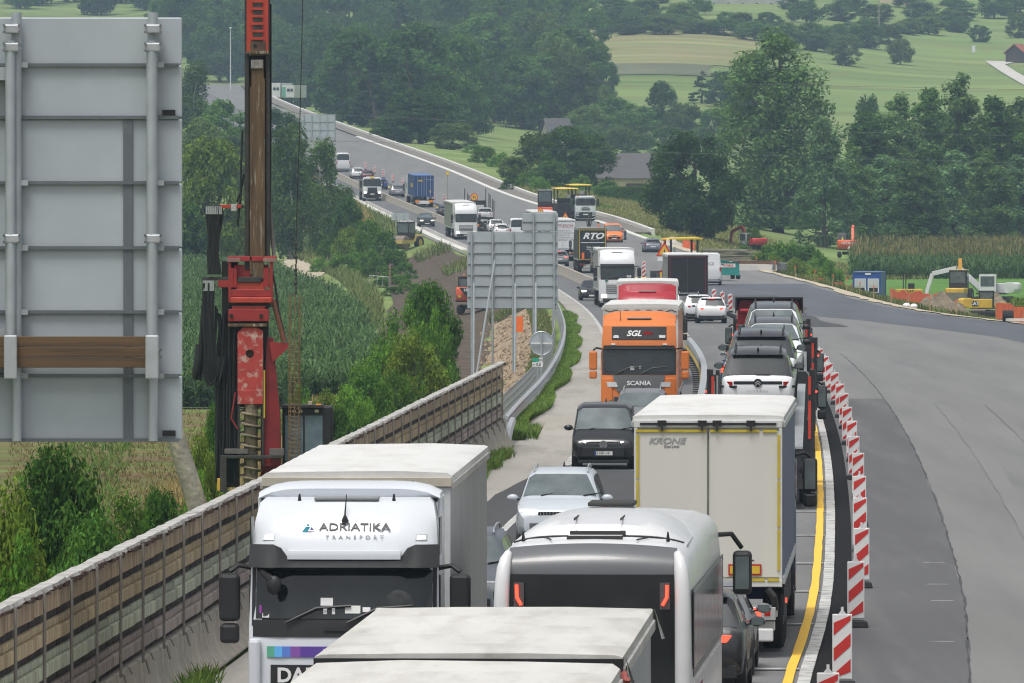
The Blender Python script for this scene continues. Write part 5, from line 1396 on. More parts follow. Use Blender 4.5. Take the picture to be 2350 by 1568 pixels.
A = at(294, 276, d); C_ = at(294, 1008, d)
B(rel(s1, (A.x, d - .035, (A.z + C_.z) / 2)), (.085, .03, A.z - C_.z)).build("vertical_flange", SEAM, s1)
MB().cyl(rel(s1, (-6.0, 79.6, -.2)), rel(s1, (-6.0, 79.6, 9.3)), .16, n=14).build("support_post", PIPE, s1)
for z in (6.5, 8.9): MB().bar(rel(s1, (-6.05, 79.7, z)), rel(s1, (-4.6, 79.9, z)), .12).build("support_arm", PIPE, s1)

s2 = grid_sign("road_sign", "back of a wide grey road sign on five posts beside the guardrail", 470,
    [(1072, 1280, 532, 708), (1198, 1280, 490, 530)], (510, 557, 582, 607, 632, 657, 682), [(1082, 532, None), (1130, 532, None), (1177, 532, None), (1224, 490, None), (1271, 490, None)], 0, pr=.06, tags=((1273, 524, .14, .07), (1273, 700, .14, .07)))
for px_, off in ((1082, 1.2), (1130, 1.6), (1177, 1.6), (1224, 1.6)):
    A = at(px_, 560, 470)
    MB().cyl(rel(s2, (A.x + .12, 469.4, 3.0 if px_ != 1130 else 4.2)), rel(s2, (A.x + .10 - (1.1 if px_ == 1130 else 0), 468.2, gz(A.x, 468) - .1)), .06, n=8).build("brace", PIPE, s2)
s3 = grid_sign("gantry_sign", "grey back of a far overhead sign above the left trees", 1150, [(692, 770, 263, 318)], (281, 300), [(697, 262, None), (715, 262, 325), (733, 262, 325), (751, 262, 325), (768, 262, 325)], 0, pr=.07)
for k in range(4):
    A = at(700, 316 + k * 2.6, 1150); C_ = at(768, 316 + k * 2.6, 1150); B(rel(s3, ((A.x + C_.x) / 2, 1149, A.z)), (C_.x - A.x, .8, .05)).build("walkway_bar", STEEL, s3)
s4 = grid_sign("small_road_sign", "small grey sign on two posts at the left edge of the far road", 1000, [(898, 938, 490, 506)], (), [(908, 490, None), (926, 490, None)], 0, pr=.05)
# round sign and kilometre plate
p = at(1242, 788, 345)
rs = empty("round_road_sign", (p.x, 345, gz(p.x, 345)), 0, "grey back of a round road sign beside the curving guardrail", "road sign")
MB().cyl(rel(rs, (p.x, 345, p.z)), rel(rs, (p.x, 345.03, p.z)), .45, n=28).build("disc", PANEL, rs)
MB().tube([rel(rs, (p.x + .46 * math.cos(t), 345, p.z + .46 * math.sin(t))) for t in np.linspace(0, 2 * math.pi, 29)], .022, 6).build("rim", PIPE, rs)
MB().cyl(rel(rs, (p.x, 344.9, gz(p.x, 345) - .1)), rel(rs, (p.x, 344.9, p.z + .45)), .04, n=8).build("post", PIPE, rs)
B(rel(rs, (p.x, 344.93, p.z)), (.84, .04, .05)).build("crossbar", WINK, rs)
p = at(1233, 832, 338)
km = empty("kilometre_plate", (p.x, 338, gz(p.x, 338)), 0, "small green and white kilometre plate on a pole", "sign")
MB().cyl(rel(km, (p.x, 338.03, gz(p.x, 338) - .1)), rel(km, (p.x, 338.03, p.z + .1)), .03, n=6).build("post", PIPE, km)
B(rel(km, (p.x, 338, p.z - .08)), (.42, .02, .17)).build("white_plate", WINK, km); B(rel(km, (p.x - .08, 338, p.z + .10)), (.24, .02, .14)).build("green_plate", mat("plate_green", (.02, .35, .24), .5), km); B(rel(km, (p.x + .13, 338, p.z + .10)), (.16, .02, .14)).build("white_plate", WINK, km)
text("0.6", .15, INK, km, rel(km, (p.x + .04, 337.985, p.z - .08)), BACK, bold=.01); text("km", .08, INK, km, rel(km, (p.x - .14, 337.985, p.z - .08)), BACK); text("BOC", .09, INK, km, rel(km, (p.x + .13, 337.985, p.z + .10)), BACK)
# leaning pole left
pl = MB().tube([(at(470, 1200, 165).x, 165, -2.9), tuple(at(462, 1195, 165)), tuple(at(435, 1105, 165)), tuple(at(408, 1020, 165)), tuple(at(385, 930, 165)), tuple(at(350, 800, 165)), tuple(at(290, 640, 165))], [.21, .205, .195, .18, .17, .16, .15], 14)
o = pl.build("leaning_pole", mat("lichen_pole", (.27, .25, .205), .85, var=.25, scale=2.2, col2=(.37, .33, .22), thresh=(.5, .58), bump=.5)); tag(o, "leaning grey pole with lichen stains between the sign and the drilling rig", "pole")

# warning signs
def disc_sign(label, px_, py_, d, r, face='turn'):
    p = at(px_, py_, d)
    o = empty("round_warning_sign", (p.x, d, gz(p.x, d)), 0, label, "traffic sign")
    MB().cyl(rel(o, (p.x, d + .04, gz(p.x, d))), rel(o, (p.x, d + .04, p.z)), .04, n=6).build("post", PIPE, o)
    MB().cyl(rel(o, (p.x, d, p.z)), rel(o, (p.x, d + .02, p.z)), r, n=24).build("red_disc", mat("sign_red", (.60, .05, .02), .5), o)
    MB().cyl(rel(o, (p.x, d - .01, p.z)), rel(o, (p.x, d, p.z)), r * .80, n=24).build("yellow_face", mat("sign_amber", (.78, .47, .05), .5), o)
    b = MB(); c0 = rel(o, (p.x, d - .015, p.z))
    b.bar((c0[0] - r * .25, c0[1], c0[2] - r * .45), (c0[0] - r * .25, c0[1], c0[2] + .15 * r), r * .16, .01); b.bar((c0[0] - r * .25, c0[1], c0[2] + r * .15), (c0[0] + r * .3, c0[1], c0[2] + r * .25), r * .16, .01); b.bar((c0[0] + r * .1, c0[1], c0[2] + r * .5), (c0[0] + r * .45, c0[1], c0[2] + r * .25), r * .14, .01); b.bar((c0[0] + r * .1, c0[1], c0[2]), (c0[0] + r * .45, c0[1], c0[2] + r * .25), r * .14, .01)
    b.build("arrow", INK, o)
    B(rel(o, (p.x, d - .01, p.z - r - .18)), (r * 1.2, .02, .28)).build("white_plate", WINK, o)
    return o
o = disc_sign("round yellow sign with a red rim and a black turn arrow", 1088, 453, 1040, .46)
MB().bar(rel(o, (o.location.x - .3, 1039.98, at(0, 453, 1040).z + .3)), rel(o, (o.location.x + .3, 1039.98, at(0, 453, 1040).z - .3)), .07, .01).build("red_slash", mat("sign_red", (.60, .05, .02), .5), o)
def tri_sign(label, px_, py_, d, r, extra=False):
    p = at(px_, py_, d)
    o = empty("warning_triangle", (p.x, d, gz(p.x, d)), 0, label, "traffic sign")
    MB().cyl(rel(o, (p.x, d + .04, gz(p.x, d))), rel(o, (p.x, d + .04, p.z)), .04, n=6).build("post", PIPE, o)
    L0 = rel(o, (p.x, d, p.z))
    for nm, m_, k, dy in (("red_border", mat("sign_red", (.60, .05, .02), .5), 1.0, 0), ("yellow_face", mat("sign_amber", (.78, .47, .05), .5), .66, -.012)):
        MB().prism([(L0[0] - r * k, L0[2] - r * .58 * k), (L0[0] + r * k, L0[2] - r * .58 * k), (L0[0], L0[2] + r * 1.15 * k)], L0[1] + dy, L0[1] + dy + .02).build(nm, m_, o)
    B((L0[0], L0[1] - .02, L0[2] - .02), (r * .16, .01, r * .55), taper=(.6, 1)).build("symbol", INK, o)
    if extra:
        B((L0[0] - .1, L0[1], L0[2] - r * .58 - .2), (r * 1.3, .02, .3)).build("white_plate", WINK, o)
        MB().cyl((L0[0], L0[1], L0[2] - 1.75), (L0[0], L0[1] + .02, L0[2] - 1.75), r * .75, n=20).build("round_plate", mat("sign_red", (.60, .05, .02), .5), o)
        MB().cyl((L0[0], L0[1] - .01, L0[2] - 1.75), (L0[0], L0[1], L0[2] - 1.75), r * .55, n=20).build("round_face", mat("sign_amber", (.78, .47, .05), .5), o)
        MB().ball((L0[0], L0[1], L0[2] + r * 1.15 + .12), .13, 8, 6).build("flash_lamp", AMBER, o)
    return o
tri_sign("yellow and red warning triangle left of the black curtain trailer", 1524, 577, 640, .62, True)
tri_sign("small warning triangle above the big grid sign", 1240, 485, 905, .45)
tri_sign("red and white triangle in front of the site lorry", 1297, 497, 930, .40)

# ---- striped lane beacons
RS = mat("beacon_red", (.52, .03, .025), .45, var=.06)
WS = mat("beacon_white", (.70, .70, .70), .45, var=.05)
pan = B((0, 0, .66), (.31, .035, 1.02)).mesh("panel", WS, bevel=.015)
hnd = MB().box((0, 0, 1.19), (.13, .03, .05), taper=(.4, 1)).cyl((0, 0, 1.20), (0, 0, 1.28), .022, n=6).mesh("handle", WS)
bas = MB().box((0, 0, .06), (.36, .62, .11), taper=(.85, .92)).mesh("base", RUBBER, bevel=.015)
stripes = []
for k in range(4):
    z0 = .10 + k * .40
    lo = lambda x: z0 + (x + .115) * .9 - .05
    poly = [(-.132, max(.17, lo(-.132))), (.132, max(.17, min(1.15, lo(.132)))), (.132, max(.17, min(1.15, lo(.132) + .2))), (-.132, max(.17, min(1.15, lo(-.132) + .2)))]
    if k == 3: continue
    stripes.append(MB().prism(poly, -.023, -.019).mesh("red_stripe", RS))
lead = MB().prism([(.03, .17), (.115, .17), (.115, .235)], -.023, -.019).mesh("red_stripe", RS)
ordn = ["first", "second", "third", "fourth", "fifth", "sixth", "seventh", "eighth", "ninth", "tenth", "eleventh", "twelfth", "thirteenth", "fourteenth", "fifteenth", "sixteenth"]
bds = [119, 135.6, 155, 170.5, 187.6, 202, 220, 235, 251, 267.4, 286, 300, 319, 337, 351, 368]
nb = 0
def beacon(d, x, label, group):
    o = empty("lane_beacon", (x, d, float(road_z(d)) + .09), random.uniform(-.12, .12), label, "beacon", group)
    pn = obj("panel", pan, o); obj("handle", hnd, o); obj("base", bas, o, (.02, .05, 0))
    for s_ in stripes: obj("red_stripe", s_, pn)
    return o
for i, d in enumerate(bds):
    beacon(d, float(yellow_x(d)) + .94 + random.uniform(-.04, .04), "red and white striped beacon, %s from the bottom of the near row" % ordn[i], "beacons along the near lane edge")
for i, d in enumerate((566, 581, 597)):
    beacon(d, float(yellow_x(d)) + .8, "red and white striped beacon, %s of three right of the white estate cars" % ("nearest", "middle", "farthest")[i], "beacons along the near lane edge")
for d, x in ((742, 11.2), (765, 11.6)): beacon(d, x, "striped beacon in the pair right of the white lorry mirror, %s" % ("nearer one" if d < 750 else "farther one"), "far beacons")
for i, d in enumerate((1062, 1067, *range(1112, 1285, 20))): beacon(d, float(yellow_x(d)) + (1.1 if i < 2 else 1.5), "striped beacon beyond the grid sign, %s of the far row" % ordn[i], "far row of beacons")

# ================================================================== DRILLING RIG
RD = 215.0
rx, rzg = at(590, 0, RD).x, gz(at(590, 0, RD).x, RD)
rig = empty("drilling_rig", (rx, RD, rzg), 0, "tall red and rusty drilling rig with hanging black hoses behind the noise wall", "drilling rig")
def RP(px_, py_, dy=0.0):
    p = at(px_, py_, RD); return (p.x - rx, dy, p.z - rzg)
def rbox(nm, m_, x0, x1, y0, y1, dy=0.0, dep=.4, bev=.01, par=None):
    a, b_ = RP(x0, y0), RP(x1, y1)
    return B(((a[0] + b_[0]) / 2, dy + dep / 2, (a[2] + b_[2]) / 2), (abs(b_[0] - a[0]), dep, abs(a[2] - b_[2]))).build(nm, m_, par or rig, bevel=bev)
RRED = mat("rig_red", (.30, .022, .02), .55, var=.25, scale=2.5, col2=(.10, .03, .022), thresh=(.58, .68))
RORG = mat("rig_orange_red", (.42, .045, .026), .5, var=.2, scale=3, col2=(.16, .04, .03), thresh=(.58, .7))
RUST = mat("rusty_kelly", (.125, .078, .042), .7, .3, var=.4, scale=2.2, stretch=(4, 4, .35), col2=(.30, .26, .22), thresh=(.56, .64))
WORN = mat("worn_red_plate", (.40, .04, .035), .6, var=.25, scale=3.0, col2=(.50, .34, .30), thresh=(.52, .66))
HOSE = mat("black_hose", (.012, .012, .013), .45, var=.2)
GRIME = mat("oily_steel", (.035, .032, .030), .6, var=.5, scale=5)
rbox("mast_side", GRIME, 561, 571, -60, 620, .10, .45); rbox("mast_side", GRIME, 610, 619, -60, 600, .10, .45)
rbox("mast_rear", mat("mast_brown", (.07, .045, .03), .7, var=.4, scale=2), 566, 615, 128, 600, .30, .3)
rbox("kelly_bar", RUST, 577, 605, 150, 640, .02, .30); rbox("kelly_rib", RUST, 573, 578, 200, 630, .0, .12); rbox("kelly_rib", RUST, 601, 608, 180, 590, .0, .12)
rbox("upper_mast", RORG, 566, 616, -70, 122, .0, .42)
rbox("upper_mast_slot", GRIME, 581, 602, -70, 95, -.02, .03); rbox("mast_joint", mat("joint_brown", (.10, .055, .035), .7, var=.4), 574, 610, 95, 128, -.015, .3); rbox("joint_collar", RUST, 564, 618, 118, 125, -.05, .5)
MB().cyl(RP(585, 105, -.03), RP(585, 105, -.0), .05, n=10).build("joint_hole", INK, rig)
for k, py_ in enumerate(range(-50, 90, 17)): rbox("mast_marking", RORG, 575 + (k % 2) * 3, 605, py_, py_ + 6, -.035, .02, bev=0)
rbox("kelly_cap", mat("cap_grey", (.22, .20, .19), .6, var=.4, scale=8), 576, 604, 138, 158, -.03, .3)
# gearbox: frames, blocks and cover plates
rbox("gearbox_beam", RRED, 523, 634, 588, 600, .0, .5); rbox("gearbox_beam", mat("beam_grey_red", (.26, .14, .12), .6, var=.3), 521, 552, 592, 602, -.06, .1); rbox("gearbox_beam", mat("beam_grey_red", (.26, .14, .12), .6, var=.3), 604, 634, 592, 602, -.06, .1)
for x0, x1 in ((524, 530), (619, 626)): rbox("gearbox_post", RRED, x0, x1, 600, 695, -.02, .3)
rbox("gearbox_housing", RRED, 537, 615, 608, 660, .12, .5); rbox("drive_collar", GRIME, 545, 600, 636, 648, -.06, .35); rbox("gearbox_cover", RORG, 541, 606, 648, 668, -.02, .3)
for x in (533, 540, 608, 614): MB().cyl(RP(x, 615, -.02), RP(x, 660, -.02), .045, n=8).build("feed_cylinder", RRED, rig)
rbox("gearbox_block", RRED, 530, 622, 664, 682, -.04, .55, .02); rbox("gearbox_plate", RORG, 529, 624, 682, 696, -.10, .6, .03); rbox("gearbox_gap", INK, 530, 622, 697, 706, .05, .4)
rbox("lower_block", RORG, 532, 609, 702, 716, -.02, .4, .02); rbox("lower_plate", RRED, 524, 617, 710, 738, -.05, .45, .015); rbox("lower_flange", RUST, 522, 612, 743, 750, -.08, .5)
for x in (531, 599): MB().cyl(RP(x, 725, -.06), RP(x, 725, -.10), .05, n=8).build("bolt", INK, rig)
# lower guide plate with its round hole, auger below
ring = []
L0, L1 = RP(545, 752), RP(603, 925)
bmp = MB(); hc = RP(573, 812)
for k in range(24):
    t = 2 * math.pi * k / 24
    dx, dz = math.cos(t), math.sin(t)
    tx = (L1[0] - hc[0]) / dx if dx > 0 else ((L0[0] - hc[0]) / dx if dx < 0 else 1e9)
    tz = (L0[2] - hc[2]) / dz if dz > 0 else ((L1[2] - hc[2]) / dz if dz < 0 else 1e9)
    q = min(tx, tz)
    ring.append([(hc[0] + .105 * dx, -.02, hc[2] + .105 * dz), (hc[0] + q * dx, -.02, hc[2] + q * dz), (hc[0] + q * dx, .12, hc[2] + q * dz), (hc[0] + .105 * dx, .12, hc[2] + .105 * dz)])
bmp.loft(ring + [ring[0]], caps=False).build("guide_plate", WORN, rig, smooth=20)
for cx_, cz_ in ((545, 752), (603, 752), (545, 925), (603, 925)):
    pass
rbox("guide_inner", mat("guide_brown", (.15, .11, .05), .7, var=.4), 550, 600, 770, 920, .16, .1)
rbox("guide_lip", WORN, 545, 603, 895, 928, -.03, .1, .01)
aug = mat("auger_clay", (.22, .18, .12), .8, var=.45, scale=4, col2=(.10, .085, .06), thresh=(.52, .6))
MB().cyl(RP(575, 925, .15), RP(575, 1130, .15), .17, n=14).build("auger_stem", aug, rig)
hx = MB(); c0 = RP(575, 930, .15); prev = None
secs = []
for k in range(90):
    t = k / 12 * 2 * math.pi; z = c0[2] - k * .022
    secs.append([(c0[0] + .17 * math.cos(t), c0[1] + .17 * math.sin(t), z), (c0[0] + .29 * math.cos(t), c0[1] + .29 * math.sin(t), z - .02), (c0[0] + .29 * math.cos(t), c0[1] + .29 * math.sin(t), z - .045), (c0[0] + .17 * math.cos(t), c0[1] + .17 * math.sin(t), z - .035)])
hx.loft(secs).build("auger_flight", aug, rig)
rbox("auger_guard", GRIME, 600, 605, 800, 1070, .0, .1); rbox("auger_guard", GRIME, 546, 550, 930, 1070, .0, .1)
rbox("yellow_strip", TAPE, 604, 608, 850, 960, .0, .06)
# red leg and bracket on the right
MB().loft([[RP(612, 775, y) , RP(626, 775, y), RP(642, 960, y), RP(644, 1070, y), RP(602, 1070, y), RP(604, 940, y)] for y in (.15, .6)]).build("red_leg", mat("leg_dark_red", (.20, .012, .016), .5, var=.3, scale=2), rig)
MB().prism([(RP(617, 785)[0], RP(617, 785)[2]), (RP(661, 787)[0], RP(661, 787)[2]), (RP(660, 800)[0], RP(660, 800)[2]), (RP(625, 831)[0], RP(625, 831)[2])], .05, .2).build("side_bracket", RRED, rig)
MB().cyl(RP(627, 688, .1), RP(652, 784, .1), .075, n=10).build("brown_cylinder", mat("cylinder_brown", (.16, .06, .035), .6, var=.3), rig)
MB().tube([RP(618, 470, .3), RP(627, 580, .3), RP(628, 600, .2)], .05, 8).build("pipe_run", mat("pipe_grey", (.13, .12, .11), .6), rig)
# hose arms and bundles
rbox("hose_arm", GRIME, 473, 560, 471, 478, .05, .2); rbox("hose_arm", RORG, 505, 553, 470, 478, .0, .1); rbox("control_box", mat("box_grey", (.38, .37, .36), .6), 530, 543, 469, 485, -.05, .2)
rbox("hose_arm", GRIME, 463, 530, 636, 644, .05, .2); rbox("hose_arm", RRED, 500, 528, 644, 660, .05, .1)
def hose(pts, r=.03, dy=0): return MB().tube([RP(x, y, dy + random.uniform(-.03, .03)) for x, y in pts], r, 6).build("hose", HOSE, rig)
for k in range(9):
    x = 474 + k * 4.2
    hose([(x, 475), (x + random.uniform(-2, 2), 500), (x * .55 + 490 * .45, 545), (488 + (k - 4) * 2.4, 585), (492 + (k - 4) * 3, 630)], .05, .05)
    MB().cyl(RP(x, 474, .0), RP(x, 492, .0), .022, n=6).build("hose_fitting", ALU, rig)
for k in range(7):
    x = 468 + k * 3.6
    hose([(x, 650), (x - 1, 690), (x + random.uniform(-3, 3), 740), (470 + k * 4, 800), (468 + k * 5, 860), (478 + k * 4, 886 - k), (492 + k * 3, 875 - 4 * k), (498 + k * 3, 820)], .042, .0)
    MB().cyl(RP(x, 644, -.03), RP(x, 668, -.03), .022, n=6).build("hose_fitting", ALU, rig)
for k in range(5): hose([(466 + k * 2, 700), (462 + k, 760), (458 + k * 1.5, 810), (452 + k * 2, 850), (447 + k * 3, 872)], .055, .06)
MB().tube([RP(458, 790, .0), RP(455, 825, .0), RP(450, 850, -.02), RP(446, 868, 0)], [.10, .11, .10, .06], 10).build("bundled_sleeve", HOSE, rig)
for k in range(16):
    x = 494 + k * 3.6
    hose([(x + random.uniform(-6, 6), 700 + random.uniform(0, 30)), (x + random.uniform(-4, 4), 800), (x + random.uniform(-3, 3), 900), (x + random.uniform(-2, 2), 1000), (x + random.uniform(-3, 3), 1110)], .028, .12 + random.uniform(-.05, .12))
rbox("mast_core", GRIME, 500, 548, 735, 1120, .35, .35); rbox("mast_core", GRIME, 508, 545, 600, 760, .35, .2); rbox("mast_core", GRIME, 540, 615, 690, 935, .30, .3); rbox("rear_body", mat("leg_dark_red", (.20, .012, .016), .5, var=.3, scale=2), 596, 640, 930, 1125, .62, .3)
hose([(556, 300), (553, 380), (552, 450), (545, 520)], .03, .1); hose([(621, 10), (621, 250), (620, 420), (617, 560)], .025, .15); hose([(543, 465), (552, 440), (560, 400)], .03, .1)
hose([(620, 600), (632, 660), (640, 720), (652, 770)], .03, .05)
MB().tube([RP(540, 900, .0), RP(530, 960, .0), RP(545, 985, 0)], .02, 6).build("red_hose", RRED, rig)
# support frame, cab, tracks
rbox("front_frame", GRIME, 505, 650, 1045, 1052, -.15, .1); rbox("front_frame", GRIME, 505, 520, 1050, 1130, -.15, .2); rbox("frame_pad", mat("pad_grey", (.12, .11, .105), .8, var=.3), 515, 570, 1030, 1042, -.1, .3); rbox("frame_pad", mat("pad_grey", (.12, .11, .105), .8, var=.3), 618, 652, 1030, 1045, -.1, .3)
rbox("yellow_block", mat("block_yellow", (.55, .33, .04), .6, var=.2), 498, 508, 1098, 1126, -.1, .15)
cabf = rbox("cab_frame", BLACKP, 645, 760, 935, 1180, .9, 1.3, .04)
rbox("cab_glass", mat("cab_blue_glass", (.16, .21, .26), .1, var=.3), 652, 738, 956, 1060, .88, .03, .0, cabf); rbox("cab_bar", BLACKP, 693, 697, 956, 1060, .86, .02, .0, cabf); rbox("cab_roof", GRIME, 645, 740, 932, 938, .75, 1.3, .0, cabf)
for x in (668, 683, 720): rbox("work_lamp", mat("lamp_tan", (.45, .40, .28), .5), x, x + 9, 942, 949, .8, .1, .01, cabf)
rbox("work_lamp", mat("lamp_tan", (.45, .40, .28), .5), 705, 714, 923, 932, .85, .1, .01, cabf); rbox("beacon_lamp", AMBER, 722, 735, 929, 936, .9, .15, .02, cabf)
zb = 0
B((.4, 3.2, 2.2), (2.4, 4.0, 1.5)).build("engine_house", RRED, rig, bevel=.05); B((.4, 3.0, 1.1), (1.6, 3.0, .6)).build("undercarriage", GRIME, rig)
for s in (-1, 1): MB().loft([[(.4 + s * 1.2 + dx, 1.0 + .45 - .45 * math.cos(t) if False else yv, zv) for dx, yv, zv in ()] for t in ()]) if False else B((.4 + s * 1.25, 3.0, .5), (.6, 4.6, .95)).build("track", RUBBER, rig, bevel=.3, seg=3)
# rope and reinforcement cage (separate things hung from the rig)
pr_ = [at(696, -40, RD), at(693, 120, RD), at(688, 300, RD), at(682, 480, RD), at(680, 560, RD)]
o = MB().tube([tuple(p + Vector((0, -.3, 0))) for p in pr_], .012, 5).build("hoist_rope", GRIME); tag(o, "thin dark steel rope hanging right of the rig mast", "rope")
REB = mat("rebar_rust", (.20, .12, .05), .75, var=.3, scale=6)
cg = empty("rebar_cage", tuple(at(677, 1040, RD)), 0, "tall slim cage of rusty reinforcing bars hanging in front of the rig cab", "rebar cage")
top, bot = at(677, 676, RD), at(677, 1060, RD)
for k in range(8):
    t = 2 * math.pi * k / 8
    MB().cyl(rel(cg, (top.x + .14 * math.cos(t), RD - .6 + .14 * math.sin(t), top.z)), rel(cg, (bot.x + .14 * math.cos(t), RD - .6 + .14 * math.sin(t), bot.z)), .011, n=5).build("bar", REB, cg)
MB().tube([rel(cg, (top.x + .15 * math.cos(t), RD - .6 + .15 * math.sin(t), top.z - 1.1 - t * .017)) for t in np.arange(0, 2 * math.pi * 27, .6)], .007, 4).build("spiral", REB, cg)
ch = MB()
for k in range(12):
    z = at(0, 560 + k * 10, RD).z; ch.ball(rel(cg, (at(680, 0, RD).x + .01 * math.sin(k * 2), RD - .45, z)), (.025 + .02 * (k % 3 == 0), .02, .06), 6, 5)
ch.build("chain", GRIME, cg)

# ================================================================== SITE MACHINES
HIT = mat("excavator_orange", (.62, .11, .045), .5, var=.12, scale=1.5)
YEL = mat("machine_yellow", (.62, .40, .05), .5, var=.15, scale=2)
YELP = mat("roller_cream_yellow", (.52, .40, .11), .55, var=.2, scale=2)
MG = GLASSL
def tracks(o, w, l, h=.75):
    for s in (-1, 1):
        B((s * w / 2, 0, h / 2), (.5, l, h)).build("track", RUBBER, o, bevel=h * .32, seg=3)
    B((0, 0, h * .75), (w * .7, l * .5, .35)).build("undercarriage", DARKM, o)
def machine_cab(o, c, d, frame, roof=None, par=None):
    f_ = B(c, d).build("cab", frame, o, bevel=.06)
    for s in (-1, 1):
        B((c[0] + s * (d[0] / 2 + .004), c[1], c[2] + d[2] * .12), (.02, d[1] * .82, d[2] * .58)).build("cab_window", MG, f_, bevel=.01)
        B((c[0], c[1] + s * (d[1] / 2 + .004), c[2] + d[2] * .12), (d[0] * .82, .02, d[2] * .58)).build("cab_window", MG, f_, bevel=.01)
    B((c[0], c[1], c[2] + d[2] / 2 + .02), (d[0] * 1.02, d[1] * 1.02, .06)).build("cab_roof", roof or frame, f_, bevel=.02)
    return f_
def excavator(label, X, Y, rz_, body, cabm, boomm, name="excavator", scale=1.0, txt=None, panel=None, boom=((.5, 1.4, 1.4), (.5, 3.4, 3.9), (.5, 6.0, 3.1), (.5, 6.6, .6)), z=None):
    o = empty(name, (X, Y, gz(X, Y) if z is None else z), rz_, label, "excavator"); o.scale = (scale,) * 3
    tracks(o, 2.3, 4.0)
    cwt = []
    for x in np.linspace(-1.4, 1.4, 11):
        e = abs(x) / 1.4
        cwt.append([(x, -2.55 + .55 * e ** 3, 1.05 + .1 * e), (x, -2.75 + .6 * e ** 3, 1.5), (x, -2.7 + .6 * e ** 3, 2.0), (x, -2.45 + .5 * e ** 3, 2.15), (x, -1.2, 2.15), (x, -1.2, 1.05)])
    MB().loft(cwt).build("counterweight", body, o, bevel=.02)
    B((.6, -.1, 1.55), (1.5, 2.4, 1.0)).build("engine_cover", body, o, bevel=.06); B((-.2, .2, 1.05), (2.6, 3.0, .15)).build("deck", DARKM, o)
    machine_cab(o, (-.85, .55, 2.05), (1.0, 1.7, 1.75), cabm)
    b = MB(); b.bar(boom[0], boom[1], .34, .55); b.bar(boom[1], boom[2], .32, .45); b.build("boom", boomm, o, bevel=.03)
    MB().bar(boom[2], boom[3], .28, .38).build("stick", boomm, o, bevel=.03)
    MB().cyl((boom[0][0], boom[0][1] + .4, boom[0][2] - .2), tuple((np.array(boom[0]) * .35 + np.array(boom[1]) * .65) + np.array((0, .25, -.2))), .07, n=8).build("ram", CHROME, o)
    bx, by, bz = boom[3]
    MB().prism([(by - .5, bz - .55), (by + .1, bz + .1), (by + .3, bz - .2), (by + .25, bz - .6)], bx - .55, bx + .55, 'x').build("bucket", DARKM, o)
    if txt: text(txt, .42, WINK, o, (0, -2.775, 1.78), BACK, bold=.02, sx=1.1)
    return o
ex = excavator("orange excavator with white lettering working at the edge of the right maize field", 40.2, 1040, -.03, HIT, mat("cab_grey", (.20, .205, .21), .5), HIT, txt="HITACHI", boom=((.45, 1.2, 1.4), (.45, 2.4, 3.4), (.55, 4.4, 3.7), (.6, 5.2, 1.2)), z=.15)
MB().prism([(-.22, 1.12), (.22, 1.12), (0, 1.48)], -2.80, -2.76).build("white_triangle", WINK, ex)
MB().prism([(-.95, 2.05), (-.6, 2.05), (-.78, 2.6)], -.33, -.31).build("yellow_triangle", mat("hi_vis", (.70, .75, .05), .5), ex)
for s in (-1, 1): B((s * 1.0, -2.55, 1.80), (.3, .05, .16)).build("amber_plate", AMBER, ex)
ex = excavator("orange excavator with a black lettered panel behind the grid sign's posts", -2.9, 690, -.05, HIT, BLACKP, HIT, txt=None, boom=((.45, 1.2, 1.3), (.45, 2.6, 2.2), (.45, 4.8, 2.4), (.45, 5.6, .5)))
MB().prism([(-1.15, 2.12), (1.25, 2.12), (1.0, 1.62), (.3, 1.35), (-.5, 1.35)], -2.80, -2.74).build("black_panel", BLACKP, ex)
text("HITACHI", .34, WINK, ex, (-.1, -2.83, 1.92), BACK, bold=.02); text("ZX", .3, WINK, ex, (-.3, -2.83, 1.55), BACK, shear=.2, bold=.02)
for s in (-1, 1): B((s * 1.1, -2.50, 1.42), (.25, .05, .16)).build("yellow_plate", TAPE, ex)
MB().ball((-.9, .3, 3.05), .09, 8, 5).build("beacon_lamp", AMBER, ex)
excavator("small red excavator half hidden by the bushes under the tall tree", 27.8, 1010, .6, mat("machine_red", (.45, .03, .03), .5), WHITE, mat("machine_red", (.45, .03, .03), .5), scale=.75)
cat_ = excavator("small yellow and black excavator beside the earth heap", 34.6, 642, R(-90), YEL, BLACKP, YEL, scale=.66, boom=((.3, 1.4, 1.2), (.3, 2.4, 1.5), (.3, 3.0, 1.2), (.3, 3.1, .5)))
text("CAT", .55, WINK, cat_, (1.37, -.9, 1.55), (R(90), 0, R(90)), bold=.03); B((1.36, -.9, 1.55), (.02, .9, .6)).build("logo_plate", INK, cat_)
we = excavator("white excavator with a long folded boom reaching left over the grass", 41.2, 745, R(82), WHITE, WHITE, WHITE, scale=.86, boom=((.4, 1.2, 1.4), (.4, 3.6, 3.6), (.4, 6.2, 3.0), (.4, 7.0, .3)))
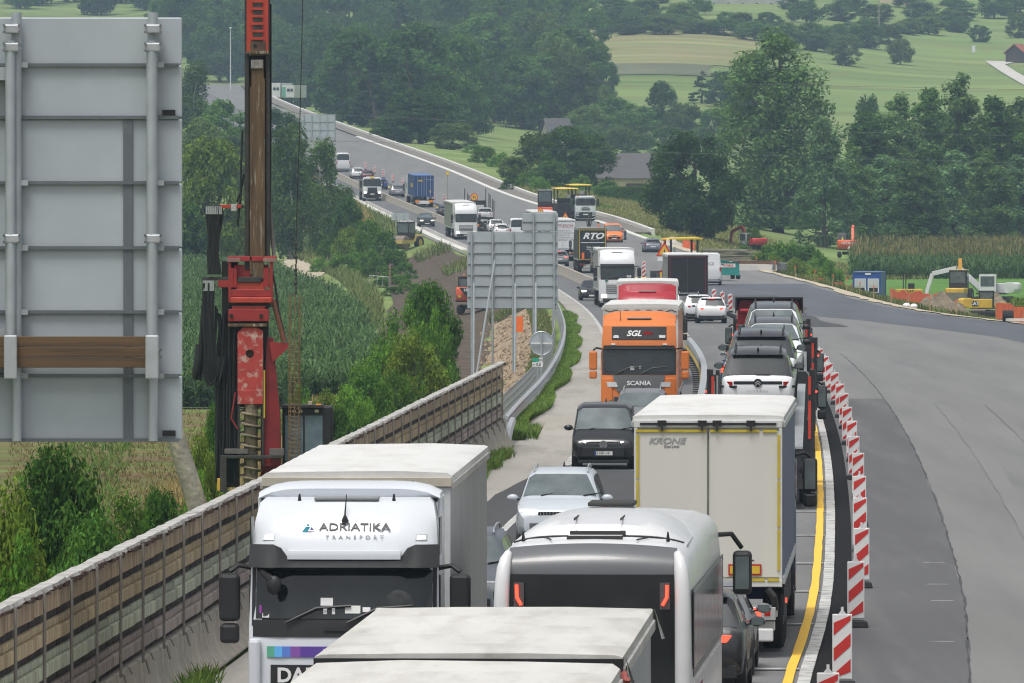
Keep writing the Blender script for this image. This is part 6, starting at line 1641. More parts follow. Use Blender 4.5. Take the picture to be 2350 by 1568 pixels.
# yellow backhoe loader
bx = empty("backhoe_loader", (37.6, 735, gz(37.6, 735)), R(170), "yellow backhoe loader with an upright arm and a glazed cab", "loader")
B((0, .6, 1.1), (1.6, 3.4, .7)).build("hood", YEL, bx, bevel=.08); machine_cab(bx, (0, -.6, 2.15), (1.5, 1.5, 1.6), BLACKP, mat("roof_cream", (.50, .42, .22), .6))
for s in (-1, 1): wheel(bx, s * .95, -.9, .72, .42); wheel(bx, s * .9, 1.7, .48, .34)
b = MB(); b.bar((0, -1.7, 1.2), (.1, -2.2, 3.9), .3, .4); b.build("arm", mat("arm_amber", (.66, .33, .03), .5), bx, bevel=.02); MB().cyl((.2, -2.2, 3.8), (.6, -3.0, 2.6), .06, n=6).build("ram", CHROME, bx); MB().bar((.1, -2.2, 3.8), (.2, -3.6, 1.2), .22).build("stick", YEL, bx)
MB().prism([(2.4, .3), (3.1, .3), (3.2, 1.1), (2.6, 1.0)], -1.1, 1.1, 'x').build("front_bucket", mat("bucket_grey", (.22, .20, .17), .7), bx)
# small tandem roller
rl = empty("small_roller", (34.7, 762, gz(34.7, 762)), R(100), "small yellow tandem roller with a black hoop behind the orange netting", "roller")
B((0, 0, .9), (1.0, 2.2, .5)).build("body", YEL, rl, bevel=.06); B((0, -.2, 1.35), (.5, .5, .6)).build("seat", BLACKP, rl, bevel=.05)
for y in (-.85, .85): MB().cyl((-.55, y, .36), (.55, y, .36), .36, n=16).build("drum", STEEL, rl)
MB().tube([(-.5, .4, 1.1), (-.5, .4, 2.5), (-.38, .4, 2.62), (.38, .4, 2.62), (.5, .4, 2.5), (.5, .4, 1.1)], .045, 6).build("roll_hoop", BLACKP, rl)
text("CAT", .3, INK, rl, (-.52, 0, .95), (R(90), 0, R(-90)), bold=.03)
# yellow soil roller on the left
sr = empty("soil_roller", (-11.5, 952, gz(-11.5, 952) + .05), R(150), "pale yellow soil compactor with a big drum on the dirt track", "roller")
MB().cyl((-1.0, 1.7, .75), (1.0, 1.7, .75), .75, n=20).build("drum", mat("drum_steel", (.20, .16, .13), .6, var=.3), sr); b = MB()
for s in (-1, 1): b.box((s * 1.12, 1.6, .8), (.14, 2.2, .35))
b.box((0, 2.75, .8), (2.3, .2, .35)); b.box((0, .5, .8), (2.3, .3, .4)); b.build("drum_frame", YELP, sr)
B((0, -1.3, 1.2), (1.7, 1.9, .8), taper=(.95, .8)).build("engine_hood", YELP, sr, bevel=.1); machine_cab(sr, (0, .1, 2.1), (1.5, 1.4, 1.7), BLACKP, BLACKP)
for s in (-1, 1): wheel(sr, s * .85, -1.2, .72, .5, rimm=YELP)
# pavers
TEAL = mat("hopper_teal", (.02, .26, .23), .5, var=.12)
def paver(label, X, Y, rz_, z, roofc, hop=None, bodym=DARKM):
    o = empty("asphalt_paver", (X, Y, z), rz_, label, "paver")
    tracks(o, 1.9, 3.2, .7); B((0, .0, 1.3), (2.3, 3.6, 1.0)).build("body", bodym, o, bevel=.05)
    rf = []
    for x in np.linspace(-1.35, 1.35, 7):
        rf.append([(x, -2.1, 3.50), (x, -2.0, 3.64 - .05 * abs(x)), (x, .6, 3.72 - .05 * abs(x)), (x, .9, 3.60), (x, .85, 3.5)])
    MB().loft(rf).build("canopy", roofc, o)
    for sx in (-1, 1):
        for y in (-1.8, .5): B((sx * 1.1, y, 2.6), (.12, .16, 1.9)).build("canopy_post", BLACKP, o)
        MB().add([(sx * .3, 1.7, .7), (sx * 1.7, 1.7, 1.75), (sx * 1.7, 4.0, 1.55), (sx * .3, 4.0, .55)], [(0, 1, 2, 3)]).build("hopper_wing", hop or bodym, o)
        B((sx * 1.0, 4.05, .35), (.5, .3, .4)).build("push_roller", RUBBER, o, bevel=.08)
    MB().prism([(-1.7, 1.75), (-1.6, .7), (1.6, .7), (1.7, 1.75)], 1.62, 1.72).build("hopper_back", hop or bodym, o)
    MB().prism([(1.7, .6), (4.0, .45), (4.0, 1.5), (1.7, 1.9)], 1.5, 1.62, 'x').build("hopper_side", hop or bodym, o); MB().prism([(1.7, .6), (4.0, .45), (4.0, 1.5), (1.7, 1.9)], -1.62, -1.5, 'x').build("hopper_side", hop or bodym, o)
    B((0, -2.6, .5), (3.4, .7, .7)).build("screed", BLACKP, o, bevel=.04); B((0, -1.2, 2.1), (1.8, .6, .6)).build("console", DARKM, o, bevel=.05); B((.3, -1.3, 2.6), (.4, .1, .5)).build("screen", WHITE, o)
    return o
YR = mat("canopy_yellow", (.72, .50, .03), .45, var=.08)
pv1 = paver("asphalt paver with a yellow canopy and a teal hopper behind the black trailer", 14.9, 735, R(-78), float(road_z(735)) + .09, YR, TEAL, TEAL)
B((1.64, 3.0, 1.3), (.02, 1.3, .32)).build("logo_plate", WINK, pv1); text("VOGELE", .26, mat("sign_red", (.60, .05, .02), .5), pv1, (1.66, 3.0, 1.3), (R(90), 0, R(90)), bold=.02)
paver("dark asphalt paver with a bright yellow canopy on the closed far carriageway", 6.2, 1042, R(10), float(road_z(1042)) + .09, YR)
paver("second paver with a yellow canopy standing behind the first one far away", 8.0, 1062, R(10), float(road_z(1062)) + .09, YR)
om = empty("road_roller", (3.9, 1035, float(road_z(1035)) + .09), R(180), "orange road machine with a tall glazed cab and white roof far away", "roller")
MB().cyl((-.9, 1.5, .65), (.9, 1.5, .65), .65, n=18).build("drum", HIT, om); MB().cyl((-.9, -1.5, .65), (.9, -1.5, .65), .65, n=18).build("drum", HIT, om)
B((0, 0, 1.1), (1.8, 3.4, .8)).build("body", HIT, om, bevel=.08); machine_cab(om, (0, 0, 2.5), (1.7, 1.7, 2.0), BLACKP, WHITE)
# yellow crane loader at the left
yl_ = empty("crane_loader", (-24.6, 1150, gz(-24.6, 1150)), R(15), "small yellow loader with a dark crane arm below the birch trees", "loader")
B((0, -.8, .9), (2.2, 4.2, .9)).build("flatbed", mat("bed_grey", (.10, .10, .105), .7), yl_, bevel=.03); machine_cab(yl_, (-.9, 1.4, 2.2), (1.5, 1.3, 1.5), YEL, YEL)
b = MB(); b.bar((.8, .6, 1.2), (.9, .4, 5.2), .3); b.bar((.9, .4, 5.2), (1.6, .2, 3.2), .22); b.build("crane_arm", DARKM, yl_)
for s in (-1, 1): wheel(yl_, s * .95, 1.4, .5, .35); wheel(yl_, s * .95, -1.8, .5, .35)

# ---- site containers
CB = mat("office_blue", (.018, .075, .30), .45, var=.10)
oc = empty("site_office_container", (31.3, 769, gz(31.3, 769)), R(-7), "blue site office container with two shuttered windows", "container")
B((0, 2.95, 1.3), (2.4, 5.9, 2.5)).build("shell", CB, oc, bevel=.03); B((0, 2.95, 2.58), (2.46, 6.0, .10)).build("roof", mat("office_roof", (.10, .16, .30), .5), oc, bevel=.02); B((0, 2.95, .04), (2.44, 5.95, .12)).build("base_frame", CB, oc)
for s in (-1, 1):
    w = B((s * .58, -.02, 1.38), (1.0, .06, 1.25)).build("window", WHITE, oc, bevel=.015)
    B((s * .58, -.05, 1.02), (.78, .02, .38)).build("pane", GLASS, w); B((s * .58, -.055, 1.66), (.88, .03, .66)).build("shutter", mat("shutter_white", (.50, .52, .54), .6), w)
    for y in (.0, 5.9): B((s * 1.19, y, 1.3), (.10, .10, 2.6)).build("corner_post", CB, oc)
B((.1, -.03, 2.42), (.5, .02, .14)).build("name_plate", WINK, oc)
wc = empty("white_site_container", (at(660, 0, 1900).x, 1900, float(road_z(1900)) + .2), R(-25), "pale site containers with green doors on the far hilltop road", "container")
for k, (x, h) in enumerate(((-1.8, 3.2), (1.6, 2.7))):
    u = B((x, 0, h / 2), (3.0, 6, h)).build("cabin", mat("cabin_pale", (.55, .57, .53), .6), wc, bevel=.04); B((x - 1.0, -3.03, h * .45), (.8, .04, h * .8)).build("green_door", mat("door_green", (.10, .35, .22), .6), u)
    for sx in (.1, .9): B((x + sx, -3.03, h * .6), (.6, .04, .6)).build("window", GLASS, u)
# ---- camera mast and white cabinet far left
p = at(529, 65, 2050)
cmx = empty("lamp_mast", (p.x, 2050, gz(p.x, 2050)), 0, "thin white mast with a small head on the far hilltop", "mast")
MB().cyl((0, 0, 0), (0, 0, p.z - cmx.location.z), .16, .10, n=8).build("pole", WHITE, cmx); MB().ball((0, -.1, p.z - cmx.location.z), (.3, .3, .25), 8, 6).build("head", WHITE, cmx)
p = at(536, 203, 2050); o = B((0, 0, .9), (1.2, .8, 1.9)).build("switch_cabinet", WHITE, None, bevel=.04, loc=(p.x, 2050, gz(p.x, 2050))); tag(o, "white cabinet at the foot of the hilltop mast", "cabinet")

# ---- orange netting, stakes, heaps, timber
NET = mat("orange_netting", (.78, .14, .045), .75, var=.2, scale=1.5)
def netting(label, pts, h=1.1, zf=None):
    o = empty("orange_net_fence", (pts[0][0], pts[0][1], gz(*pts[0])), 0, label, "fence")
    V_, F_ = [], []
    xs = np.array(pts, float); L_ = np.concatenate([[0], np.cumsum(np.hypot(*np.diff(xs, axis=0).T))])
    n = int(L_[-1] / .25)
    secs = []
    for k in range(n + 1):
        t = L_[-1] * k / n; x = np.interp(t, L_, xs[:, 0]); y = np.interp(t, L_, xs[:, 1]); z = gz(x, y)
        top = h * (.88 + .09 * math.sin(t * .55) + .03 * math.sin(t * 1.7)); w = .12 * math.sin(t * 2.2) + .06 * math.sin(t * 5.3)
        secs.append([rel(o, (x, y + w * .4, z + .02)), rel(o, (x, y + w, z + top * .5)), rel(o, (x, y + w * .7, z + top))])
    me = MB().loft(secs, closed=False).build("net", NET, o, smooth=70)
    for q in pts[::1]: B(rel(o, (q[0], q[1] + .08, gz(*q) + h * .5)), (.05, .05, h + .25)).build("stake", mat("wood_stake", (.35, .24, .13), .8), o)
netting("orange net fence on the slope left of the blue office container", [(28.0, 800), (28.6, 792), (29.6, 786), (30.3, 776)], 1.5)
netting("orange net fence right of the blue office container", [(32.6, 752), (33.2, 735), (34.2, 722), (35.5, 716)], 1.3)
netting("second layer of orange netting in front of the small roller", [(32.4, 745), (33.0, 724), (34.5, 705)], 1.0)
netting("orange net fence at the right edge in front of the green maize", [(34.3, 618), (35.2, 612), (36.0, 608), (36.9, 604), (37.8, 602)], 1.45)
netting("small orange net at the tree foot near the grey estate car", [(18.0, 920), (18.6, 917), (19.2, 915)], 1.0)
for i, d in enumerate((560, 580, 602, 624, 646, 668, 690, 712, 736, 760, 786, 812)):
    x = float(right_x(d)) + 1.1
    o = B((0, 0, .5), (.07, .07, 1.15)).build("survey_stake", mat("wood_stake", (.35, .24, .13), .8), None, loc=(x, d, gz(x, d)), rot=(random.uniform(-.06, .06), random.uniform(-.06, .06), 0))
    B((0, 0, 1.05), (.085, .085, .2)).build("painted_tip", NET, o)
    tag(o, "orange tipped wooden stake, %s from the right along the sandy edge" % (ordn[i]), "stake", "stakes along the sandy edge")
EARTH = mat("earth_heap", (.155, .125, .085), .95, var=.4, scale=1.6, col2=(.24, .20, .14), thresh=(.5, .62), bump=1.0, bscale=4)
def heap(label, X, Y, rx_, ry_, h, m=EARTH, seed=1, name="earth_heap"):
    g = np.random.default_rng(seed); n, k = 26, 40
    V_, F_ = [], []
    for i in range(n + 1):
        t = i / n
        for j in range(k):
            a = 2 * math.pi * j / k
            rr = t * (1 + .12 * math.sin(3 * a + seed) + .07 * math.sin(7 * a))
            x, y = rx_ * rr * math.cos(a), ry_ * rr * math.sin(a)
            hh = h * (1 - t ** 1.3) * (1 + .12 * math.sin(5 * x + y) + .08 * math.sin(9 * y + 2 * x)) + g.normal(0, .05) * (t < .97)
            V_.append((x, y, gz(X + x, Y + y) - gz(X, Y) + max(hh, -.1)))
    for i in range(n):
        for j in range(k): F_.append((i*k+j, i*k+(j+1) % k, (i+1)*k+(j+1) % k, (i+1)*k+j))
    o = obj(name, npmesh(name, np.array(V_), np.array(F_), m, False), None, (X, Y, gz(X, Y))); tag(o, label, "heap"); return o
heap("brown earth heap in front of the yellow excavator", 31.2, 636, 2.6, 5, 1.75, seed=2)
heap("smaller brown heap in front of the white excavator", 38.2, 690, 1.6, 4, 1.3, seed=5)
heap("pale rubble heap beside the grey estate car", 17.0, 935, 1.6, 4, .8, mat("pale_rubble", (.42, .39, .34), .9, var=.3, scale=2, bump=1), seed=8, name="rubble_heap")
# timber stack
ts = empty("timber_stack", (20.6, 815, gz(20.6, 815)), 0, "stack of grey weathered boards at the edge of the closed carriageway", "timber stack")
gw = mat("grey_board", (.27, .245, .205), .85, var=.3, scale=1, objrand=.35)
plk = B((0, 0, 0), (4.2, .24, .07)).mesh("plank", gw)
for lay in range(9):
    for k in range(3): obj("plank", plk, ts, (random.uniform(-.3, .3) - lay * .05, k * .5 + random.uniform(-.1, .1), .25 + lay * .17 + .02 * k), (random.uniform(-.02, .02), random.uniform(-.05, .05), random.uniform(-.12, .12)))
ts2 = empty("steel_formwork_stack", (22.9, 790, gz(22.9, 790)), 0, "low pile of rusty beams and grey sheeting beside the timber stack", "stack")
rb_ = B((0, 0, 0), (3.6, .16, .16)).mesh("beam", mat("rusty_beam", (.16, .085, .055), .8, var=.3))
for k in range(6): obj("beam", rb_, ts2, (-.6 + random.uniform(-.3, .3), k * .3, .8 + .1 * (k % 2)), (0, 0, random.uniform(-.1, .1)))
B((1.2, .6, .45), (1.4, 1.2, .8), rot=(0, .1, .3)).build("grey_sheet", mat("sheet_grey", (.16, .17, .18), .6, var=.3, scale=3, bump=.6), ts2, bevel=.1); B((-.6, .6, .35), (3.4, 1.4, .6)).build("concrete_block", pale, ts2, bevel=.03)
# black pipe rolls and boards at the right edge
pr2 = empty("black_pipe_rolls", (29.7, 522, gz(29.7, 522) + .15), 0, "two black rolls lying on pale boards at the right edge", "pipe rolls")
for x, y in ((0, 0), (.95, -6)):
    MB().cyl((x - .32, y, .34), (x + .32, y, .34), .34, n=18).build("roll", RUBBER, pr2)
B((1.3, -2, .12), (3.2, .5, .16), rot=(0, 0, -.5)).build("board", pale, pr2); B((2.4, 2, .25), (2.6, 1.6, .5)).build("rubble_board", mat("pale_rubble", (.42, .39, .34), .9, var=.3, scale=2, bump=1), pr2)
for k, (x, y) in enumerate(((26.7, 590), (27.1, 588))):
    o = MB().ball((0, 0, .16), (.26, .26, .18), 10, 6).build("white_bag", WINK, None, loc=(x, y, gz(x, y) + .1)); tag(o, "small white bag at the edge of the earth heap, %s one" % ("left" if k == 0 else "right"), "bag")
# worn gate and striped post by the left track
gt = empty("wire_gate", (-12.2, 800, gz(-12.2, 800)), 0, "grey tubular gate at the shrub edge of the left maize field", "gate")
MB().tube([(-.9, 0, 0), (-.9, 0, 1.5), (.9, .2, 1.35), (.95, .2, 0)], .035, 6).build("frame", PIPE, gt)
for x in (-.3, .2): MB().cyl((x, 0, .2), (x + .2, 0, 1.4), .02, n=5).build("rail", PIPE, gt)
MB().cyl((1.0, .3, 0), (1.0, .3, 2.6), .05, n=6).build("striped_post", mat("faded_red", (.40, .20, .18), .7), gt)
o = B((0, 0, .4), (.35, .2, .8), taper=(.7, 1)).build("marker_post", WINK, None, loc=(at(722, 0, 900).x, 900, gz(at(722, 0, 900).x, 900))); tag(o, "white marker post on the sandy path", "post")
o = B((0, 0, .45), (.72, .04, 1.0)).build("orange_board", mat("orange_board", (.85, .17, .02), .6), None, loc=(at(1187, 0, 560).x, 560, gz(at(1187, 0, 560).x, 560) + .6)); tag(o, "plain orange board standing between the grid sign's posts", "board")
B((0, 0.03, -.3), (.06, .04, 1.0)).build("leg", STEEL, o)

# ---- people (one continuous skinned body each)
def person(label, X, Y, rz_, pose, top, trousers, helmet, z=None, skin=(.45, .28, .20)):
    o = empty("person", (X, Y, (float(road_z(Y)) + .09) if z is None else z), rz_, label, "person")
    J = {"pel": (0, 0, .95), "chest": (0, .05, 1.35), "neck": (0, .06, 1.50), "head": (0, .08, 1.66), "lh": (-.10, 0, .92), "rh": (.10, 0, .92), "lk": (-.13, .03, .5), "rk": (.13, .05, .5), "la": (-.13, 0, .08), "ra": (.14, -.02, .08), "lt": (-.13, .16, .04), "rt": (.14, .14, .04), "ls": (-.19, .05, 1.42), "rs": (.19, .05, 1.42), "le": (-.27, .08, 1.15), "re": (.27, .08, 1.15), "lw": (-.25, .25, .95), "rw": (.25, .25, .95), "lf": (-.24, .32, .88), "rf": (.24, .32, .88)}
    if pose == 'bend':
        for k in ("chest", "neck", "head", "ls", "rs", "le", "re", "lw", "rw", "lf", "rf"):
            x, y, zz = J[k]; a = R(52); dz = zz - .95
            J[k] = (x, y * math.cos(a) + dz * math.sin(a), .95 + dz * math.cos(a) - y * math.sin(a) * .3)
        for k, q in (("le", (-.26, .45, .82)), ("re", (.26, .45, .82)), ("lw", (-.22, .62, .65)), ("rw", (.22, .62, .65)), ("lf", (-.2, .68, .58)), ("rf", (.2, .68, .58))): J[k] = q
    E = [("pel", "chest", .15), ("chest", "neck", .15), ("neck", "head", .07), ("pel", "lh", .12), ("pel", "rh", .12), ("lh", "lk", .10), ("rh", "rk", .10), ("lk", "la", .07), ("rk", "ra", .07), ("la", "lt", .05), ("ra", "rt", .05), ("chest", "ls", .10), ("chest", "rs", .10), ("ls", "le", .065), ("rs", "re", .065), ("le", "lw", .05), ("re", "rw", .05), ("lw", "lf", .04), ("rw", "rf", .04)]
    names = list(J); me = bpy.data.meshes.new("body"); me.from_pydata([J[n] for n in names], [(names.index(a), names.index(b)) for a, b, _ in E], [])
    me.materials.append(top)
    b = bpy.data.objects.new("body", me); link(b, o)
    md = b.modifiers.new("skin", 'SKIN'); rad = {"pel": (.16, .12), "chest": (.17, .12), "neck": (.055, .055), "head": (.09, .10), "lh": (.09, .09), "rh": (.09, .09), "lk": (.07, .07), "rk": (.07, .07), "la": (.05, .05), "ra": (.05, .05), "lt": (.045, .035), "rt": (.045, .035), "ls": (.07, .07), "rs": (.07, .07), "le": (.05, .05), "re": (.05, .05), "lw": (.038, .038), "rw": (.038, .038), "lf": (.035, .025), "rf": (.035, .025)}
    for i, n in enumerate(names):
        me.skin_vertices[0].data[i].radius = rad[n]
        me.skin_vertices[0].data[i].use_root = (n == "pel")
    b.modifiers.new("sub", 'SUBSURF').levels = 1
    h = J["head"]
    MB().ball((h[0], h[1], h[2] + .03), (.085, .10, .115), 12, 8).build("head", mat("skin", skin, .6), o)
    MB().ball((h[0], h[1], h[2] + .10), (.125, .14, .09), 12, 6).build("helmet", helmet, o)
    for s in ("l", "r"):
        MB().tube([J[s + "h"], J[s + "k"], J[s + "a"]], [.115, .088, .075], 8).build("trouser_leg", trousers, o)
        MB().tube([(J[s + "a"][0], J[s + "a"][1] - .03, .05), (J[s + "t"][0], J[s + "t"][1], .04)], [.06, .05], 8).build("boot", DARKM, o)
    return o
BLUEOV = mat("blue_grey_overalls", (.075, .09, .13), .85); HV = mat("orange_vest", (.80, .13, .04), .8)
person("person in blue-grey overalls and white helmet bending over the kerb", 12.4, 955, R(60), 'bend', BLUEOV, BLUEOV, WINK)
person("person in orange vest standing by the orange works van", 9.6, 962, R(100), 'stand', HV, HV, mat("dark_hair", (.03, .022, .018), .8))
person("person in dark clothes beside the site lorry", 8.7, 985, R(180), 'stand', DARKM, DARKM, mat("dark_hair", (.03, .022, .018), .8))
o = bpy.data.objects.get("panel_van.001"); o.location = (16.15, 714.5, float(road_z(714.5)) + .09)
# ================================================================== VEGETATION
def leaves_at(P, Nrm, size, g, elong=1.5, droop=0.0, jitter=.5):
    """pointed leaf quads: centres P, rough facing Nrm"""
    n = len(P)
    nr = Nrm + g.normal(0, jitter, (n, 3)); nr /= np.linalg.norm(nr, axis=1)[:, None] + 1e-9
    a = g.normal(0, 1, (n, 3)); a[:, 2] -= droop
    a -= (a * nr).sum(1)[:, None] * nr; a /= np.linalg.norm(a, axis=1)[:, None] + 1e-9
    b = np.cross(nr, a)
    s = (size * g.uniform(.6, 1.35, n))[:, None]
    V_ = np.stack([P - a * s * elong * .5, P + b * s * .38 + a * s * .05, P + a * s * elong * .5, P - b * s * .38 + a * s * .05], 1)
    V_[:, 1] += nr * s * .10; V_[:, 3] += nr * s * .10
    return V_.reshape(-1, 3)

def quads(V_): return np.arange(len(V_), dtype=np.int32).reshape(-1, 4)

def crown(kind, seed, H, Rr, n, leaf, base=.18):
    """leaf cloud of a tree H metres tall: clumps on branches with gaps between them"""
    g = np.random.default_rng(seed)
    C, S = [], []
    M = {'broad': 80, 'tall': 150, 'birch': 70, 'bush': 46, 'multi': 300, 'conifer': 60, 'oak': 95}[kind]
    for i in range(M):
        u = g.random(); th = g.uniform(0, 2 * math.pi)
        if kind in ('broad', 'oak'):
            z = base + (1 - base) * (.04 + .94 * u); e = (z - base) / (1 - base)
            prof = (math.sin(math.pi * min(.97, .12 + e * .86)) ** .62); r = prof * (.08 + .92 * g.random() ** .45)
            C.append((Rr * r * math.cos(th), Rr * r * math.sin(th), H * z)); S.append(Rr * g.uniform(.17, .32))
        elif kind == 'tall':
            z = base + (1 - base) * u; e = (z - base) / (1 - base)
            lob = 1 + .22 * math.sin(3 * th + seed) + .12 * math.sin(9 * e + seed)
            prof = (.70 + .30 * math.sin(math.pi * min(1, e * 1.25 + .1))) * (1 if e < .6 else max(.10, 1 - (e - .6) * 1.9)); r = prof * lob * (.15 + .8 * g.random() ** .6)
            C.append((Rr * r * math.cos(th), Rr * r * math.sin(th), H * z)); S.append(Rr * g.uniform(.11, .23))
        elif kind == 'multi':
            nl_ = 6; j = i % nl_; aj = 2.4 * j + seed; rj = .50 * Rr * (j > 0) * (.6 + .4 * math.sin(j * 1.7)); hj = H * (1 - .085 * ((j * 2) % nl_) / 2)
            e = .97 * u ** .9; wd = .52 * (1 - e ** 2.4) ** .6 * (.6 + .4 * min(1, e * 6)); r = Rr * wd * (.2 + .8 * g.random() ** .6); kx = .55 + .45 * (1 - e * .3)
            C.append((rj * math.cos(aj) * kx + r * math.cos(th), rj * math.sin(aj) * kx + r * math.sin(th), hj * (base + (1 - base) * e) - .02 * H)); S.append(Rr * g.uniform(.13, .24) * (1.1 - .2 * e))
        elif kind == 'birch':
            z = base + (1 - base) * u; e = (z - base) / (1 - base); prof = (.85 - .55 * e) * (.3 + .7 * min(1, e * 4)); r = prof * (.3 + .7 * g.random() ** .5)
            C.append((Rr * r * math.cos(th), Rr * r * math.sin(th), H * z)); S.append(Rr * g.uniform(.18, .30))
        elif kind == 'conifer':
            e = u ** 1.3; z = .08 + .92 * e; r = (1 - e) ** .8 * (.5 + .5 * g.random())
            C.append((Rr * r * math.cos(th), Rr * r * math.sin(th), H * z)); S.append(Rr * g.uniform(.14, .24) * (1.1 - .7 * e))
        else:
            ph = g.uniform(-.1, 1); r = math.sqrt(max(0, 1 - max(0, ph) ** 2)) * (.45 + .55 * g.random() ** .5)
            C.append((Rr * r * math.cos(th), Rr * r * math.sin(th), H * (.12 + .78 * max(0, ph)))); S.append(Rr * g.uniform(.15, .30))
    C = np.array(C); S = np.array(S)
    w = S ** 2; k = g.choice(M, n, p=w / w.sum())
    d = g.normal(0, 1, (n, 3)); d /= np.linalg.norm(d, axis=1)[:, None]
    rr = g.random(n) ** .38
    stretch = np.array([1, 1, 1.7 if kind == 'birch' else (.95 if kind != 'tall' else 1.15)])
    P = C[k] + d * (rr * S[k])[:, None] * stretch
    if kind == 'birch': P[:, 2] -= g.random(n) ** 2 * 1.4 * (H / 14)
    P[:, 2] = np.maximum(P[:, 2], .03 * H)
    Nn = d * .8 + np.array([0, 0, .55])
    return leaves_at(P, Nn, leaf, g, 1.5, 1.6 if kind == 'birch' else .3), C

def trunk(seed, H, r, C, nl=10, bark=None):
    g = np.random.default_rng(seed + 99)
    b = MB()
    top = H * .86
    pts = [(g.normal(0, .02 * H) * (k > 0) * .5, g.normal(0, .02 * H) * (k > 0) * .5, top * k / 6) for k in range(7)]
    b.tube(pts, [r * (1.25 - .17 * k) if k else r * 1.5 for k in range(7)], 8)
    for i in g.choice(len(C), min(nl, len(C)), replace=False):
        c = C[i]; z0 = max(.12 * H, c[2] - (abs(c[0]) + abs(c[1])) * .8); z0 = min(z0, top * .9); j = min(5, int(z0 / top * 6)); t = z0 / top * 6 - j
        p0 = np.array(pts[j]) * (1 - t) + np.array(pts[j + 1]) * t
        mid = (p0 + c) / 2 + np.array([0, 0, -.04 * H * g.random()])
        b.tube([tuple(p0), tuple(mid), tuple(c)], [r * .42, r * .26, r * .08], 5)
    return b.mesh("trunk", bark)

BARK = mat("bark", (.085, .070, .055), .9, var=.35, scale=3, stretch=(1, 1, .3))
BARKB = mat("birch_bark", (.50, .49, .46), .8, var=.2, scale=3, col2=(.06, .055, .05), thresh=(.58, .62), stretch=(1, 1, 2.5))
LF = {
 'deep': leafmat("leaf_deep", (0.055, 0.134, 0.036)), 'mid': leafmat("leaf_mid", (0.077, 0.180, 0.043)), 'light': leafmat("leaf_light", (0.139, 0.255, 0.040), col2=(0.195, 0.255, 0.043)),
 'olive': leafmat("leaf_olive", (0.098, 0.175, 0.048)), 'birch': leafmat("leaf_birch", (0.090, 0.180, 0.055)), 'pine': leafmat("leaf_pine", (0.036, 0.093, 0.040)),
 'poplar': leafmat("leaf_poplar", (0.085, 0.166, 0.048), col2=(0.155, 0.250, 0.075)), 'willow': leafmat("leaf_willow", (0.107, 0.213, 0.088), col2=(0.155, 0.250, 0.107)),
 'shrub': leafmat("leaf_shrub", (0.101, 0.233, 0.040), var=.45, scale=.9), 'shrubb': leafmat("leaf_shrub_bright", (0.155, 0.255, 0.048), var=.45, scale=.9), 'shrubd': leafmat("leaf_shrub_dark", (0.065, 0.163, 0.033), var=.45, scale=.9), 'dry': leafmat("leaf_dry", (0.220, 0.255, 0.129), col2=(0.220, 0.255, 0.197)),
}
VAR = {}
def variant(key, kind, seed, H, Rr, n, leaf, lm, r, bark=None, base=.18, nl=10):
    V_, C = crown(kind, seed, H, Rr, n, leaf, base)
    VAR[key] = (npmesh("crown", V_, quads(V_), LF[lm]), trunk(seed, H, r, C, nl, bark or BARK), H, Rr)
for i, (lm, kd) in enumerate((('mid', 'broad'), ('deep', 'oak'), ('olive', 'broad'), ('mid', 'oak'), ('deep', 'broad'))):
    variant('wood%d' % i, kd, 20 + i, 15, 5.2, 7000, .48, lm, .28, base=.05, nl=10)
for i in range(2): variant('conif%d' % i, 'conifer', 40 + i, 16, 3.2, 4500, .42, 'pine', .22)
for i in range(2): variant('row%d' % i, 'multi', 50 + i, 24, 5.4, 19000, .38, 'poplar' if i == 0 else 'mid', .32, base=.02, nl=26)
variant('poplar', 'multi', 60, 29, 8.6, 30000, .38, 'poplar', .5, base=.03, nl=44)
variant('willow', 'tall', 63, 17, 4.6, 9000, .36, 'willow', .3, base=.05, nl=16)
variant('dark', 'oak', 66, 13, 5.6, 18000, .34, 'deep', .35, base=.03, nl=16)
for i in range(2): variant('birch%d' % i, 'birch', 70 + i, 16, 4.6, 8500, .34, 'birch', .2, BARKB, base=.15, nl=16)
variant('bright', 'broad', 75, 12, 6.2, 10000, .42, 'light', .3, base=.05, nl=14)
for i, lm in enumerate(('shrub', 'shrubd', 'shrubb', 'shrub')): variant('bush%d' % i, 'bush', 80 + i, 3.0, 2.0, 3600, .17, lm, .06, base=.05, nl=14)
for i, lm in enumerate(('shrub', 'shrubd', 'shrubb')): variant('near%d' % i, 'bush', 90 + i, 4.2, 2.5, 9500, .125, lm, .07, base=.02, nl=22)
for i, lm in enumerate(('mid', 'olive')): variant('small%d' % i, 'broad', 95 + i, 7, 3.4, 4200, .36, lm, .15, base=.14, nl=12)

def plant(key, X, Y, label, group=None, h=None, w=None, name="tree", cat="tree", z=None, crown_n="crown"):
    cm, tm, H, Rr = VAR[key]
    sz = (h or H) / H; sw = (w / Rr) if w else sz
    o = empty(name, (X, Y, (gz(X, Y) if z is None else z) - .15), random.uniform(0, 6.28), label, cat, group)
    obj(crown_n, cm, o, scale=(sw, sw, sz)); obj("trunk" if cat == "tree" else "stems", tm, o, scale=(sw, sw, sz))
    return o
def tree_px(key, px_, ytop, d, label, group=None, wpx=None, name="tree", cat="tree"):
    """tree whose top and width are known; it stands on the terrain at distance d"""
    p = at(px_, ytop, d); g0 = gz(p.x, d)
    return plant(key, p.x, d, label, group, h=max(2, p.z - g0), w=(wpx / 2 * d / FPX * 1.0) if wpx else None, name=name, cat=cat)

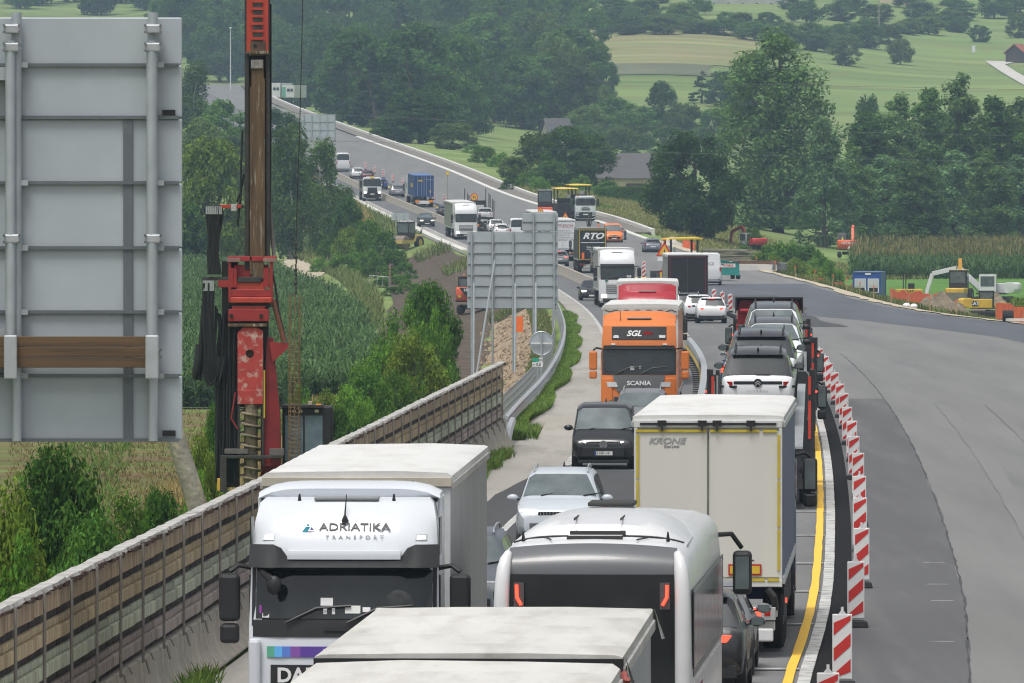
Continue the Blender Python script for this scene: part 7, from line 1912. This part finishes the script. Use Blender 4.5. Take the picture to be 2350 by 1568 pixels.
# ---- single trees one can point at
tree_px('poplar', 1785, 62, 1150, "tallest tree, broad dark poplar with an open top in front of the meadow", wpx=350, name="poplar_tree")
tree_px('dark', 1590, 312, 1010, "dense dark rounded tree behind the lone grey estate car", wpx=215, name="broadleaf_tree")
tree_px('willow', 1890, 275, 1090, "paler willow right of the tall poplar's foot", wpx=150, name="willow_tree")
tree_px('conif0', 1552, 330, 1075, "dark conifer tip behind the rounded tree, left one", wpx=60, name="conifer_tree"); tree_px('conif1', 1600, 318, 1080, "dark conifer tip behind the rounded tree, right one", wpx=60, name="conifer_tree")
for i, (px_, yt, w, k) in enumerate(((1985, 235, 150, 'row1'), (2060, 205, 160, 'row0'), (2135, 180, 150, 'row1'), (2205, 158, 150, 'row0'), (2275, 200, 150, 'row1'), (2335, 215, 140, 'row0'), (2400, 200, 160, 'row1'))):
    tree_px(k, px_, yt, 1165 + (i % 3) * 18, "tall leafy tree behind the right maize field, %s from the left" % ordn[i], "tree row behind the right maize", wpx=w * 1.3, name="row_tree")
for i, (px_, yt, w) in enumerate(((1960, 330, 120), (2030, 360, 130), (2110, 330, 130), (2190, 350, 140), (2265, 345, 130), (2340, 360, 140))):
    tree_px('willow' if i % 2 else 'row0', px_, yt, 1120 + (i % 2) * 12, "lower leafy tree at the front of the right tree row, %s from the left" % ordn[i], "front trees of the right row", wpx=w * 1.25, name="row_tree")
tree_px('birch0', 668, 300, 985, "tall drooping birch with a white trunk left of the far lorries", wpx=170, name="birch_tree"); tree_px('birch1', 735, 330, 1005, "drooping birch beside the overhead sign", wpx=150, name="birch_tree"); tree_px('birch0', 785, 430, 1020, "low leafy birch right of the drooping birches", wpx=110, name="birch_tree")
tree_px('wood1', 800, 452, 960, "dark bushy tree at the embankment foot below the tipper lorry", wpx=80, name="broadleaf_tree")
tree_px('bright', 478, 328, 905, "bright green rounded tree between the big sign and the rig", wpx=190, name="broadleaf_tree")
tree_px('small0', 430, 470, 900, "dark low tree under the bright green one", wpx=110, name="broadleaf_tree"); tree_px('small1', 540, 480, 930, "dark low tree right under the bright green one", wpx=100, name="broadleaf_tree")
for i, (px_, yt, d, w, k) in enumerate(((445, 150, 1330, 130, 'birch1'), (510, 230, 1300, 120, 'wood0'), (470, 270, 1250, 130, 'wood2'), (545, 290, 1230, 110, 'wood3'), (640, 250, 1260, 110, 'wood4'), (660, 310, 1150, 110, 'wood0'), (430, 215, 1380, 120, 'wood3'), (585, 300, 1180, 110, 'wood2'), (620, 340, 1100, 110, 'wood1'))):
    tree_px(k, px_, yt, d, "hazy green tree left of the rig mast, below the hilltop road, %s by height" % ordn[i], "trees below the hilltop road", wpx=w, name="broadleaf_tree")
for i, (px_, yt, d, w, k) in enumerate(((965, 208, 1480, 190, 'wood1'), (905, 260, 1500, 110, 'wood4'), (1040, 280, 1440, 110, 'wood2'), (765, 192, 1850, 80, 'wood0'))):
    tree_px(k, px_, yt, d, "rounded tree at the lower edge of the far wood, %s from the road" % ordn[i], "trees at the wood's edge", wpx=w, name="broadleaf_tree")
for i, (px_, yt, d, w, k) in enumerate(((1235, 300, 1230, 120, 'wood2'), (1300, 290, 1225, 130, 'wood0'), (1360, 310, 1240, 110, 'wood3'), (1260, 370, 1200, 90, 'small0'), (1395, 415, 1205, 60, 'small0'), (1180, 360, 1215, 80, 'small1'))):
    tree_px(k, px_, yt, d, "leafy tree in front of the farmhouse garden, %s from the barrier" % ordn[i], "trees by the farmhouse", wpx=w, name="garden_tree")
for i, (px_, yt, d, w, k) in enumerate(((1345, 240, 1760, 110, 'wood2'), (1400, 225, 1800, 120, 'wood0'), (1455, 240, 1780, 110, 'wood3'), (1520, 190, 1850, 80, 'wood1'), (1575, 235, 1800, 110, 'wood2'), (1640, 250, 1780, 100, 'wood0'), (1610, 160, 1950, 70, 'conif0'), (1655, 165, 1940, 80, 'wood1'), (1700, 170, 1930, 90, 'wood4'), (1430, 290, 1700, 100, 'wood2'), (1545, 290, 1700, 110, 'wood0'), (1340, 290, 1680, 80, 'small0'))):
    tree_px(k, px_, yt, d, "hazy tree in the hedge line below the green meadow, %s along" % ordn[i], "hedge line below the meadow", wpx=w, name="hedge_tree")
tree_px('wood1', 1990, 228, 1500, "dark tree between the poplar and the right tree row", wpx=90, name="broadleaf_tree")
# hillside orchard and gardens near the top: each stands where its foot meets the slope
def slope_hit(px_, py_, d0=1500, d1=4400):
    for d_ in np.arange(d0, d1, 5.0):
        p = at(px_, py_, d_)
        if p.z <= gz(p.x, d_): return float(d_)
    return d1
HILL = [(1940, 78, 152, 80), (2065, 92, 150, 62), (1870, 52, 118, 95), (1800, 60, 112, 85), (1985, 48, 112, 85), (2040, 55, 105, 60), (2130, 40, 82, 75), (2190, 30, 72, 70), (1730, 50, 96, 90), (1660, 45, 84, 90), (1590, 42, 80, 80), (1520, 38, 82, 90), (1450, 35, 80, 90), (1390, 25, 76, 80), (2245, 58, 98, 52), (2335, 28, 90, 60), (1700, 30, 75, 70), (1760, 28, 72, 70), (1850, 5, 55, 90), (1930, 0, 50, 85), (2010, 8, 55, 85), (2110, 5, 52, 85), (2200, 0, 48, 85), (2280, -10, 45, 85), (2340, -12, 40, 85), (1560, 5, 55, 85), (1480, 0, 50, 90), (1410, -5, 45, 90), (1600, -5, 35, 70), (1830, -30, 25, 90), (1960, -40, 20, 90), (2080, -40, 20, 90), (2180, -45, 15, 90), (2300, -50, 10, 90), (1500, -45, 10, 90), (1400, -50, 10, 90)]
for i, (px_, yt, yb, w) in enumerate(HILL):
    d = slope_hit(px_, yb)
    tree_px(('wood2', 'small1', 'wood0', 'small0', 'wood3')[i % 5], px_, yt, d, "small hazy tree near the houses at the hilltop", "hilltop garden trees", wpx=w, name="orchard_tree")
gh = np.random.default_rng(17)
for i in range(36):
    px_ = 1375 + 830 * (i + gh.random()) / 36; yb = np.interp(px_, (1375, 1700, 1760, 1900, 2210), (84, 82, 104, 116, 74)) - gh.uniform(0, 26)
    d = slope_hit(px_, yb); hh = gh.uniform(22, 46)
    tree_px(('small0', 'small1', 'wood2', 'wood3')[i % 4], px_, yb - hh, d, "low scrub tree in the hazy hedge across the hilltop", "hilltop scrub", wpx=gh.uniform(40, 70), name="scrub_tree")
# ---- the wood on the hillside
g = np.random.default_rng(3)
nW = 0
rowsW = [(2150, 380, 620, 8), (2280, 380, 700, 9), (2420, 380, 700, 9), (2560, 380, 700, 9), (2740, 380, 700, 9), (2950, 300, 760, 10), (2000, 395, 500, 4), (1560, 655, 1000, 8), (1640, 600, 1060, 10), (1730, 640, 1090, 11), (1830, 600, 1395, 17), (1940, 560, 1400, 18), (2060, 420, 1385, 19), (2190, 400, 1370, 19), (2330, 400, 1340, 19), (2480, 400, 1300, 18), (2640, 400, 1400, 20), (2820, -20, 1500, 24), (3050, -20, 2400, 30)]
for d, x0, x1, n in rowsW:
    for k in range(n):
        px_ = x0 + (x1 - x0) * (k + g.uniform(.1, .9)) / n; dd = d + g.uniform(-50, 50)
        if (690 < px_ < 900 and d < 1600) or (590 < px_ < 725 and dd < 1960): continue
        if dd < 2150 and px_ < 690 + (1800 - dd) * .25 and px_ > 470: continue
        X = (px_ - CX) * dd / FPX
        if float(left_x(min(dd, 2290))) - 4 < X < float(right_x(min(dd, 2290))) + 6 and dd < 2300: continue
        h = g.uniform(12, 19) if d > 1700 else g.uniform(13, 20)
        if px_ > 1330 and d < 2500: h *= .7
        plant('wood%d' % g.integers(5) if g.random() < .86 else 'conif%d' % g.integers(2), X, dd, "broadleaf tree in the hazy wood on the far hillside", "trees of the far wood", h=h, w=g.uniform(4.6, 6.6) * h / 15, name="wood_tree")
        nW += 1

for k in range(54):
    px_, yb = (g.uniform(412, 640), g.uniform(30, 195)) if k < 40 else (g.uniform(-20, 412), g.uniform(5, 40))
    d = slope_hit(px_, yb, 1900); X = (px_ - CX) * d / FPX
    if d < 2050 and float(left_x(d)) - 5 < X < float(right_x(d)) + 6: continue
    plant('wood%d' % g.integers(5), X, d, "broadleaf tree in the hazy wood on the far hillside", "trees of the far wood", h=g.uniform(12, 18), w=g.uniform(5, 7), name="wood_tree")
# ---- shrubs
def bush_px(px_, ytop, d, label, group=None, wpx=60, key=None, name="shrub"):
    p = at(px_, ytop, d); g0 = gz(p.x, d)
    return plant(key or 'bush%d' % random.randrange(4), p.x, d, label, group, h=max(.8, (p.z - g0) * 1.05), w=wpx / 2 * d / FPX, name=name, cat="shrub", crown_n="foliage")
bush_px(125, 1030, 172, "big dark green bush under the big sign, behind the noise wall", wpx=330, key='near1', name="bush")
bush_px(15, 1130, 150, "bright green bush at the left picture edge behind the noise wall", wpx=260, key='near2', name="bush"); bush_px(60, 1215, 146, "low bright bush at the foot of the dark one", wpx=230, key='near0', name="bush")
bush_px(285, 1128, 196, "low tangled shrub between the dark bush and the leaning pole", wpx=230, key='near0'); bush_px(365, 1120, 205, "low brownish shrub just left of the leaning pole", wpx=190, key='near1'); bush_px(215, 1175, 168, "shrub creeping along the wall below the dark bush", wpx=240, key='near1')
bush_px(465, 1000, 222, "light green shrub between the leaning pole and the rig", wpx=110, key='near2'); bush_px(455, 1080, 190, "shrub at the foot of the leaning pole", wpx=110, key='near0'); bush_px(490, 930, 250, "dark shrub left of the rig's hoses", wpx=80, key='near1')
k = 0
for px_, yt, d, w, key in ((985, 650, 400, 130, 'near1'), (930, 700, 395, 130, 'near0'), (1000, 705, 385, 70, 'near0'), (880, 790, 370, 150, 'near0'), (950, 770, 365, 130, 'near2'), (800, 880, 340, 120, 'near0'), (850, 850, 352, 130, 'near1'), (905, 850, 350, 110, 'near0'), (740, 900, 330, 90, 'near2'), (690, 880, 335, 70, 'near0'), (770, 930, 322, 100, 'near1'), (830, 920, 325, 90, 'near0')):
    bush_px(px_, yt, d, "leafy shrub between the left maize field and the dirt track, %s from the top" % (ordn[k] if k < 16 else ""), "shrubs along the dirt track", wpx=w * 1.4, key=key); k += 1
k = 0
for px_, yt, d, w in ((760, 545, 960, 70), (800, 520, 950, 80), (845, 500, 945, 80), (880, 530, 930, 80), (905, 570, 900, 70), (850, 570, 900, 80), (790, 580, 890, 80), (740, 590, 900, 60), (930, 600, 860, 60), (900, 620, 830, 80), (940, 640, 800, 60), (860, 600, 870, 70), (905, 655, 780, 60), (960, 660, 740, 60), (870, 640, 820, 50)):
    bush_px(px_, yt, d, "green shrub on the embankment left of the yellow soil compactor, %s of the slope" % ordn[k], "embankment shrubs", wpx=w); k += 1
k = 0
for px_, yt, d, w in ((1765, 558, 900, 90), (1805, 553, 890, 95), (1850, 562, 880, 90), (1880, 575, 865, 80), (1905, 600, 850, 60), (1870, 612, 820, 60), (1780, 585, 850, 70), (1830, 590, 840, 80), (1725, 520, 1010, 50), (1705, 560, 985, 40), (1390, 475, 1100, 60), (1365, 470, 1110, 50), (1890, 590, 860, 60)):
    bush_px(px_, yt, d, "green bush along the bank left of the orange excavator, %s from the road" % ordn[k], "bank bushes", wpx=w); k += 1
for px_, yt, d, w in ((1110, 335, 1330, 70), (1150, 350, 1310, 70), (1090, 330, 1400, 70), (870, 290, 1560, 50), (845, 270, 1620, 50), (1210, 395, 1190, 60), (1170, 410, 1180, 50), (1240, 405, 1180, 50), (1330, 400, 1200, 60)):
    bush_px(px_, yt, d, "roadside bush beyond the far concrete wall", "bushes beyond the far wall", wpx=w)
# clipped hedge by the farmhouse
hg = empty("clipped_hedge", (at(1450, 0, 1175).x, 1175, gz(at(1450, 0, 1175).x, 1175)), 0, "long clipped green hedge in front of the farmhouse", "hedge")
gq = np.random.default_rng(5); n = 5000
P = np.stack([gq.uniform(-5.2, 5.2, n), gq.uniform(-.7, .7, n), gq.uniform(0, 2.3, n)], 1); side = gq.random(n) < .6; P[side, 1] = -.7 + gq.normal(0, .06, side.sum())
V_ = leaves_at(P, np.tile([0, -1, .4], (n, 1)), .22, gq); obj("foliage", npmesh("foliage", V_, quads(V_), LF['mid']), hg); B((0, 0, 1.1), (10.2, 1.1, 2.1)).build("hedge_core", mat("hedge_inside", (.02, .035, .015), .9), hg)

# ---- maize, grass: stuff
def blades(name, label, P, h, w, m, nb=5, spread=.5, seed=1, cat="grass", bend=.5, tassel=None):
    """plants made of arching blades at the points P"""
    gq = np.random.default_rng(seed); n = len(P); VV = []
    for k in range(nb):
        a = gq.uniform(0, 2 * math.pi, n); hh = h * gq.uniform(.55, 1.1, n); z0 = hh * (0 if nb < 4 else .75 * k / nb)
        dx, dy = np.cos(a), np.sin(a); ln = (hh - z0) if nb < 4 else h * .38 * gq.uniform(.7, 1.2, n)
        b0 = P + np.stack([0 * a, 0 * a, z0], 1); sw = w * gq.uniform(.6, 1.2, n)
        mid = b0 + np.stack([dx * ln * spread * .5, dy * ln * spread * .5, ln * (.62 if nb >= 4 else .6)], 1)
        tip = b0 + np.stack([dx * ln * spread * 1.25, dy * ln * spread * 1.25, ln * (1 - bend)], 1) if nb >= 4 else b0 + np.stack([dx * ln * spread, dy * ln * spread, ln], 1)
        px_, py_ = -dy * sw / 2, dx * sw / 2; of = np.stack([px_, py_, 0 * px_], 1)
        VV.append(np.stack([b0 - of * .6, b0 + of * .6, mid + of, mid - of], 1).reshape(-1, 3)); VV.append(np.stack([mid - of, mid + of, tip + of * .15, tip - of * .15], 1).reshape(-1, 3))
    V_ = np.concatenate(VV)
    o = obj(name, npmesh(name, V_, quads(V_), m)); tag(o, label, cat, kind="stuff"); return o
MZ = leafmat("leaf_maize", (.085, .175, .050), var=.45, trans=.3, scale=.15, col2=(.15, .23, .10)); TS = leafmat("maize_tassel", (.25, .26, .10), trans=.2, col2=(.34, .30, .13))
gq = np.random.default_rng(8)
def field(n, d0, d1, xl, xr, dens=None):
    d = gq.uniform(d0, d1, n) if dens is None else d0 + (d1 - d0) * gq.random(n) ** dens
    t = gq.random(n); x = xl(d) + (xr(d) - xl(d)) * t
    x = np.round(x / .75) * .75 + gq.normal(0, .08, n)
    return np.stack([x, d, ground(x, d)], 1)
mzr = tab((430, -7.4), (520, -7.7), (650, -11.2), (740, -15), (800, -19.5), (900, -25.2), (1010, -29))
P = field(20000, 436, 900, lambda d: -1174 * .66 * d / FPX - 1, mzr, 1.25)
blades("maize_foliage", "dense green maize on the left behind the rig", P, 2.3, .10, MZ, 7, .85, 2, "maize")
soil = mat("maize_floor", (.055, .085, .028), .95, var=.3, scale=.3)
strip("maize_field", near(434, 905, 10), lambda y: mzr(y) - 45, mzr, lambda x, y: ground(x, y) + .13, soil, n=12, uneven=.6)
mzl = tab((880, 34.4), (930, 36.2), (1065, 42.2)); P = field(11000, 905, 1062, mzl, lambda d: d * .062 + 4)
blades("maize_foliage", "tall green maize field on the right beside the trees", P, 2.7, .12, MZ, 7, .75, 3, "maize")
P2 = P[::5] + np.array([0, 0, 2.45]); blades("maize_tassel_foliage", "pale flowering tops of the right maize field", P2, .7, .10, TS, 3, .3, 4, "maize")
P = field(2200, 596, 640, lambda d: d * .0548 + 1.2 + 0 * d, lambda d: d * .063); P = P[P[:, 0] > 36.2]
blades("weed_foliage", "bright green tall weeds at the right edge behind the orange netting", P, 1.7, .10, LF['shrubb'], 6, .8, 5, "weeds")
GR = leafmat("grass_green", (.105, .205, .040), var=.4, col2=(.17, .23, .06)); GD = leafmat("grass_dry", (.36, .27, .12), var=.35, col2=(.27, .23, .09)); GB = leafmat("grass_tall", (.10, .165, .05), var=.4, col2=(.20, .20, .08))
def scatter(n, d0, d1, xl, xr, pw=1.0):
    d = d0 + (d1 - d0) * gq.random(n) ** pw; t = gq.random(n); x = xl(d) + (xr(d) - xl(d)) * t
    return np.stack([x, d, ground(x, d)], 1)
P = scatter(20000, 276, 560, lambda d: gx(d) + .1, lambda d: left_x(d) + .12 + .2 * np.sin(d / 7), 1.5); blades("verge_grass", "strip of bright grass beside the guardrail", P, .34, .05, GR, 3, .5, 6)
P = scatter(2600, 132, 285, lambda d: WX(d) + .38, lambda d: WX(d) + .62 + .25 * np.sin(d / 3.1) ** 2, 1.0); P[:, 2] = 0; P = P[(np.sin(P[:, 1] / 6.3) > -.1)]; blades("weed_grass", "weeds growing at the foot of the noise wall", P, .36, .035, GR, 3, .6, 7)
P = scatter(9000, 256, 430, lambda d: -1174 * .98 * d / FPX, lambda d: left_x(d) - 9, 1.3); blades("stubble_grass", "dry stubble rows on the field behind the noise wall", P, .30, .05, leafmat("stubble_blade", (.24, .17, .075), var=.4, col2=(.16, .17, .06)), 3, .6, 8)
P = scatter(5000, 250, 420, lambda d: -1174 * .98 * d / FPX, lambda d: left_x(d) - 9, 1.3); P = P[np.sin(P[:, 0] * .9 + P[:, 1] * .03) > .25]; blades("row_grass", "green rows between the dry stubble", P, .5, .06, GR, 3, .6, 9)
P = scatter(9000, 296, 470, lambda d: left_x(d) - 13, lambda d: left_x(d) - 8.5, 1.2); blades("tall_grass", "dry yellow grass around the shrubs by the dirt track", P, .8, .05, GD, 3, .5, 10)
P = scatter(7000, 300, 640, lambda d: left_x(d) - 2.4, lambda d: gx(np.minimum(d, 640)) - .6, 1.3); blades("bank_grass", "thin grass on the clay bank below the guardrail", P, .35, .05, GB, 3, .5, 11)
P = scatter(12000, 640, 1180, lambda d: left_x(d) - 15, lambda d: left_x(d) - 1.4); P = P[(P[:, 0] < left_x(P[:, 1]) - 12.8) | ((P[:, 0] > left_x(P[:, 1]) - 5) & (np.sin(P[:, 1] / 11) > .5)) | (P[:, 1] > 1000)]; blades("embankment_grass", "long grass on the embankment of the far road", P, 1.0, .10, GB, 3, .6, 12)
P = scatter(6000, 1000, 1150, lambda d: left_x(d) - 10, lambda d: left_x(d) - 2.2); P = P[np.sin(P[:, 1] / 23 + P[:, 0]) > .1]; blades("dry_tall_grass", "dry tan grass under the far retaining wall", P, 1.2, .12, GD, 3, .6, 13)
P = scatter(14000, 900, 1200, lambda d: right_x(d) + 3, lambda d: right_x(d) + 26); blades("meadow_grass", "yellowing grass beside the closed carriageway", P, .6, .12, leafmat("grass_mixed", (.20, .24, .075), var=.35, col2=(.34, .30, .13)), 3, .6, 14)
P = scatter(9000, 560, 900, lambda d: right_x(d) + 1.6, lambda d: right_x(d) + 7); blades("bank_weed_grass", "weedy grass on the bank right of the sandy edge", P, .6, .09, GB, 3, .6, 15)
# clods and stones on the clay bank
gq = np.random.default_rng(21); n = 1500
d = 296 + (640 - 296) * gq.random(n) ** 1.4; x = left_x(d) - 5.8 + 4.2 * gq.random(n); P = np.stack([x, d, ground(x, d) + .12], 1)
s = (.10 + .20 * gq.random(n) ** 3)[:, None]; tet = np.array([[1, 0, -.3], [-.6, .9, -.3], [-.5, -.9, -.2], [.1, 0, .8]])
V_ = (P[:, None] + tet[None] * s[:, None] * gq.uniform(.6, 1.4, (n, 4, 1)))
F_ = (np.arange(n)[:, None, None] * 4 + np.array([[0, 1, 3], [1, 2, 3], [2, 0, 3], [0, 2, 1]])[None]).reshape(-1, 3)
o = obj("clod_rubble", npmesh("clod_rubble", V_.reshape(-1, 3), F_, clay)); tag(o, "loose pale clods on the clay bank", "rubble", kind="stuff")

# ================================================================== FAR BUILDINGS AND WIRES
def house(label, X, Y, rz_, w, l, hw_, hr, wallm, roofm, wins=(), over=.5, door=False, name="farmhouse", z=None, ridge='x'):
    o = empty(name, (X, Y, (gz(X, Y) if z is None else z) - .3), rz_, label, "house")
    B((0, 0, hw_ / 2), (w, l, hw_)).build("wall", wallm, o)
    a, b_ = w / 2 + over, l / 2 + over; z0 = hw_ - .15
    for s in (-1, 1):
        MB().add([(-a, s * b_, z0), (a, s * b_, z0), (a, 0, z0 + hr), (-a, 0, z0 + hr), (-a, s * b_, z0 + .15), (a, s * b_, z0 + .15), (a, 0, z0 + hr + .15), (-a, 0, z0 + hr + .15)], [(0, 1, 2, 3), (4, 7, 6, 5), (0, 4, 5, 1), (0, 3, 7, 4), (1, 5, 6, 2)]).build("roof", roofm, o)
    for s in (-1, 1): MB().add([(s * w / 2, -l / 2, hw_), (s * w / 2, l / 2, hw_), (s * w / 2, 0, hw_ + hr * .95)], [(0, 1, 2)]).build("gable", wallm, o)
    for x, zz, ww, hh in wins:
        f_ = B((x, -l / 2 - .03, zz), (ww + .2, .06, hh + .2)).build("window", WHITE, o); B((x, -l / 2 - .07, zz), (ww, .02, hh)).build("pane", GLASS, f_)
    return o
CREAM = mat("cream_wall", (.55, .47, .31), .85, var=.08); GREYR = mat("grey_slate_roof", (.085, .082, .085), .8, var=.15, scale=.6, stretch=(1, 4, 4)); DARKW = mat("dark_gable_wood", (.05, .035, .03), .85)
hs_ = house("farmhouse with a steep grey roof and cream wall behind the rounded tree", at(1432, 0, 1285).x, 1285, R(-12), 10, 8, 3.4, 3.7, CREAM, GREYR, ((-3.2, 2.0, .9, 1.1), (-1.0, 2.0, .9, 1.1)), z=7.0)
MB().add([(-5.2, -4.4, 3.3), (-5.25, 4.4, 3.3), (-5.2, 0, 7.0)], [(0, 1, 2)]).build("wood_gable", DARKW, hs_); B((2.6, -4.1, 1.3), (3.0, .2, 2.6)).build("garage_door", DARKW, hs_)
house("small grey-roofed barn standing in the trees", at(1276, 0, 1700).x, 1700, R(20), 4.4, 6, 2.8, 3.6, mat("pale_plaster", (.50, .49, .46), .85), GREYR, name="barn")
LONG = mat("worn_plaster", (.40, .38, .36), .9, var=.18, scale=.4)
house("long worn plaster house with shuttered windows at the top of the hill", at(1705, 0, 2560).x, 2560, R(3), 26, 9, 6.4, 3.2, LONG, mat("old_tile", (.22, .13, .10), .85), tuple((-11 + 2.6 * k, 4.4, 1.2, 1.3) for k in range(9)) + tuple((-9 + 4.2 * k, 1.6, .8, .8) for k in range(5)), name="long_house", z=gz(at(1705, 0, 2560).x, 2560) - 1.6)
house("cream house among trees at the hilltop", at(2060, 0, 2620).x, 2620, R(-10), 10, 8, 5, 3.4, CREAM, mat("old_tile", (.22, .13, .10), .85), ((-2, 3, 1, 1.2), (2, 3, 1, 1.2)), name="hill_house")
house("dark wooden barn with a red tiled roof at the right edge of the hill", at(2335, 0, 2270).x, 2270, R(65), 5, 5, 2.8, 2.4, DARKW, mat("red_tile", (.30, .09, .05), .85, var=.15), name="hill_barn")
o = B((0, 0, .6), (.9, .7, 1.9)).build("drive_pillar", WHITE, None, bevel=.05, loc=(at(2233, 0, 2330).x, 2330, gz(at(2233, 0, 2330).x, 2330) + .6)); tag(o, "white pillar at the bend of the farm drive", "pillar")
for px_, y0, y1, d, lb, nm in ((2016, 0, 78, 2380, "tall wooden power pole on the green hillside", "power_pole"), (1154, 365, 425, 1240, "short grey pole behind the far concrete wall", "utility_pole"), (1027, 398, 470, 1020, "thin pole with a yellow tip on the closed carriageway", "survey_pole")):
    a = at(px_, y0, d); o = MB().cyl((0, 0, -.5), (0, 0, a.z - gz(a.x, d)), .16 if d > 1100 else .06, .11 if d > 1100 else .05, n=8).build(nm, mat("pole_wood", (.30, .27, .23), .85), None, loc=(a.x, d, gz(a.x, d) if d > 1100 else float(road_z(d)))); tag(o, lb, "pole")
    if d < 1100: B((0, 0, a.z - gz(a.x, d)), (.35, .2, .4)).build("yellow_tip", YR, o)
WIRE = mat("wire_grey", (.10, .105, .11), .6)
for lb, ya, ym, yb in (("highest", 152, 186, 206), ("middle", 248, 288, 313), ("lowest", 311, 343, 375)):
    q = [at(-300, ya - 22, 960), at(420, ya, 965), at(1284, ym, 970), at(2349, yb, 975), at(2900, yb + 2, 980)]
    pts = [tuple(np.array([np.interp(t, range(5), [p[i] for p in q]) for i in range(3)])) for t in np.linspace(0, 4, 33)]
    o = MB().tube(pts, .017, 4).build("overhead_wire", WIRE); tag(o, "%s of the thin wires crossing the whole picture" % lb, "wire")
# ================================================================== AIR
hb = B((0, 2400, 118), (4400, 5000, 256))
hm = bpy.data.materials.new("haze_air"); hm.use_nodes = True
t = hm.node_tree
t.nodes.remove(t.nodes["Principled BSDF"])
pv = t.nodes.new("ShaderNodeVolumePrincipled")
pv.inputs["Color"].default_value = (.58, .80, 1.0, 1)
pv.inputs["Density"].default_value = 1.3e-4
pv.inputs["Anisotropy"].default_value = 0.0
t.links.new(pv.outputs[0], t.nodes["Material Output"].inputs["Volume"])
ho = hb.build("haze", hm, smooth=0)
tag(ho, "thin bluish air over the whole valley", "haze", kind="stuff")
